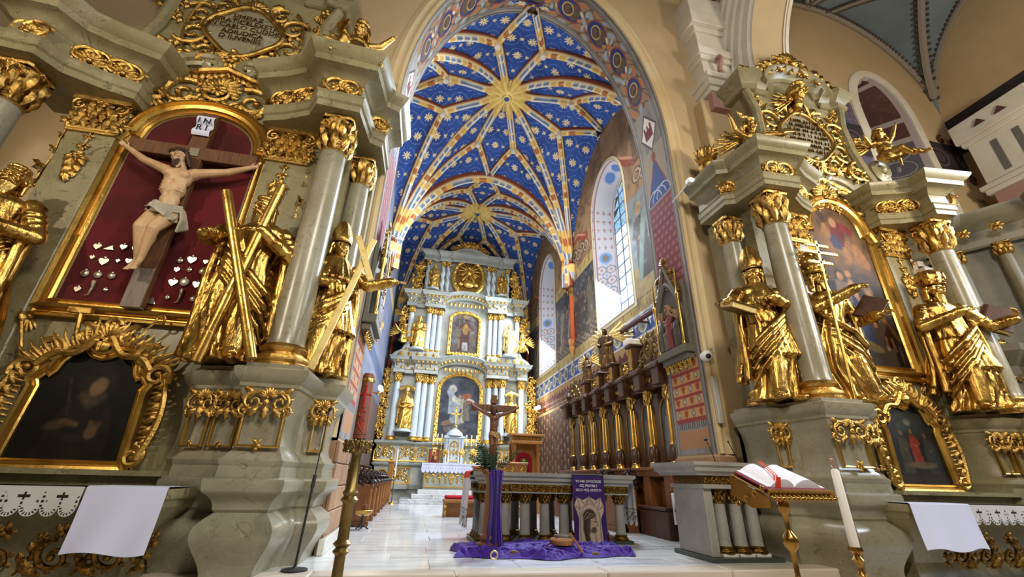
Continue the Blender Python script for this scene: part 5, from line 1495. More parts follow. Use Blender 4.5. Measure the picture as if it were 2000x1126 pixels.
    for i, z in enumerate(zs):
        t = i/(n-1); f = 1+(.04+.06*t)*np.sin(A*9+5*t)+.05*np.sin(A*15-4*t)
        P[i] = np.stack([(.088+.004*t)*f*np.cos(A), -.025-.025*t+(.07+.004*t)*f*np.sin(A), z+.02*np.sin(A*2)-.03*t*np.cos(A)+.03*t*(np.abs(np.cos(A*.5+.6))**3)], 1)
    lb.grid(P[:, ::1], cv=True)
    for j in range(5): lb.tube([(-.09, -.03, -.255-.008*j), (-.03, -.10, -.275-.012*j), (.05, -.10, -.265-.012*j), (.105, -.04, -.24-.01*j)], .009, 6)
    for j in range(5): lb.tube([(.10, -.04+.01*j, -.25), (.125, -.03+.012*j, -.33), (.118+.008*j, -.03+.012*j, -.43+.012*j)], [.012, .016, .010], 6)
    for i in range(len(lb.V)): lb.V[i] = lb.V[i]*H
    lb.build('loincloth', loinm, o)
    return o
def openbook(name, label, c, d, up, L, m, group=None, cat='book', thick=.22, clasp=True):
    """closed thick book: d along the spine, up the cover normal"""
    d = nrm(d); up = nrm(np.asarray(up, float)-d*np.dot(up, d)); x = np.cross(d, up)
    R = thing(name, label, cat, group)
    w, h, t = L*.74, L, L*thick
    for sgn in (-1, 1):
        b = MB(np.asarray(c)+up*sgn*t*.5, x, d, up); b.bbox(-w/2, w/2, -h/2, h/2, -t*.09, t*.09, .006); b.build('cover', m, R, smooth=False)
    b = MB(c, x, d, up); b.bbox(-w/2+.005, w/2-.025, -h/2+.02, h/2-.02, -t*.42, t*.42, .004); b.build('pages', GOLDP, R, smooth=False)
    b = MB(c, x, d, up); b.tube([(-w/2, -h/2, 0), (-w/2, h/2, 0)], t*.55, 10); b.build('spine', m, R)
    return R
# ================================================================ statues of the two side altars
A_ = atY
robed('apostle_statue', 'gilded apostle clasping the two beams of a diagonal cross left of the big column', (-2.45, 5.88, 2.2), 2.46, GOLDS, rz=.1, seed=4, sway=-.035, lean=-.02,
      armL=((-.20, -.07, .66), (-.19, -.17, .64), (.6, -.75, .25), (-.3, -.3, .9), .75), armR=((.22, -.02, .62), (.06, -.16, .71), (-.95, -.15, .1), (0, -.6, .8), .35), hd=(-.35, .12, .12), beard=1.0)
b = MB(); p0, p1 = A_(492, 700, 5.42), A_(443, 374, 5.42)
xc = thing('diagonal_cross', 'gilded knotty X-shaped cross of two logs held by the bearded apostle', 'cross')
def log(p0, p1, w, par, knots=9, seed=1, m=GOLDF):
    p0, p1 = np.array(p0), np.array(p1); d = nrm(p1-p0); x = nrm(np.cross(d, (0, 1, 0))); y = np.cross(d, x); L = np.linalg.norm(p1-p0)
    b = MB(p0, x, y, d); r = random.Random(seed)
    A = (np.arange(8)+.5)*pi/4; n = 14
    P = np.stack([np.stack([w*(1+.05*r.uniform(-1, 1))*np.sign(np.cos(A))*np.abs(np.cos(A))**.6, w*np.sign(np.sin(A))*np.abs(np.sin(A))**.6, np.full(8, L*i/(n-1))], 1) for i in range(n)])
    b.grid(P, cv=True); b.F.append(tuple(reversed(range(8)))); b.F.append(tuple((n-1)*8+i for i in range(8)))
    o = b.build('beam', m, par, sharp=50)
    b.V, b.F, b.n = [], [], 0
    for i in range(knots): b.ell((w*.95*r.choice((-1, 1)), r.uniform(-.6, .6)*w, L*(i+.5)/knots), (w*.2, w*.3, w*.35), 6, 5)
    for i in range(knots//2): b.ell((r.uniform(-.7, .7)*w, w*.95*(-1 if y[1] > 0 else 1), L*(i+.7)/knots*2), (w*.3, w*.2, w*.4), 6, 5)
    k = b.build('knots', m, par); k['kind'] = 'stuff'
log(p0, p1, .058, xc, 10, 1); log(A_(384, 706, 5.50), A_(551, 364, 5.50), .058, xc, 10, 2)
robed('bishop_statue', 'gilded beardless bishop with outstretched hand between the left altar columns', (-1.46, 6.26, 2.20), 2.16, GOLDS, rz=.35, seed=9, sway=.03,
      armL=((-.2, -.03, .62), (-.06, -.15, .60), (.8, -.4, .3), (0, -.5, 1), .6), armR=((.22, -.08, .66), (.36, -.16, .70), (.95, -.1, .25), (0, -.2, 1), .15), hd=(.3, 0, 0), beard=0, hair=.6, hat='mitre', cape=1, tunic=True)
cs = thing('cross_staff', 'long pale gold slanting cross leaning in front of the left bishop', 'cross')
def plank(p0, p1, w, t, par, m, nm='bar'):
    p0, p1 = np.array(p0), np.array(p1); d = nrm(p1-p0); x = nrm(np.cross(d, (0, 1, 0))); y = np.cross(d, x); L = np.linalg.norm(p1-p0)
    b = MB(p0, x, y, d); b.bbox(-w/2, w/2, -t/2, t/2, 0, L, .006); return b.build(nm, m, par, smooth=False)
plank(A_(606, 720, 5.55), A_(731, 468, 5.72), .085, .04, cs, GOLDP, 'staff'); plank(A_(700, 461, 5.66), A_(724, 547, 5.66), .085, .04, cs, GOLDP, 'crossbar')
robed('evangelist_statue', 'gilded bearded saint hugging a book at the far left edge', (-5.52, 5.86, 2.2), 2.42, GOLDS, rz=.1, seed=12, sway=.03,
      armL=((-.2, -.05, .62), (-.04, -.17, .68), (.9, -.2, .2), (0, -.6, .8), .35), armR=((.22, -.02, .60), (.05, -.17, .60), (-.95, -.15, .15), (0, -.7, .7), .35), hd=(.45, -.05, .12), beard=1.2)
openbook('book', 'brown gilt book held by the saint at the far left edge', (-5.60, 5.40, 3.80), (.35, -.1, .9), (.1, -1, .1), .5, WOODD)
# right altar
robed('prophet_statue', 'gilded bearded bishop in a pleated tunic holding a book out to the left', (5.60, 5.82, 2.2), 2.42, GOLDS, rz=-.25, seed=21, sway=.04, tunic=True, cape=1,
      armL=((-.22, -.04, .66), (-.30, -.17, .64), (-.4, -.85, .1), (-.5, 0, .8), .6), armR=((.22, -.03, .64), (.02, -.16, .685), (-.95, -.2, .05), (0, -.6, .8), .3), hd=(-.55, .1, 0), beard=1.3, hat='mitre')
openbook('book', 'gilded book held out by the bearded bishop in the pleated tunic', (4.98, 5.62, 3.68), (1, .1, -.12), (0, -.35, 1), .50, GOLDD)
robed('pope_statue', 'gilded pope in a tall tiara gripping a triple cross staff beside the painting', (6.86, 5.66, 2.2), 2.40, GOLDS, rz=-.15, seed=25, sway=-.05, cape=0, lean=-.03,
      armL=((-.14, -.10, .66), (.10, -.20, .78), (.7, -.5, .35), (-.1, -.6, .7), 1.0), armR=((.22, -.02, .60), (.24, -.16, .60), (.5, -.7, .3), (.5, 0, .8), .5), hd=(.45, -.05, 0), beard=1.0, hat='tiara', swag=1.3)
openbook('book', 'dark gilt open book resting on the arm of the pope', (7.40, 5.32, 3.80), (.55, -.2, .75), (-.6, -.7, .5), .44, WOODD)
ps = thing('papal_cross_staff', 'gold staff topped by a bright triple cross in front of the family painting', 'cross')
q0, q1 = A_(1672, 786, 5.22), A_(1592, 470, 5.22)
b = MB(); b.tube([q0+(q1-q0)*t for t in np.linspace(0, .82, 6)], .022, 10); b.build('staff', GOLDF, ps)
d = nrm(q1-q0); x = np.array([1., 0, 0]); 
plank(q0+(q1-q0)*.78, q1, .05, .03, ps, GOLDP, 'upright')
Lq = np.linalg.norm(q1-q0)
for t, w in ((.965, .42), (.915, .74), (.845, .44)):
    c = q0+d*Lq*t; plank(c-x*w/2, c+x*w/2, .055, .03, ps, GOLDP, 'crossbar')
    for sg in (-1, 1):
        b = MB(); b.ell(c+x*sg*w/2, (.04, .022, .04), 10, 6); b.build('knop', GOLDP, ps)
robed('bishop_statue', 'gilded bishop in a jewelled cap pointing to a raised book at the right', (9.32, 5.55, 2.2), 2.42, GOLDS, rz=-.35, seed=31, sway=.03, tunic=True,
      armL=((-.21, -.05, .62), (.0, -.17, .70), (.8, -.3, .4), (0, -.6, .8), .5), armR=((.25, -.04, .62), (.34, -.13, .64), (.1, -.5, .85), (.6, -.3, .3), .6), hd=(.2, 0, .05), beard=1.1, hat='crown')
openbook('book', 'brown leather book raised by the bishop in the jewelled cap', (10.05, 5.2, 3.82), (.55, -.1, .8), (-.5, -.8, .3), .52, WOODD)
# angels and putti on top
c = A_(690, 125, 5.75)
putto('angel_figure', 'gilded winged angel perched on the right pediment of the left altar', (c[0], 5.75, 7.46), 1.25, GOLD, rz=.3, sash=0, armL=((-.28, -.1, .60), (-.2, -.3, .52)), armR=((.3, -.02, .66), (.44, -.1, .86)), legL=((-.18, -.26, .22), (-.28, -.22, -.12)), legR=((.2, -.24, .14), (.3, -.36, -.16)), hd=(-.4, .1, .1))
putto('angel_figure', 'gilded winged angel seated on the left pediment of the right altar', (A_(1468, 268, 5.6)[0], 5.6, 6.97), 1.15, GOLD, rz=-.2, sash=1, armL=((-.3, -.05, .66), (-.4, -.15, .84)), armR=((.3, -.06, .55), (.5, -.14, .5)), legL=((-.14, -.28, .22), (-.2, -.3, -.1)), legR=((.22, -.26, .14), (.42, -.32, -.06)), hd=(.3, .1, -.1), seed=7)
putto('putto_figure', 'gilded putto with one raised arm on the right volute of the right altar', (A_(1735, 312, 5.75)[0], 5.75, float(A_(1735, 318, 5.75)[2])), 1.05, GOLD, rz=-.3, wings=True, armL=((-.3, -.05, .5), (-.42, -.15, .62)), armR=((.26, -.02, .72), (.36, -.08, .98)), legL=((.08, -.32, .16), (.2, -.4, -.08)), legR=((.28, -.2, .16), (.52, -.28, .06)), hd=(-.5, -.15, 0), seed=9)
b = MB(); c = A_(1552, 190, 5.92)
head(b, (0, 0, 0), rotm(.2, .1, 0), .5, 0, .9, 4)
o = b.build('cherub_head', GOLD); o.location = (c[0], 5.85, c[2]+.06); tag(o, 'gilded cherub head with spread wings under the crest of the right altar', 'ornament'); remesh(o, .012, 1)
add_wings(o, 1.0, GOLD, -.22, .48, 1.1, .06)
# vase finials on the outer cornice of each altar
def vase(name, label, loc, h, m, group=None):
    o = thing(name, label, 'vase', group, loc)
    b = MB(); b.lathe([(0, 0), (.16*h, 0), (.16*h, .05*h), (.07*h, .12*h), (.08*h, .2*h), (.2*h, .38*h), (.23*h, .5*h), (.15*h, .6*h), (.13*h, .66*h), (.2*h, .7*h)], n=20, flute=(12, .08)); b.build('body', m, o)
    b = MB()
    for i in range(14):
        a = i*2*pi/14; b.frame((.1*h*cos(a), .1*h*sin(a), .66*h), (.35*cos(a), .35*sin(a), 1), (-sin(a), cos(a), 0), (cos(a), sin(a), -.3)); b.leaf(0, 0, 0, .34*h, .12*h, 0, .3, .5)
    b.frame(); b.ell((0, 0, .85*h), (.12*h, .12*h, .14*h), 10, 7); b.build('flames', m, o)
    return o
vase('vase_finial', 'gilded flaming vase left of the right altar attic', (A_(1378, 300, 6.55)[0], 6.55, 7.0), 1.0, GOLD)
vase('vase_finial', 'gilded flaming vase beside the angel of the left altar', (A_(742, 210, 6.6)[0]-.1, 6.62, 6.98), .55, GOLD)
# ================================================================ the velvet niche and its crucifix
vin = [(a, z) for a, z in arch_frame_path(.90, 3.04, 5.8, 6.50, .12)]
b = MB(); b.frame((-4.0, 6.45-.012, 0), (1, 0, 0), (0, 0, 1), (0, -1, 0)); fill_poly(b, vin, 0); vp = b.build('velvet_panel', VELVET, altar_l, smooth=False)
cr = thing('wooden_crucifix', 'large wooden cross on red velvet carrying a pale painted figure', 'crucifix')
YC = 6.33
b = MB(); b.bbox(-4.06, -3.80, YC-.05, YC+.05, 3.0, 6.46, .008); b.build('upright', WOODC, cr, smooth=False)
b = MB(); b.bbox(-4.86, -3.02, YC-.055, YC+.04, 5.50, 5.74, .008); b.build('crossbeam', WOODC, cr, smooth=False)
b = MB(); b.bbox(-4.05, -3.81, YC-.056, YC+.05, 2.98, 3.56, .004); b.build('lower_upright', WOODG, cr, smooth=False)  # lower end of the upright in a greyer colour
b = MB(); b.frame((-3.93, YC-.065, 6.15), (1, 0, 0), (0, 0, 1), (0, -1, 0))
n = 16; t = np.linspace(0, 1, n); Zt = -.2+.4*t
P = np.stack([np.stack([np.full(n, a), Zt, .02+.03*np.sin(t*pi*3)], 1) for a in np.linspace(-.13, .13, 6)]); b.grid(P)
pl = b.build('title_scroll', CLOTH, cr)
text('inri_letters', 'I N\nR I', .15, BLACK, (-3.93, YC-.118, 6.18), (1, 0, 0), (0, 0, 1), pl, depth=.006)
b = MB(); b.frame((-3.93, YC-.06, 5.62), (1, 0, 0), (0, 0, 1), (0, -1, 0)); b.bbox(-.07, .07, -.08, .08, 0, .012, .004); b.build('small_plate', SILVER, cr, smooth=False)
bd = corpus('christ_figure', '', (-3.93, 5.03), 2.12, FLESH, HAIR, LOIN, 6.24, parent=cr)
# silver votive hearts pinned to the velvet
def heart(nm, x, z, s_, shape, lab):
    s_ *= .78
    b = MB(); b.frame((x, 6.425, z), (1, 0, 0), (0, 0, 1), (0, -1, 0))
    if shape == 'heart':
        pts = [(s_*.5*sin(a)**3, s_*(.42*cos(a)-.16*cos(2*a)-.06*cos(3*a))) for a in np.linspace(0, 2*pi, 22)[:-1]][::-1]; b.prism(pts, 0, .02)
        b.leaf(0, s_*.2, pi/2, s_*.5, s_*.3, .01)
    elif shape == 'leg':
        b.caps((0, s_*.8, .02), (s_*.05, s_*.1, .02), s_*.2, s_*.13); b.caps((s_*.05, s_*.1, .02), (-s_*.02, -s_*.6, .02), s_*.13, s_*.08); b.caps((-s_*.02, -s_*.6, .02), (-s_*.3, -s_*.75, .02), s_*.08, s_*.06)
    elif shape == 'tri': b.prism([(-s_*.8, -s_*.3), (s_*.7, -s_*.3), (s_*.3, s_*.5)], 0, .015)
    else: b.lathe([(0, 0), (s_*.45, 0), (s_*.5, .012), (s_*.2, .025), (0, .025)], n=14) ; b.leaf(0, s_*.3, pi/2, s_*.4, s_*.3, .01)
    o = b.build(nm, SILVER); tag(o, lab, 'votive', 'silver votive offerings on the red velvet')
ROWS = {}
VL = [(192, 482, .13, 'heart'), (215, 485, .11, 'tri'), (243, 483, .12, 'heart'), (265, 486, .1, 'heart'), (182, 503, .08, 'heart'), (204, 511, .16, 'heart'), (232, 510, .07, 'heart'), (253, 510, .11, 'heart'),
      (167, 534, .13, 'disc'), (192, 537, .13, 'disc'), (219, 539, .12, 'disc'), (153, 565, .11, 'heart'), (180, 565, .17, 'leg'), (207, 566, .07, 'disc'),
      (352, 509, .1, 'disc'), (376, 508, .16, 'heart'), (403, 512, .09, 'heart'), (347, 527, .1, 'heart'), (370, 527, .09, 'disc'), (396, 530, .12, 'disc'), (339, 552, .15, 'heart'), (361, 551, .16, 'disc'), (385, 556, .14, 'heart'),
      (352, 580, .16, 'leg'), (327, 581, .08, 'disc'), (377, 584, .1, 'disc'), (292, 588, .16, 'tri')]
sides = ['left', 'right']
for i, (px, py, sz, sh_) in enumerate(VL):
    c = A_(px, py, 6.43)
    side = 'left' if px < 290 else 'right'
    key = (side, (py-470)//24); ROWS[key] = ROWS.get(key, 0)+1
    rown = {('left', 0): 'top', ('left', 1): 'second', ('left', 2): 'third', ('left', 3): 'bottom', ('left', 4): 'bottom', ('right', 1): 'top', ('right', 2): 'second', ('right', 3): 'third', ('right', 4): 'bottom'}.get(key, 'lowest')
    ordn = ('first', 'second', 'third', 'fourth', 'fifth')[ROWS[key]-1]
    kind_ = {'heart': 'heart', 'leg': 'limb', 'tri': 'pennant', 'disc': 'medal'}[sh_]
    heart('votive_'+kind_, c[0], c[2], sz, sh_, 'small silver votive %s, %s from left in the %s row %s of the cross' % (kind_, ordn, rown, side))
# ================================================================ pictures
def framed(parent, nm, label, p, ax, y, z0, hw, mask=None, s=1):
    """oil painting on a thin panel; p is centred on ax"""
    o = p.mesh(nm, COLO, (ax-p.w/2, y, z0), (1, 0, 0), (0, 0, 1), parent, mask=mask)
    return o
def in_poly(pts):
    def f(x, y):
        ins = np.zeros(x.shape, bool); n = len(pts)
        for i in range(n):
            (x0, y0), (x1, y1) = pts[i], pts[(i+1) % n]
            ins ^= ((y0 > y) != (y1 > y)) & (x < (x1-x0)*(y-y0)/((y1-y0) or 1e-9)+x0)
        return ins
    return f
# the right altar: a holy family with angels (own composition)
w, h = 1.44, 3.55
p = Paint(w, h, 180, 440, '#5d4a38')
p.mottle((5, 3), 2, '#2e241c', .45, .75); p.put((p.Y > 1.7)*.8, '#7a6248'); p.mottle((6, 3), 4, '#4a3a2c', .5, .75)
p.put((p.Y-1.9)/1.4, '#8d7252', .8); p.blob(.7, 2.5, .5, .55, '#a88a5e', 0, 1.2, .8); p.put(1-p.Y/.9, '#3d2d1d', .9); p.put((.5-p.X)*2*(p.Y < 1.7)*(p.Y > .5), '#15161a', .8)
p.mottle((12, 6), 8, '#3a2c20', .55, .8, .6)
p.poly([(.52, 2.5), (.8, 2.45), (.95, 3.0), (.75, 3.25), (.6, 3.05)], '#8a4540'); p.poly([(.8, 2.95), (1.1, 2.8), (1.15, 3.0), (.9, 3.15)], '#9c4a3e'); p.blob(.70, 3.12, .09, .12, '#b9997a'); p.blob(.62, 2.65, .12, .2, '#5a5f72', .4)
for (x, y, a) in ((.95, 2.55, .4), (1.12, 2.42, -.3), (1.0, 2.25, .9), (1.22, 2.2, .2), (.85, 2.3, -.4), (.45, 2.85, .3)):
    p.blob(x, y, .10, .15, '#a8835f', a); p.blob(x+.06*sin(a)-.02, y+.17, .06, .07, '#b08a64'); p.blob(x-.12, y-.05, .09, .05, '#9c7852', a)
p.poly([(.25, .55), (.85, .45), (.78, 1.2), (.6, 1.65), (.35, 1.6), (.22, 1.1)], '#233a63'); p.poly([(.25, 1.3), (.58, 1.25), (.6, 1.7), (.3, 1.75)], '#8f7a72')
p.blob(.43, 1.86, .095, .12, '#2a1d16'); p.blob(.445, 1.83, .075, .10, '#c09a78')
p.blob(.68, 1.6, .09, .19, '#c19c7a', .15); p.blob(.66, 1.9, .075, .085, '#b98f68'); p.stroke([(.70, 1.45), (.80, 1.25), (.86, 1.1)], .05, '#bd9674'); p.stroke([(.73, 1.66), (.88, 1.62)], .035, '#bd9674')
p.blob(1.06, 1.1, .16, .4, '#5d4a3a', .1); p.blob(1.03, 1.55, .11, .15, '#8d7f6a'); p.blob(1.02, 1.52, .065, .085, '#b8906c')
p.blob(.98, 1.15, .085, .15, '#a87d5a', -.2); p.blob(.99, 1.34, .06, .065, '#8f6a48'); p.stroke([(.95, 1.05), (.92, .82)], .04, '#a87d5a'); p.stroke([(.95, 1.22), (.84, 1.3)], .03, '#a87d5a')
p.poly([(1.15, 1.15), (1.42, .6), (1.38, .5), (1.1, .95)], '#8a6a34'); p.blob(1.12, .72, .15, .2, '#5c4330'); p.stroke([(1.08, .6), (1.06, .38)], .035, '#a8825e'); p.stroke([(1.2, .58), (1.22, .36)], .035, '#a8825e')
p.blob(.62, .42, .32, .10, '#8a7d52', -.3); p.blob(.52, .68, .07, .16, '#8a7d52', .15); p.blob(.5, .84, .06, .07, '#9a8d62')
p.put((1-(p.Y)/.28), '#4a3a24', .8)
p.aged(5, 1.5, '#1d150e', .5)
fpts = [(a+w/2, z-3.02) for a, z in arch_frame_path(.72, 3.03, 5.8, 6.54, .12)]
framed(altar_r, 'family_painting', '', p, 8.2, 6.1-.015, 3.02, .7, in_poly(fpts))
# small dark pictures below
def lowpic(parent, ax, yp, k, p, nm):
    lw = .56*k
    pts = [(lw*1.03, 1.07), (lw*.95, 1.9), (lw*1.0, 1.97), (lw*.92, 2.04), (lw*.84, 2.02), (lw*.74, 2.1), (lw*.67, 2.21), (lw*.53, 2.32), (lw*.34, 2.34), (lw*.2, 2.28), (0, 2.25)]
    pts = pts+[(-a, z) for a, z in pts[:-1][::-1]]
    p.mesh(nm, COLO, (ax-p.w/2, yp-.128, 1.05), (1, 0, 0), (0, 0, 1), parent, mask=in_poly([(a+p.w/2, z-1.05) for a, z in pts]))
p = Paint(1.2, 1.32, 140, 150, '#15120d'); p.mottle((4, 4), 3, '#0d0c0a', .4, .7)
p.poly([(.25, 0), (1.0, 0), (.95, .5), (.8, .8), (.5, .8), (.35, .5)], '#1f1a14'); p.blob(.66, .9, .2, .24, '#221c16'); p.blob(.68, .87, .085, .12, '#6d5640', -.25); p.stroke([(.56, .75), (.66, .66), (.76, .76)], .05, '#4d4030', .8, .8)
p.blob(.42, .42, .15, .06, '#3f3022', .3); p.stroke([(.45, .45), (.6, .42)], .03, '#5a4430'); p.blob(.78, .33, .06, .07, '#5a4432'); 
for q in range(4): p.stroke([(.75+.025*q, .36), (.74+.035*q, .46)], .012, '#5a4432')
p.stroke([(.48, .5), (.36, .95)], .010, '#3a3024'); p.poly([(.45, 0), (.8, 0), (.7, .3), (.55, .32)], '#2c2218', .8)
p.aged(3, 1.05, '#0a0806', .6, 9)
lowpic(altar_l, -4.0, 6.45, 1.0, p, 'sorrowful_painting')
p = Paint(1.1, 1.32, 130, 150, '#1a1a16'); p.mottle((5, 5), 6, '#0f100e', .4, .7)
p.blob(.52, .95, .3, .2, '#2c3230', 0, .8); p.blob(.55, 1.0, .07, .05, '#6a6a60', 0, .8); p.figure(.55, .3, .62, '#7a2a20', '#8a6a50'); p.figure(.3, .2, .7, '#3a352a', '#6a5440', .05); p.figure(.82, .2, .66, '#2a2c28', '#5a4838'); p.put((.28-p.Y)*4, '#3a2c1c', .7); p.blob(.6, .32, .3, .05, '#5a4a34')
p.aged(2, 1.05, '#0a0a08', .5, 8)
lowpic(altar_r, 8.2, 6.1, .9, p, 'saints_painting')
# ================================================================ altar cloths
def hang(nm, label, x0, x1, y, z0, z1, m, yback=.35, wav=.012, cat='cloth', skew=0.0, group=None):
    n, k = 24, 20
    b = MB(); X = np.linspace(x0, x1, n)
    rows = []
    for t in np.linspace(0, 1, 5): rows.append([(x, y+yback*(1-t), z0+.008) for x in X])
    for t in np.linspace(.02, 1, k): rows.append([(x+skew*t, y-.02-.02*t+wav*t*sin((x-x0)*14+t*2)-.03*t*t, z0+.006-(z0-z1)*t+.02*t*sin((x-x0)*9)) for x in X])
    P = np.array(rows); b.grid(P); b.grid((P+np.array([0, -.004, .003]))[::-1])
    return tag(b.build(nm, m), label, cat, group)
hang('altar_cloth', 'plain white cloth hanging over the right end of the left altar table', -2.98, -2.30, 5.22, .835, .28, CLOTH)
hang('altar_cloth', 'plain white cloth hanging over the left end of the right altar table', 6.24, 7.22, 4.86, .835, .32, CLOTH)
def lace(nm, label, x0, x1, y, z0, z1):
    w = x1-x0; h = z0-z1
    p = Paint(w, h, int(w*220), 70, '#c9c5c2'); sp = .30
    X, Y = p.X, p.Y
    c1 = (X/sp) % 1-.5; 
    p.put(((np.abs(c1) < .03)*(Y > .08)*(Y < h-.05)+(np.abs(Y-h+.085) < .012)*(np.abs(c1) < .16))*((np.sin(Y*180) > -.4) | (Y > h-.1))*1.0, '#2a251e')
    c2 = ((X/sp+.5) % 1-.5)*sp
    g = (np.abs(c2) < .045*(1-np.abs(Y-h*.5)/(h*.33)))*(np.sin(X*160) > -.1)*(np.sin(Y*160) > -.1); p.put(g*1.0, '#2a251e')
    s2 = .15; d = np.hypot(((X/s2) % 1-.5)*s2, Y-.075)
    p.put(((np.abs(d-.052) < .012)*(np.sin(np.arctan2(Y-.075, ((X/s2) % 1-.5)*s2)*14) > 0)*(Y < .075))*1.0, '#2a251e')
    def mk(x, y_): return (y_ > .075) | (np.hypot(((x/s2) % 1-.5)*s2, y_-.075) < .075)
    o = p.mesh(nm, COLC, (x0, y, z1), (1, 0, 0), (0, 0, 1), mask=mk, bend=lambda a, c: np.stack([x0+a, y-.02+.012*np.sin(a*11)*(1-c/h), z1+c], -1))
    tag(o, label, 'cloth')
lace('lace_cloth', 'white openwork lace with crosses along the left altar table', -5.7, -3.0, 5.22, .836, .58)
lace('lace_cloth', 'white lace edging along the right altar table', 7.20, 9.9, 4.86, .836, .60)
# ================================================================ high altar at the end of the chancel
HY = 22.3; HC = 2.03
H = thing('high_altar', 'towering pale blue-grey and gold high altar closing the chancel', 'altarpiece')
def hplan(b): b.frame((HC, HY, 0), (1, 0, 0), (0, -1, 0), (0, 0, 1))
def hfront(b, d=0.0): b.frame((HC, HY-d, 0), (1, 0, 0), (0, 0, 1), (0, -1, 0))
b = MB(); hplan(b); b.box(-3.6, 3.6, -.6, -.1, .4, 6.6); b.build('back_wall', HAM, H, smooth=False)
b = MB(); hplan(b); b.box(-3.0, 3.0, -.6, -.1, 6.5, 10.3); b.build('middle_wall', HAM, H, smooth=False)
b = MB(); hplan(b); b.box(-2.45, 2.45, -.6, -.15, 10.2, 12.9); b.build('upper_wall', HAM, H, smooth=False)
# steps
for i, (x0, x1, y0, z) in enumerate(((-.35, 4.4, 19.3, .17), (.1, 4.0, 19.75, .34), (.35, 3.7, 20.2, .5))):
    b = MB(); b.bbox(x0, x1, y0, HY, z-.17, z, .012); b.build('altar_step', FLOORM, H, smooth=False)
b = MB(); hplan(b); b.box(-4.0, 3.9, -.5, .12, 0, .5); b.build('plinth', HAM, H, smooth=False)
# lower storey: profile sweeps
PB = [(0, .45), (.1, .47), (.1, .6), (.03, .66), (.0, .72), (0, 1.38), (.04, 1.42), (.12, 1.48), (.14, 1.55), (.05, 1.58), (.02, 1.64), (.02, 2.3), (.06, 2.34), (.15, 2.42), (.17, 2.5), (.1, 2.54), (-.2, 2.55)]
pl = [(3.75, -.3), (3.72, .25), (2.2, .28), (2.1, .12), (1.2, .1), (-1.2, .1), (-2.1, .12), (-2.2, .28), (-3.72, .25), (-3.75, -.3)]
b = MB(); hplan(b); b.sweep(pl, PB); b.build('base_storey', HAM, H, sharp=30)
def gpanel(b, a, z, w, h, arch=True, c=.0):
    pts = [(a+w/2, z), (a+w/2, z+h*.6)]+[(a+w/2*cos(t), z+h*.6+h*.4*sin(t)) for t in np.linspace(0, pi, 9)[1:-1]]+[(a-w/2, z+h*.6), (a-w/2, z)] if arch else [(a+w/2, z), (a+w/2, z+h), (a-w/2, z+h), (a-w/2, z)]
    b.sweep(pts, [(0, c), (0, c+.04), (.05, c+.05), (.06, c)], closed=True)
    for sd in (1, -1): b.scroll(a+sd*w*.24, z+h*.4, w*.2, pi/2, 1.3, -sd, w*.035, c, 4); b.leaf(a+sd*w*.2, z+h*.7, pi/2-sd*.6, w*.3, w*.15, c); b.leaf(a+sd*w*.3, z+h*.15, -sd*.3+(0 if sd > 0 else pi), w*.25, w*.12, c)
    b.rosette(a, z+h*.55, w*.2, 6, c); b.leaf(a, z+h*.2, pi/2, h*.35, w*.2, c); b.leaf(a, z+h*.65, pi/2, h*.3, w*.2, c)
for a, w in ((-3.35, .85), (-2.35, .75), (-1.62, .5), (1.62, .5), (2.35, .75), (3.35, .85)):
    b = MB(); hfront(b, .285 if abs(a) > 2.2 else .14); gpanel(b, a, 1.68, w, .6); o = b.build('gilded_panel', GOLDB, H); o['kind'] = 'stuff'
for a in (-2.0, 2.0):
    b = MB(); hfront(b, .28); gpanel(b, a*1.28, .72, .85, .62, False); o = b.build('gilded_square_panel', GOLDB, H); o['kind'] = 'stuff'
# doorway on the left, its inner shade given as a near-black filled block
b = MB(); hfront(b, .27)
pts = [(-3.05, .1), (-3.05, .9)]+[(-3.35+.3*cos(t), .9+.35*sin(t)) for t in np.linspace(0, pi, 9)[1:-1]]+[(-3.65, .9), (-3.65, .1)]
b.prism(pts, -.02, .03); b.build('doorway', DARK, H, smooth=False)
b = MB(); hfront(b, .3); b.sweep(pts[:], [(0, -.02), (0, .03), (.05, .04), (.07, -.02)]); b.build('door_surround', GOLDP, H)
# columns of the three storeys
def twisted(parent, x, y, z0, z1, r):
    n = 40; A = np.arange(16)*2*pi/16; zs = np.linspace(z0, z1-.3, n)
    P = np.stack([x+r*(1+.28*np.sin(2*A[None, :]+zs[:, None]*11))*np.cos(A), y+r*(1+.28*np.sin(2*A[None, :]+zs[:, None]*11))*np.sin(A), np.outer(zs, np.ones(16))], -1)
    b = MB(); b.grid(P[:, ::-1], cv=True); o = b.build('twisted_column', HAC, parent)
    b = MB(); cap_mesh(b, (x, y, z1-.32), r, .32, 6); b.build('capital', GOLDB, o)
    return o
for sd in (-1, 1):
    for u, d, r in ((3.18, .12, .17), (2.15, .22, .17), (1.84, .10, .15), (1.48, .02, .15)):
        column(H, HC+sd*u, HY-d, 2.55, 5.75, r, .2, .45, HAC, GOLDB)
    for u, d, r in ((2.98, .05, .15), (2.02, .12, .15), (1.72, .02, .13), (1.42, -.04, .13)):
        column(H, HC+sd*u*.98, HY-d, 6.95, 9.45, r, .15, .38, HAC, GOLDB)
    for u in (2.3, 1.48, 1.18): twisted(H, HC+sd*u, HY-.02, 10.45, 12.35, .10)
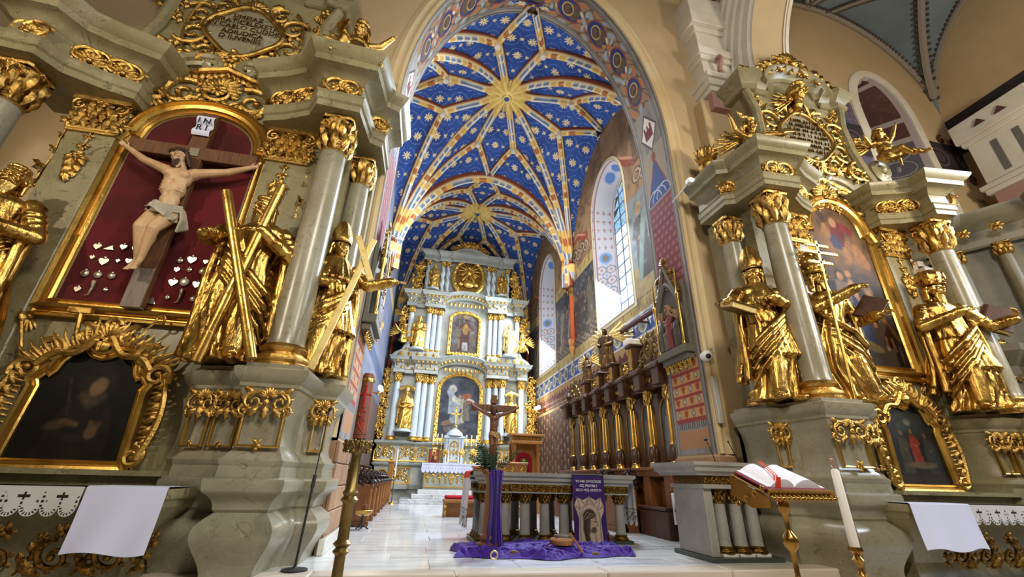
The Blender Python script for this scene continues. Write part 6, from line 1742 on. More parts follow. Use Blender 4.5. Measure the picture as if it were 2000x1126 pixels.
# entablatures
def entab(plan, z, h, o, m=HAM, nm='entablature'):
    pr = [(0, z), (.04, z+.02), (.04, z+h*.22), (.07, z+h*.25), (.0, z+h*.28), (0, z+h*.58), (.08, z+h*.64), (.14, z+h*.72), (.24, z+h*.78), (.26, z+h*.9), (.32, z+h), (-.3, z+h+.02)]
    b = MB(); hplan(b); b.sweep(plan, pr); e = b.build(nm, m, H, sharp=30); return e
def eh_(k, e): return [(3.45*k, -.3), (3.42*k, .32+e), (2.95*k, .34+e), (2.9*k, .14+e), (2.45*k, .14+e), (2.4*k, .42+e), (1.3*k, .36+e), (1.22*k, -.2)]
for k, e, z, h in ((1.0, .05, 5.75, .8), (.93, -.02, 9.4, .85)):
    pr = eh_(k, e)
    entab(pr, z, h, 0); entab([(-u, d) for u, d in pr[::-1]], z, h, 0)
    # arched middle
    hw_ = 1.32*k; za = z+h*.30
    pts = [(hw_*1.05*cos(t), za+(.55)*sin(t)) for t in np.linspace(.0, pi, 17)]
    b = MB(); hfront(b, .1); b.sweep(pts, [(-.12, -.2), (-.12, .08), (0, .12), (.1, .2), (.2, .26), (.3, .34), (.34, .3), (.34, -.2)]); b.build('arched_cornice', HAM, H, sharp=30)
    b = MB(); hfront(b, .2)
    for t in np.linspace(.15, pi-.15, 17): b.leaf(hw_*cos(t), za+.5*sin(t), t, .2, .18, .1, .4, .4, 4, 1)
    for x in np.linspace(-.9, .9, 9): b.leaf(x, za-.05, pi/2, .25, .2, .06, .4, .4, 4, 1)
    o = b.build('arch_gilding', GOLDB, H); o['kind'] = 'stuff'
    b = MB()
    for sd in (1, -1):
        for u0, u1, d in ((3.42, 2.95, .36+e), (2.9, 2.45, .16+e), (2.4, 1.3, .42+e)):
            hfront(b, d)
            n = max(2, int((u0-u1)*k/.2))
            for i in range(n):
                a = sd*k*(u1+(u0-u1)*(i+.5)/n); b.ell((a, z+h*.70, .16), (.085, .07, .06), 7, 5); b.leaf(a, z+h*.42, pi/2*(1 if i % 2 else -1), .16, .15, .02, .4, .3, 4, 1)
    o = b.build('frieze_gilding', GOLDB, H); o['kind'] = 'stuff'
b = MB(); hplan(b)
pr3 = [(2.6, -.3), (2.58, .18), (2.05, .2), (2.0, .08), (1.75, .08), (1.7, .22), (1.05, .2), (.95, .3), (-.95, .3), (-1.05, .2), (-1.7, .22), (-1.75, .08), (-2.0, .08), (-2.05, .2), (-2.58, .18), (-2.6, -.3)]
b.sweep(pr3, [(0, 12.35), (.03, 12.38), (.03, 12.5), (0, 12.55), (0, 12.68), (.08, 12.74), (.16, 12.82), (.18, 12.95), (-.3, 12.97)]); b.build('upper_cornice', HAM, H, sharp=30)
b = MB(); hfront(b, .15); pts = [(.98*cos(t), 12.55+.62*sin(t)) for t in np.linspace(0, pi, 15)]
b.sweep(pts, [(-.1, -.2), (-.1, .08), (0, .14), (.1, .2), (.14, .2), (.14, -.2)]); b.build('top_arch', HAM, H, sharp=30)
b = MB(); hfront(b, .1); gpts = []
for x in np.linspace(-1.0, 1.0, 11):
    z = 13.1+.35*(1-x*x); b.leaf(x, z, pi/2-x*.5, .42-.15*abs(x), .2, .05, .3, .3); b.ell((x, z+.38-.12*abs(x), .08), .06, 7, 5)
for sd in (1, -1): b.scroll(sd*.75, 13.25, .26, pi/2, 1.3, sd, .06, .05, 6); b.scroll(sd*.32, 13.4, .24, pi/2, 1.3, -sd, .06, .05, 6)
b.shell(0, 13.4, .5, pi/2, 2.6, 9, .06)
o = b.build('gilded_crown', GOLDB, H); o['kind'] = 'stuff'
# pedestals between storeys, niches, brackets
for sd in (1, -1):
    for k, zb_, zt, u0, u1 in ((1, 6.55, 6.95, 3.3, 1.25), (.93, 10.2, 10.45, 3.0, 1.1)):
        b = MB(); hplan(b); b.bbox(min(sd*u0*k, sd*u1*k), max(sd*u0*k, sd*u1*k), -.3, .3, zb_, zt, .02); b.build('storey_plinth', HAM, H, smooth=False)
        b = MB(); hfront(b, .3)
        for i in range(5): b.rosette(sd*(u1+.25+i*.42)*k, (zb_+zt)/2, .13, 6, .02)
        o = b.build('plinth_gilding', GOLDB, H); o['kind'] = 'stuff'
    for zb_, zt, a in ((2.9, 5.2, 2.66), (7.2, 9.0, 2.42)):
        b = MB(); hfront(b, -.08); b.bbox(sd*a-.36, sd*a+.36, zb_, zt, -.02, .02, .01); b.build('niche', MARC, H, smooth=False)
    b = MB(); hfront(b, .3); gx = sd*2.66
    b.path([(gx+x, 4.95+.12*(1-(x/.35)**2)) for x in np.linspace(-.36, .36, 9)], .07, .07, .0, 6); b.scroll(gx-.3, 4.95, .1, 0, 1.2, 1, .035, .03, 2); b.scroll(gx+.3, 4.95, .1, pi, 1.2, -1, .035, .03, 2)
    b.build('gilded_canopy', GOLDB, H)
# gilded wings of carving on both flanks of every storey
def wing(sd, u, z0, z1, n, sc):
    b = MB(); hfront(b, .02); r = random.Random(int(u*100+z0))
    for i in range(n):
        z = z0+(z1-z0)*(i+.5)/n
        b.scroll(sd*(u+.05*sin(i*1.7)), z, sc*(.8+.3*r.random()), r.uniform(0, 6), 1.3, sd if i % 2 else -sd, sc*.16, .02, 6)
        for q in range(3): b.leaf(sd*(u+r.uniform(-.1, .2)), z+r.uniform(-.1, .1), r.uniform(0, 6.28), sc*1.4, sc*.7, .03)
    o = b.build('carved_wing', GOLDB, H); o['kind'] = 'stuff'
for sd in (1, -1):
    wing(sd, 3.72, 2.7, 6.0, 13, .2); wing(sd, 3.92, 2.8, 5.0, 8, .16); wing(sd, 3.3, 8.0, 9.3, 6, .22); wing(sd, 2.72, 10.6, 12.2, 7, .22); wing(sd, 2.95, 10.5, 11.3, 3, .18)
    b = MB(); hfront(b, .1); b.path([(sd*3.55, 6.6), (sd*3.45, 6.75), (sd*3.15, 6.95), (sd*3.0, 7.3)], .14, .08, 0, 8); b.build('side_volute', HAM, H)
# pictures
def hframe(nm, hw_, z0, zs, za, p, w_=.2):
    fr = bpy.data.objects.new('picture_frame', None); COL.objects.link(fr); fr.parent = H
    pts = [(hw_, z0), (hw_, zs)]+[(hw_*cos(t), zs+(za-zs)*sin(t)) for t in np.linspace(0, pi, 15)[1:-1]]+[(-hw_, zs), (-hw_, z0)]
    b = MB(); hfront(b, -.08); b.sweep(pts, [(0, 0), (0, .08), (.03, .1), (w_-.04, .12), (w_, .1), (w_, 0)], closed=True); b.build('gilded_moulding', GOLDB, fr, sharp=30)
    b = MB(); hfront(b, .04); seg = np.array(pts+[pts[0]]); d = np.concatenate([[0], np.cumsum(np.hypot(*np.diff(seg, axis=0).T))])
    for q in np.arange(.05, d[-1], .17):
        x, z = np.interp(q, d, seg[:, 0]), np.interp(q, d, seg[:, 1]); x2, z2 = np.interp(q+.02, d, seg[:, 0]), np.interp(q+.02, d, seg[:, 1])
        an = math.atan2(z2-z, x2-x); nx, nz = sin(an), -cos(an)
        b.leaf(x+nx*w_*.5, z+nz*w_*.5, an+.6*(1 if int(q/.17) % 2 else -1), .16, .1, 0, .3, .3, 4, 1)
    o = b.build('frame_leaves', GOLDB, fr); o['kind'] = 'stuff'
    p.mesh(nm, COLO, (HC-p.w/2, HY+.06, z0-.02), (1, 0, 0), (0, 0, 1), H, mask=in_poly([(a+p.w/2, z-z0+.02) for a, z in pts]))
w, h = 2.0, 3.2
p = Paint(w, h, 170, 260, '#4f545c'); p.mottle((6, 4), 3, '#3a3d48', .4, .7); p.mottle((14, 3), 5, '#6d7078', .5, .8, .7); p.put((.5-p.Y)*1.5, '#5a5a56', .7)
p.poly([(.45, 1.2), (.85, 1.1), (.95, 1.9), (.75, 2.15), (.45, 1.95)], '#9aa2a6'); p.blob(.62, 2.45, .2, .2, '#b5b7b2'); p.blob(.64, 2.4, .1, .13, '#a4937c'); p.stroke([(.5, 2.3), (.62, 2.0), (.8, 1.8), (.82, 1.3), (.7, .9)], .16, '#98a0a8')
p.stroke([(.75, 1.95), (1.1, 1.75), (1.3, 1.45)], .13, '#c2bfae'); p.stroke([(1.3, 1.45), (1.15, 1.15), (1.2, .85)], .09, '#b6b2a2'); p.stroke([(1.0, 1.8), (1.35, 2.0), (1.7, 1.85)], .07, '#bdbaa8'); p.blob(1.0, 2.05, .09, .11, '#9a8c78')
p.blob(1.35, 2.1, .25, .14, '#9a6248', .2); p.blob(1.55, 1.8, .18, .1, '#8a5a44', -.3); p.figure(1.4, .9, 1.1, '#7a7468', '#a09078', -.1); p.blob(.4, .75, .25, .12, '#8a7460', .3); p.blob(.9, .4, .4, .2, '#6d6a5c'); p.blob(.5, .45, .2, .14, '#817c70'); p.stroke([(1.0, 1.6), (.9, 1.2), (1.0, .8)], .1, '#a9aca8')
p.aged(3, 1.12, '#2c2e34', .5)
hframe('lamentation_painting', 1.0, 2.75, 5.1, 5.85, p)
w, h = 1.46, 2.4
p = Paint(w, h, 140, 210, '#6d6660'); p.put((p.Y-1.2)/1.2, '#8a8078', .8); p.mottle((4, 4), 7, '#544e4c', .5, .75); p.put((.6-p.Y)*2, '#5a5048', .8); p.rect(0, .4, .55, .75, '#6d7a80', .7)
p.poly([(.5, .15), (1.05, .15), (1.0, 1.2), (.92, 1.75), (.62, 1.75), (.55, 1.2)], '#5d4038'); p.poly([(.62, .15), (.95, .15), (.92, .6), (.66, .6)], '#a09c98'); p.blob(.78, 1.35, .16, .3, '#a0804c'); p.blob(.78, 2.0, .1, .13, '#8a6a50'); p.blob(.78, 1.88, .08, .09, '#4a3a30'); p.blob(.78, 2.1, .14, .16, '#b09a5a', 0, .2, .4)
p.stroke([(.45, .2), (.42, 2.1)], .018, '#8a7040'); p.stroke([(.6, 1.6), (.45, 1.4)], .06, '#5d4038'); p.stroke([(.95, 1.6), (1.15, 1.4), (1.2, 1.2)], .06, '#5d4038'); p.blob(1.2, 1.2, .12, .07, '#8a8074'); p.rect(1.0, 1.4, .6, 1.0, '#6d5a50', .6)
p.aged(2, 1.1, '#2c2622', .5)
hframe('bishop_painting', .73, 7.12, 8.95, 9.3, p, .17)
# oval medallion with a gilded relief
b = MB(); hfront(b, .12)
ov = [(.78*cos(t), 11.5+.98*sin(t)) for t in np.linspace(0, 2*pi, 33)[:-1]]
b.sweep(ov, [(0, -.1), (0, .06), (-.02, .1), (.1, .14), (.2, .1), (.22, -.1)], closed=True); md = b.build('medallion_frame', GOLDB, H, sharp=30)
b = MB(); hfront(b, .12); fill_poly(b, ov, 0); b.build('medallion_ground', GOLDD, md, smooth=False)
b = MB(); hfront(b, .14)
for i in range(20): a = i*2*pi/20; b.leaf(.85*cos(a), 11.5+1.05*sin(a), a+pi/2, .26, .16, .08)
for i in range(14): a = i*2*pi/14; b.leaf(.1*cos(a), 11.9+.1*sin(a), a, .6, .1, .02, .1, .1, 4, 1)
o = b.build('medallion_wreath', GOLDB, md); o['kind'] = 'stuff'
b = MB(); hfront(b, .12)
b.ell((0, 11.75, .12), (.17, .2, .14), 10, 7); b.ell((0, 12.05, .12), (.1, .12, .1), 10, 7); b.caps((-.12, 11.85, .1), (-.4, 11.55, .16), .08, .06); b.caps((.12, 11.85, .1), (.4, 11.5, .16), .08, .06); b.caps((-.1, 11.6, .12), (-.35, 11.25, .18), .1, .07); b.caps((.1, 11.6, .12), (.3, 11.2, .18), .1, .07); b.ell((0, 11.05, .12), (.32, .24, .14), 12, 7)
for a in (-.45, .42): b.ell((a, 11.05, .1), (.16, .16, .1), 8, 6)
b.build('relief_group', GOLDB, md)
# statues of the high altar
def hst(nm, lab, u, z, hgt, d=.3, m=GOLDB, **k):
    return robed(nm, lab, (HC+u, HY-d, z), hgt, m, vox=.014, plinth=.12, **k)
hst('bishop_statue', 'pale gold bishop in a tall mitre in the lower left niche of the high altar', -2.66, 3.05, 1.85, seed=41, hat='mitre', cape=1)
hst('bishop_statue', 'pale gold bishop in the lower right niche of the high altar behind the wooden cross', 2.62, 3.05, 1.85, seed=42, hat='mitre', cape=1)
hst('saint_statue', 'gold standing saint left of the standing bishop picture', -2.45, 7.08, 1.75, seed=43, m=GOLDB)
hst('saint_statue', 'silvery gold standing saint right of the standing bishop picture', 2.45, 7.08, 1.75, seed=44, m=GOLDP)
hst('saint_statue', 'small gold saint on the top storey left of the oval medallion', -1.95, 10.58, 1.45, seed=45, d=.2)
hst('saint_statue', 'small gold saint on the top storey right of the oval medallion', 1.95, 10.58, 1.45, seed=46, d=.2)
for sd, s_ in ((-1, 'left'), (1, 'right')):
    putto('angel_figure', 'gold winged angel seated on the %s volute of the high altar' % s_, (HC+sd*3.2, HY-.25, 7.25), 1.15, GOLDB, rz=-sd*.4, vox=.02, seed=50+sd, sash=0)
# altar table, cloth, tabernacle, candles
b = MB(); b.bbox(.55, 3.0, 20.9, 21.9, .5, 1.45, .01); b.bbox(.45, 3.1, 20.8, 21.95, 1.45, 1.56, .015); mt = b.build('mensa', HAM, H, smooth=False)
b = MB((1.78, 20.88, 0), (1, 0, 0), (0, 0, 1), (0, -1, 0))
b.sweep([(1.15, .62), (1.15, 1.38), (-1.15, 1.38), (-1.15, .62)], [(0, 0), (0, .03), (.04, .03), (.05, 0)], closed=True)
for i in range(9):
    a = (i-4)*.26
    if i != 4: b.scroll(a, 1.05+.1*(i % 2), .12, pi/2, 1.3, 1 if i < 4 else -1, .028, .01, 5); b.spray(a, .72, pi/2, .3, 5, .01)
b.rosette(0, 1.0, .15, 8, .02); b.bbox(-.06, .06, .75, 1.3, .01, .04, .005)
for i in range(9): b.shell((i-4)*.27, 1.24, .12, pi/2, 2, 5, .01)
o = b.build('gilded_antependium', GOLDB, H); o['kind'] = 'stuff'
w = 2.7
p = Paint(w, .42, 260, 44, '#c9cde0'); p.put(((np.abs((p.X/.13) % 1-.5) < .1)*(np.abs(p.Y-.2) < .035))*1.0, '#8d90b0'); p.put((np.abs(p.Y-.33) < .012)*1.0, '#9a9dbb')
o = p.mesh('lace_cloth', COLC, None, None, None, mask=lambda x, y: (y > .09) | (np.hypot(((x/.18) % 1-.5)*.18, y-.09) < .085), bend=lambda a, c: np.stack([.43+a, 20.78+.0*a+.01*np.sin(a*12), 1.575-.42+c], -1))
tag(o, 'white lace cloth hanging over the front of the high altar table', 'cloth')
b = MB(); b.box(.43, 3.13, 20.78, 21.6, 1.562, 1.572); b.build('cloth_top', CLOTH, o, smooth=False)
b = MB(); X = np.linspace(0, 1, 7); P = np.array([[(.42-.02*sin(q*9)-.1*t, 20.8+.6*q, 1.57-.75*t) for q in X] for t in np.linspace(0, 1, 8)]); b.grid(P); b.grid(P[::-1]); b.build('cloth_side', CLOTH, o)
tb = thing('tabernacle', 'white marble tabernacle with gilt door and small columns on the high altar', 'tabernacle', None, (1.83, 21.45, 1.57))
b = MB(); b.bbox(-.45, .45, -.2, .25, 0, 1.1, .01); b.bbox(-.5, .5, -.26, .28, 1.1, 1.22, .02); b.lathe([(.42, 1.22), (.38, 1.35), (.2, 1.5), (.1, 1.56), (.12, 1.62), (0, 1.66)], n=20); b.build('body', HAC, tb)
for sx in (-.36, -.24, .24, .36):
    b = MB(); b.lathe([(.05, .02), (.05, .08), (.035, .1), (.03, .9), (.05, .95), (.055, 1.08)], (sx, -.24, 0), 12); b.build('column', HAC, tb)
b = MB((0, -.21, 0), (1, 0, 0), (0, 0, 1), (0, -1, 0)); gpanel(b, 0, .15, .36, .8, True, 0); b.build('door', GOLDB, tb)
cx = thing('altar_cross', 'gold cross standing above the tabernacle before the grey painting', 'cross', None, (1.83, 21.4, 3.22))
b = MB(); b.lathe([(.14, 0), (.12, .04), (.03, .1), (.03, .2)], n=12); b.bbox(-.035, .035, -.02, .02, .15, .85, .005); b.bbox(-.22, .22, -.02, .02, .55, .62, .005)
for q in ((-.22, .585), (.22, .585), (0, .87)): b.ell((q[0], 0, q[1]), .055, 8, 6)
b.build('cross_body', GOLDB, cx)
def candlestick(loc, hgt, wax, label, group=None, m=GOLDB, r=.03):
    o = thing('candlestick', label, 'candlestick', group, loc)
    b = MB(); b.lathe([(.13, 0), (.12, .03), (.05, .08), (.025, .14), (.05, .22), (.025, .3), (.022, hgt*.6), (.05, hgt*.68), (.025, hgt*.76), (.03, hgt*.9), (.09, hgt*.96), (.08, hgt)], n=14); b.build('stem', m, o)
    b = MB(); b.lathe([(r, hgt), (r, hgt+wax), (r*.5, hgt+wax+.005), (0, hgt+wax+.005)], n=10); b.build('candle', WAX, o); return o
first = None
for i, x in enumerate((.85, 1.05, 1.25, 2.42, 2.66, 2.9)):
    lab = 'tall gold candlestick on the high altar, %s of the three %s of the tabernacle' % (('outermost', 'middle', 'innermost')[i] if i < 3 else ('innermost', 'middle', 'outermost')[i-3], 'left' if i < 3 else 'right')
    if first is None: first = candlestick((x, 21.5, 1.57), .85, .45, lab, 'candlesticks on the high altar')
    else: dup(first, (x, 21.5, 1.57), None, lab)
rl = [(.95, 'left'), (2.75, 'right'), (1.5, 'centre-left'), (2.15, 'centre-right')]
for x, s_ in rl:
    o = thing('reliquary', 'gilded rayed reliquary on the high altar, %s of the tabernacle row' % s_, 'reliquary', 'reliquaries on the high altar', (x, 21.25, 1.57))
    b = MB((0, 0, 0), (1, 0, 0), (0, 0, 1), (0, -1, 0)); b.rosette(0, .48, .22, 12, 0); b.rosette(0, .48, .11, 8, .06); b.build('rays', GOLDB, o)
    b = MB(); b.lathe([(.1, 0), (.09, .03), (.03, .07), (.04, .15), (.02, .3)], n=12); b.build('foot', GOLDB, o)
# small icon on the altar table
p = Paint(.42, .56, 70, 90, '#5d1f1a'); p.rect(.03, .39, .03, .53, '#8a3a26'); p.poly([(.08, .03), (.34, .03), (.33, .3), (.24, .4), (.14, .38)], '#4a1c1c'); p.blob(.21, .42, .085, .10, '#c9a860'); p.blob(.21, .41, .055, .07, '#5a3826'); p.blob(.28, .22, .06, .1, '#b0863c'); p.blob(.28, .32, .04, .045, '#7a5030'); p.rect(.13, .29, .49, .55, '#d8b86a')
ic = thing('icon_picture', 'small dark red icon of a mother and child leaning on the high altar', 'icon')
p.mesh('panel', COLO, (.72, 20.93, 1.58), (1, 0, 0), (0, .12, .99), ic)
b = MB((.72, 20.94, 1.575), (1, 0, 0), (0, .12, .99), (0, -.99, .12)); b.sweep([(.42, 0), (.42, .56), (0, .56), (0, 0)], [(0, -.02), (0, .012), (.03, .012), (.03, -.02)], closed=True); b.build('frame', WOODD, ic, smooth=False)
# ================================================================ choir stalls, throne, furniture of the chancel
WX = 5.55
ST = thing('choir_stalls', 'dark walnut and gilt choir stall wall with fluted columns along the right', 'stalls')
b = MB(); b.bbox(WX, WX+.35, 8.42, 15.3, 0, 3.1, .01); b.build('back_panel', WOODD, ST, smooth=False)
b = MB(); b.bbox(5.05, WX+.02, 8.42, 15.3, 1.12, 1.28, .015); b.bbox(5.0, WX, 8.42, 15.3, 1.24, 1.30, .008); b.build('ledge', WOOD, ST, smooth=False)
b = MB(); b.bbox(5.12, WX, 8.42, 15.3, .42, .5, .01); b.build('seat_board', WOOD, ST, smooth=False)
cy_ = [8.55, 9.42, 10.28, 11.14, 12.04, 12.93, 13.82, 14.74]
for i, y in enumerate(cy_):
    b = MB(); b.lathe([(.092, 1.40), (.092, 1.72)], (5.34, y, 0), 16); b.lathe([(.08, 1.72), (.066, 2.68)], (5.34, y, 0), 36, flute=(12, .16))
    o = b.build('column', GOLDF, ST)
    b = MB(); b.lathe([(.095, 1.40), (.095, 1.74), (.082, 1.76)], (5.34, y, 0), 16)
    for k in range(10): b.frame((5.34+.093*cos(k*.628), y+.093*sin(k*.628), 1.44), (0, 0, 1), (-sin(k*.628), cos(k*.628), 0), (cos(k*.628), sin(k*.628), 0)); b.leaf(0, 0, 0, .28, .09, 0, .1, .15)
    b.frame(); b.build('carved_drum', WOODD, o)
    b = MB(); b.lathe([(.12, 1.30), (.12, 1.33), (.105, 1.36), (.11, 1.40), (.095, 1.42)], (5.34, y, 0), 16); b.lathe([(.09, 1.73), (.10, 1.76), (.08, 1.79)], (5.34, y, 0), 16); b.build('base', GOLDF, o)
    b = MB(); cap_mesh(b, (5.34, y, 2.67), .075, .34, 7); b.build('capital', GOLD, o)
    b = MB(); b.bbox(5.06, 5.5, y-.14, y+.14, 3.0, 3.5, .01); b.bbox(5.0, 5.5, y-.18, y+.18, 3.36, 3.44, .01); b.build('entablature_block', WOODD, ST, smooth=False)
    b = MB(); b.bbox(5.08, WX, y-.13, y+.13, .5, 1.14, .01); b.build('divider', WOOD, ST, smooth=False)
pr = [(0, 3.0), (.03, 3.02), (.03, 3.1), (.05, 3.12), (0, 3.14), (0, 3.28), (.08, 3.32), (.1, 3.38), (.17, 3.42), (.19, 3.48), (-.2, 3.5)]
b = MB((0, 0, 0), (0, 1, 0), (-1, 0, 0)); b.sweep([(15.32, -5.42), (15.30, -5.3), (8.42, -5.3), (8.4, -5.42)], pr); b.build('entablature', WOODD, ST, sharp=30)
for i in range(7):
    y0, y1 = cy_[i]+.14, cy_[i+1]-.14; yc = (y0+y1)/2; hw_ = (y1-y0)/2-.04
    pts = [(hw_, 1.5), (hw_, 2.45)]+[(hw_*cos(t), 2.45+.32*sin(t)) for t in np.linspace(0, pi, 11)[1:-1]]+[(-hw_, 2.45), (-hw_, 1.5)]
    b = MB((WX, yc, 0), (0, -1, 0), (0, 0, 1), (-1, 0, 0)); b.sweep(pts, [(0, 0), (0, .04), (.03, .05), (.05, .03), (.05, 0)], closed=True); pf = b.build('panel_frame', GOLDF, ST)
    p = Paint(2*hw_+.04, 1.32, 44, 90, '#5d666c'); p.mottle((5, 4), 60+i, '#444c54', .4, .7); p.figure(hw_, .05, 1.1, ['#757a7c', '#6d6458', '#7d7a70'][i % 3], '#9a8470'); p.put((.2-p.Y)*4, '#4d4a44')
    p.mesh('painted_panel', COLO, (WX-.012, yc+hw_+.02, 1.48), (0, -1, 0), (0, 0, 1), pf, mask=in_poly([(a+hw_+.02, z-1.48) for a, z in pts]))
    b = MB((5.29, yc, 0), (0, -1, 0), (0, 0, 1), (-1, 0, 0))
    b.rosette(0, 3.21, .1, 6, 0); b.scroll(.2, 3.2, .09, 0, 1.2, 1, .025, 0, 3); b.scroll(-.2, 3.2, .09, pi, 1.2, -1, .025, 0, 3); b.build('frieze_carving', GOLD, pf)
    b = MB((WX, yc, 0), (0, -1, 0), (0, 0, 1), (-1, 0, 0)); b.bbox(-hw_, hw_, 1.33, 1.45, 0, .03, .008); b.build('gilt_rail', GOLDF, pf, smooth=False)
    b = MB((5.07, yc, 0), (0, -1, 0), (0, 0, 1), (-1, 0, 0)); b.bbox(-hw_, hw_, .55, 1.05, -.3, -.25, .02); b.build('seat_back', WOOD, pf, smooth=False)
# attic: gilded posts, carved panels, crests
ap = [9.85, 11.05, 12.0, 13.15]
for i, y in enumerate(ap):
    zt = [4.25, 4.05, 4.0, 3.95][i]
    b = MB(); b.bbox(5.2, 5.5, y-.11, y+.11, 3.5, zt, .01); b.bbox(5.14, 5.52, y-.17, y+.17, zt-.06, zt, .01); b.bbox(5.16, 5.52, y-.15, y+.15, 3.5, 3.56, .01); po = b.build('attic_post', WOODD, ST, smooth=False)
    b = MB((5.2, y, 0), (0, -1, 0), (0, 0, 1), (-1, 0, 0))
    for q in (-.06, 0, .06): b.bbox(q-.02, q+.02, 3.6, zt-.1, 0, .02, .006)
    b.build('gilt_flutes', GOLDF, po, smooth=False)
for y in (10.45, 11.52, 12.57):
    b = MB(); b.bbox(5.36, 5.46, y-.42, y+.42, 3.5, 3.98, .01); po = b.build('attic_panel', WOODD, ST, smooth=False)
    b = MB((5.36, y, 3.74), (0, -1, 0), (0, 0, 1), (-1, 0, 0)); b.sweep([(.3, -.18), (.3, .18), (-.3, .18), (-.3, -.18)], [(0, 0), (0, .02), (.03, .02), (.03, 0)], closed=True); b.rosette(0, 0, .16, 7, .01); b.spray(-.05, -.1, .3, .2, 5, .01); b.spray(.05, -.1, pi-.3, .2, 5, .01); b.build('gilt_carving', GOLDF, po)
for y, sc in ((9.05, 1.0), (14.2, .85)):
    b = MB((5.3, y, 3.5), (0, -1, 0), (0, 0, 1), (-1, 0, 0))
    ov = [(.17*sc*cos(t), .42*sc+.24*sc*sin(t)) for t in np.linspace(0, 2*pi, 21)]
    b.path(ov, .04*sc, .04*sc, 0, 6); b.rosette(0, .42*sc, .13*sc, 7, .02)
    for sd in (1, -1):
        b.scroll(sd*.28*sc, .3*sc, .17*sc, pi/2, 1.3, -sd, .04*sc, 0, 6); b.scroll(sd*.5*sc, .14*sc, .13*sc, pi/2, 1.3, sd, .035*sc, 0, 5); b.leaf(sd*.2*sc, .62*sc, pi/2-sd*.5, .25*sc, .14*sc, .01); b.leaf(sd*.62*sc, .1*sc, -sd*.2+(0 if sd > 0 else pi), .25*sc, .14*sc, .01)
    b.shell(0, .68*sc, .2*sc, pi/2, 2.4, 7, .02)
    carvepart(b, 'carved_crest', BRASSD, ST)
for y in (8.55, 14.95):
    b = MB(); b.lathe([(.1, 3.5), (.1, 3.54), (.05, 3.58), (.06, 3.66), (.11, 3.76), (.08, 3.86), (.04, 3.92), (.05, 3.97), (0, 4.04)], (5.3, y, 0), 14); b.build('urn_finial', WOODD, ST)
# angels on the attic
AN = MATS.get('dark_gilt') or mat('dark_gilt', hx('#5b4327'), .4, .5, var=(9, hx('#8f6b33'), .5, .7))
robed('angel_statue', 'large dark gilt angel with raised pale wings on top of the right stalls', (5.32, 11.55, 4.02), 1.25, AN, rz=-1.0, seed=61, beard=0, wings=True, hatm=GOLDP, vox=.014)
robed('angel_statue', 'smaller dark angel with a golden wing farther along the right stalls', (5.32, 13.1, 3.96), .85, AN, rz=-1.0, seed=62, beard=0, wings=True, hatm=GOLDB, vox=.016)
b = MB(); b.bbox(5.1, 5.5, 9.7, 10.0, 4.25, 4.4, .02); tag(b.build('projector', WHITEM, smooth=True, sharp=30), 'white projector box on the tallest post of the right stalls', 'projector')
b = MB(); b.bbox(5.25, 5.42, 13.05+.35, 13.15+.45, 3.5, 3.62, .01)
# front desks of the stalls
def stalldesk(y0, y1, lab, nm='stall_desk'):
    o = thing(nm, lab, 'desk', None, (0, 0, 0))
    b = MB(); b.bbox(4.55, 4.72, y0, y1, 0, .86, .012); b.bbox(4.52, 4.75, y0, y1, 0, .1, .01); b.build('front_board', WOOD, o, smooth=False)
    b = MB(); b.bbox(4.5, 5.05, y0-.02, y1+.02, .86, .92, .012); b.build('top_board', WOODD, o, smooth=False)
    for y in (y0, y1-.1):
        b = MB(); b.bbox(4.56, 5.0, y, y+.1, 0, .86, .01); e = b.build('end_panel', WOOD, o, smooth=False)
        b = MB(); b.bbox(4.66, 4.92, y-.012, y+.11, .18, .72, .01); b.build('raised_field', WOODD, e, smooth=False)
    return o
d1 = stalldesk(9.75, 10.9, 'walnut stall desk with dark carved scroll beside the right stalls'); d2 = stalldesk(11.2, 14.6, 'long walnut desk along the right stalls behind the altar')
for o_, y in ((d1, 9.72), (d1, 10.85), (d2, 11.25)):
    b = MB((4.78, y, .92), (1, 0, 0), (0, 0, 1), (0, -1, 0)); b.scroll(-.1, .14, .13, -pi/2, 1.4, 1, .035, 0, 4); b.scroll(.12, .2, .17, -pi/2, 1.4, -1, .04, 0, 5); b.leaf(0, .05, pi/2, .3, .16, .01); b.leaf(.1, .05, .3, .25, .12, .01)
    b.build('carved_scroll', BLACK if False else MATS.get('black_walnut') or mat('black_walnut', hx('#20140d'), .3, 0), o_)
b = MB(); b.bbox(4.95, 5.5, 8.45, 9.6, 0, .5, .02); b.bbox(4.9, 5.5, 8.45, 9.6, .5, .56, .015); tag(b.build('stall_bench', WOODD, smooth=False), 'dark walnut bench at the near end of the right stalls', 'bench')
# white patterned cloth hanging in the dark corner beside the pier
p = Paint(.22, .55, 50, 110, '#d9d7dc'); r = random.Random(4)
for i in range(9): p.blob(r.uniform(.03, .19), r.uniform(.05, .5), .014, .014, '#2a2030', 0, .3)
p.blob(.11, .27, .08, .05, '#6a5a70', .3, .6)
o = p.mesh('embroidered_cloth', COLC, None, None, None, bend=lambda a, c: np.stack([5.02+a*.9, 8.36-.02*np.sin(a*40), .28+c], -1)); tag(o, 'white cloth dotted with dark flowers hanging beside the brown pier', 'cloth')
b = MB(); b.tube([(5.0, 8.38, .835), (5.25, 8.38, .835)], .012, 6); b.tube([(5.12, 8.4, .84), (5.12, 8.4, .0)], .012, 6); b.build('stand', BLACK, o)
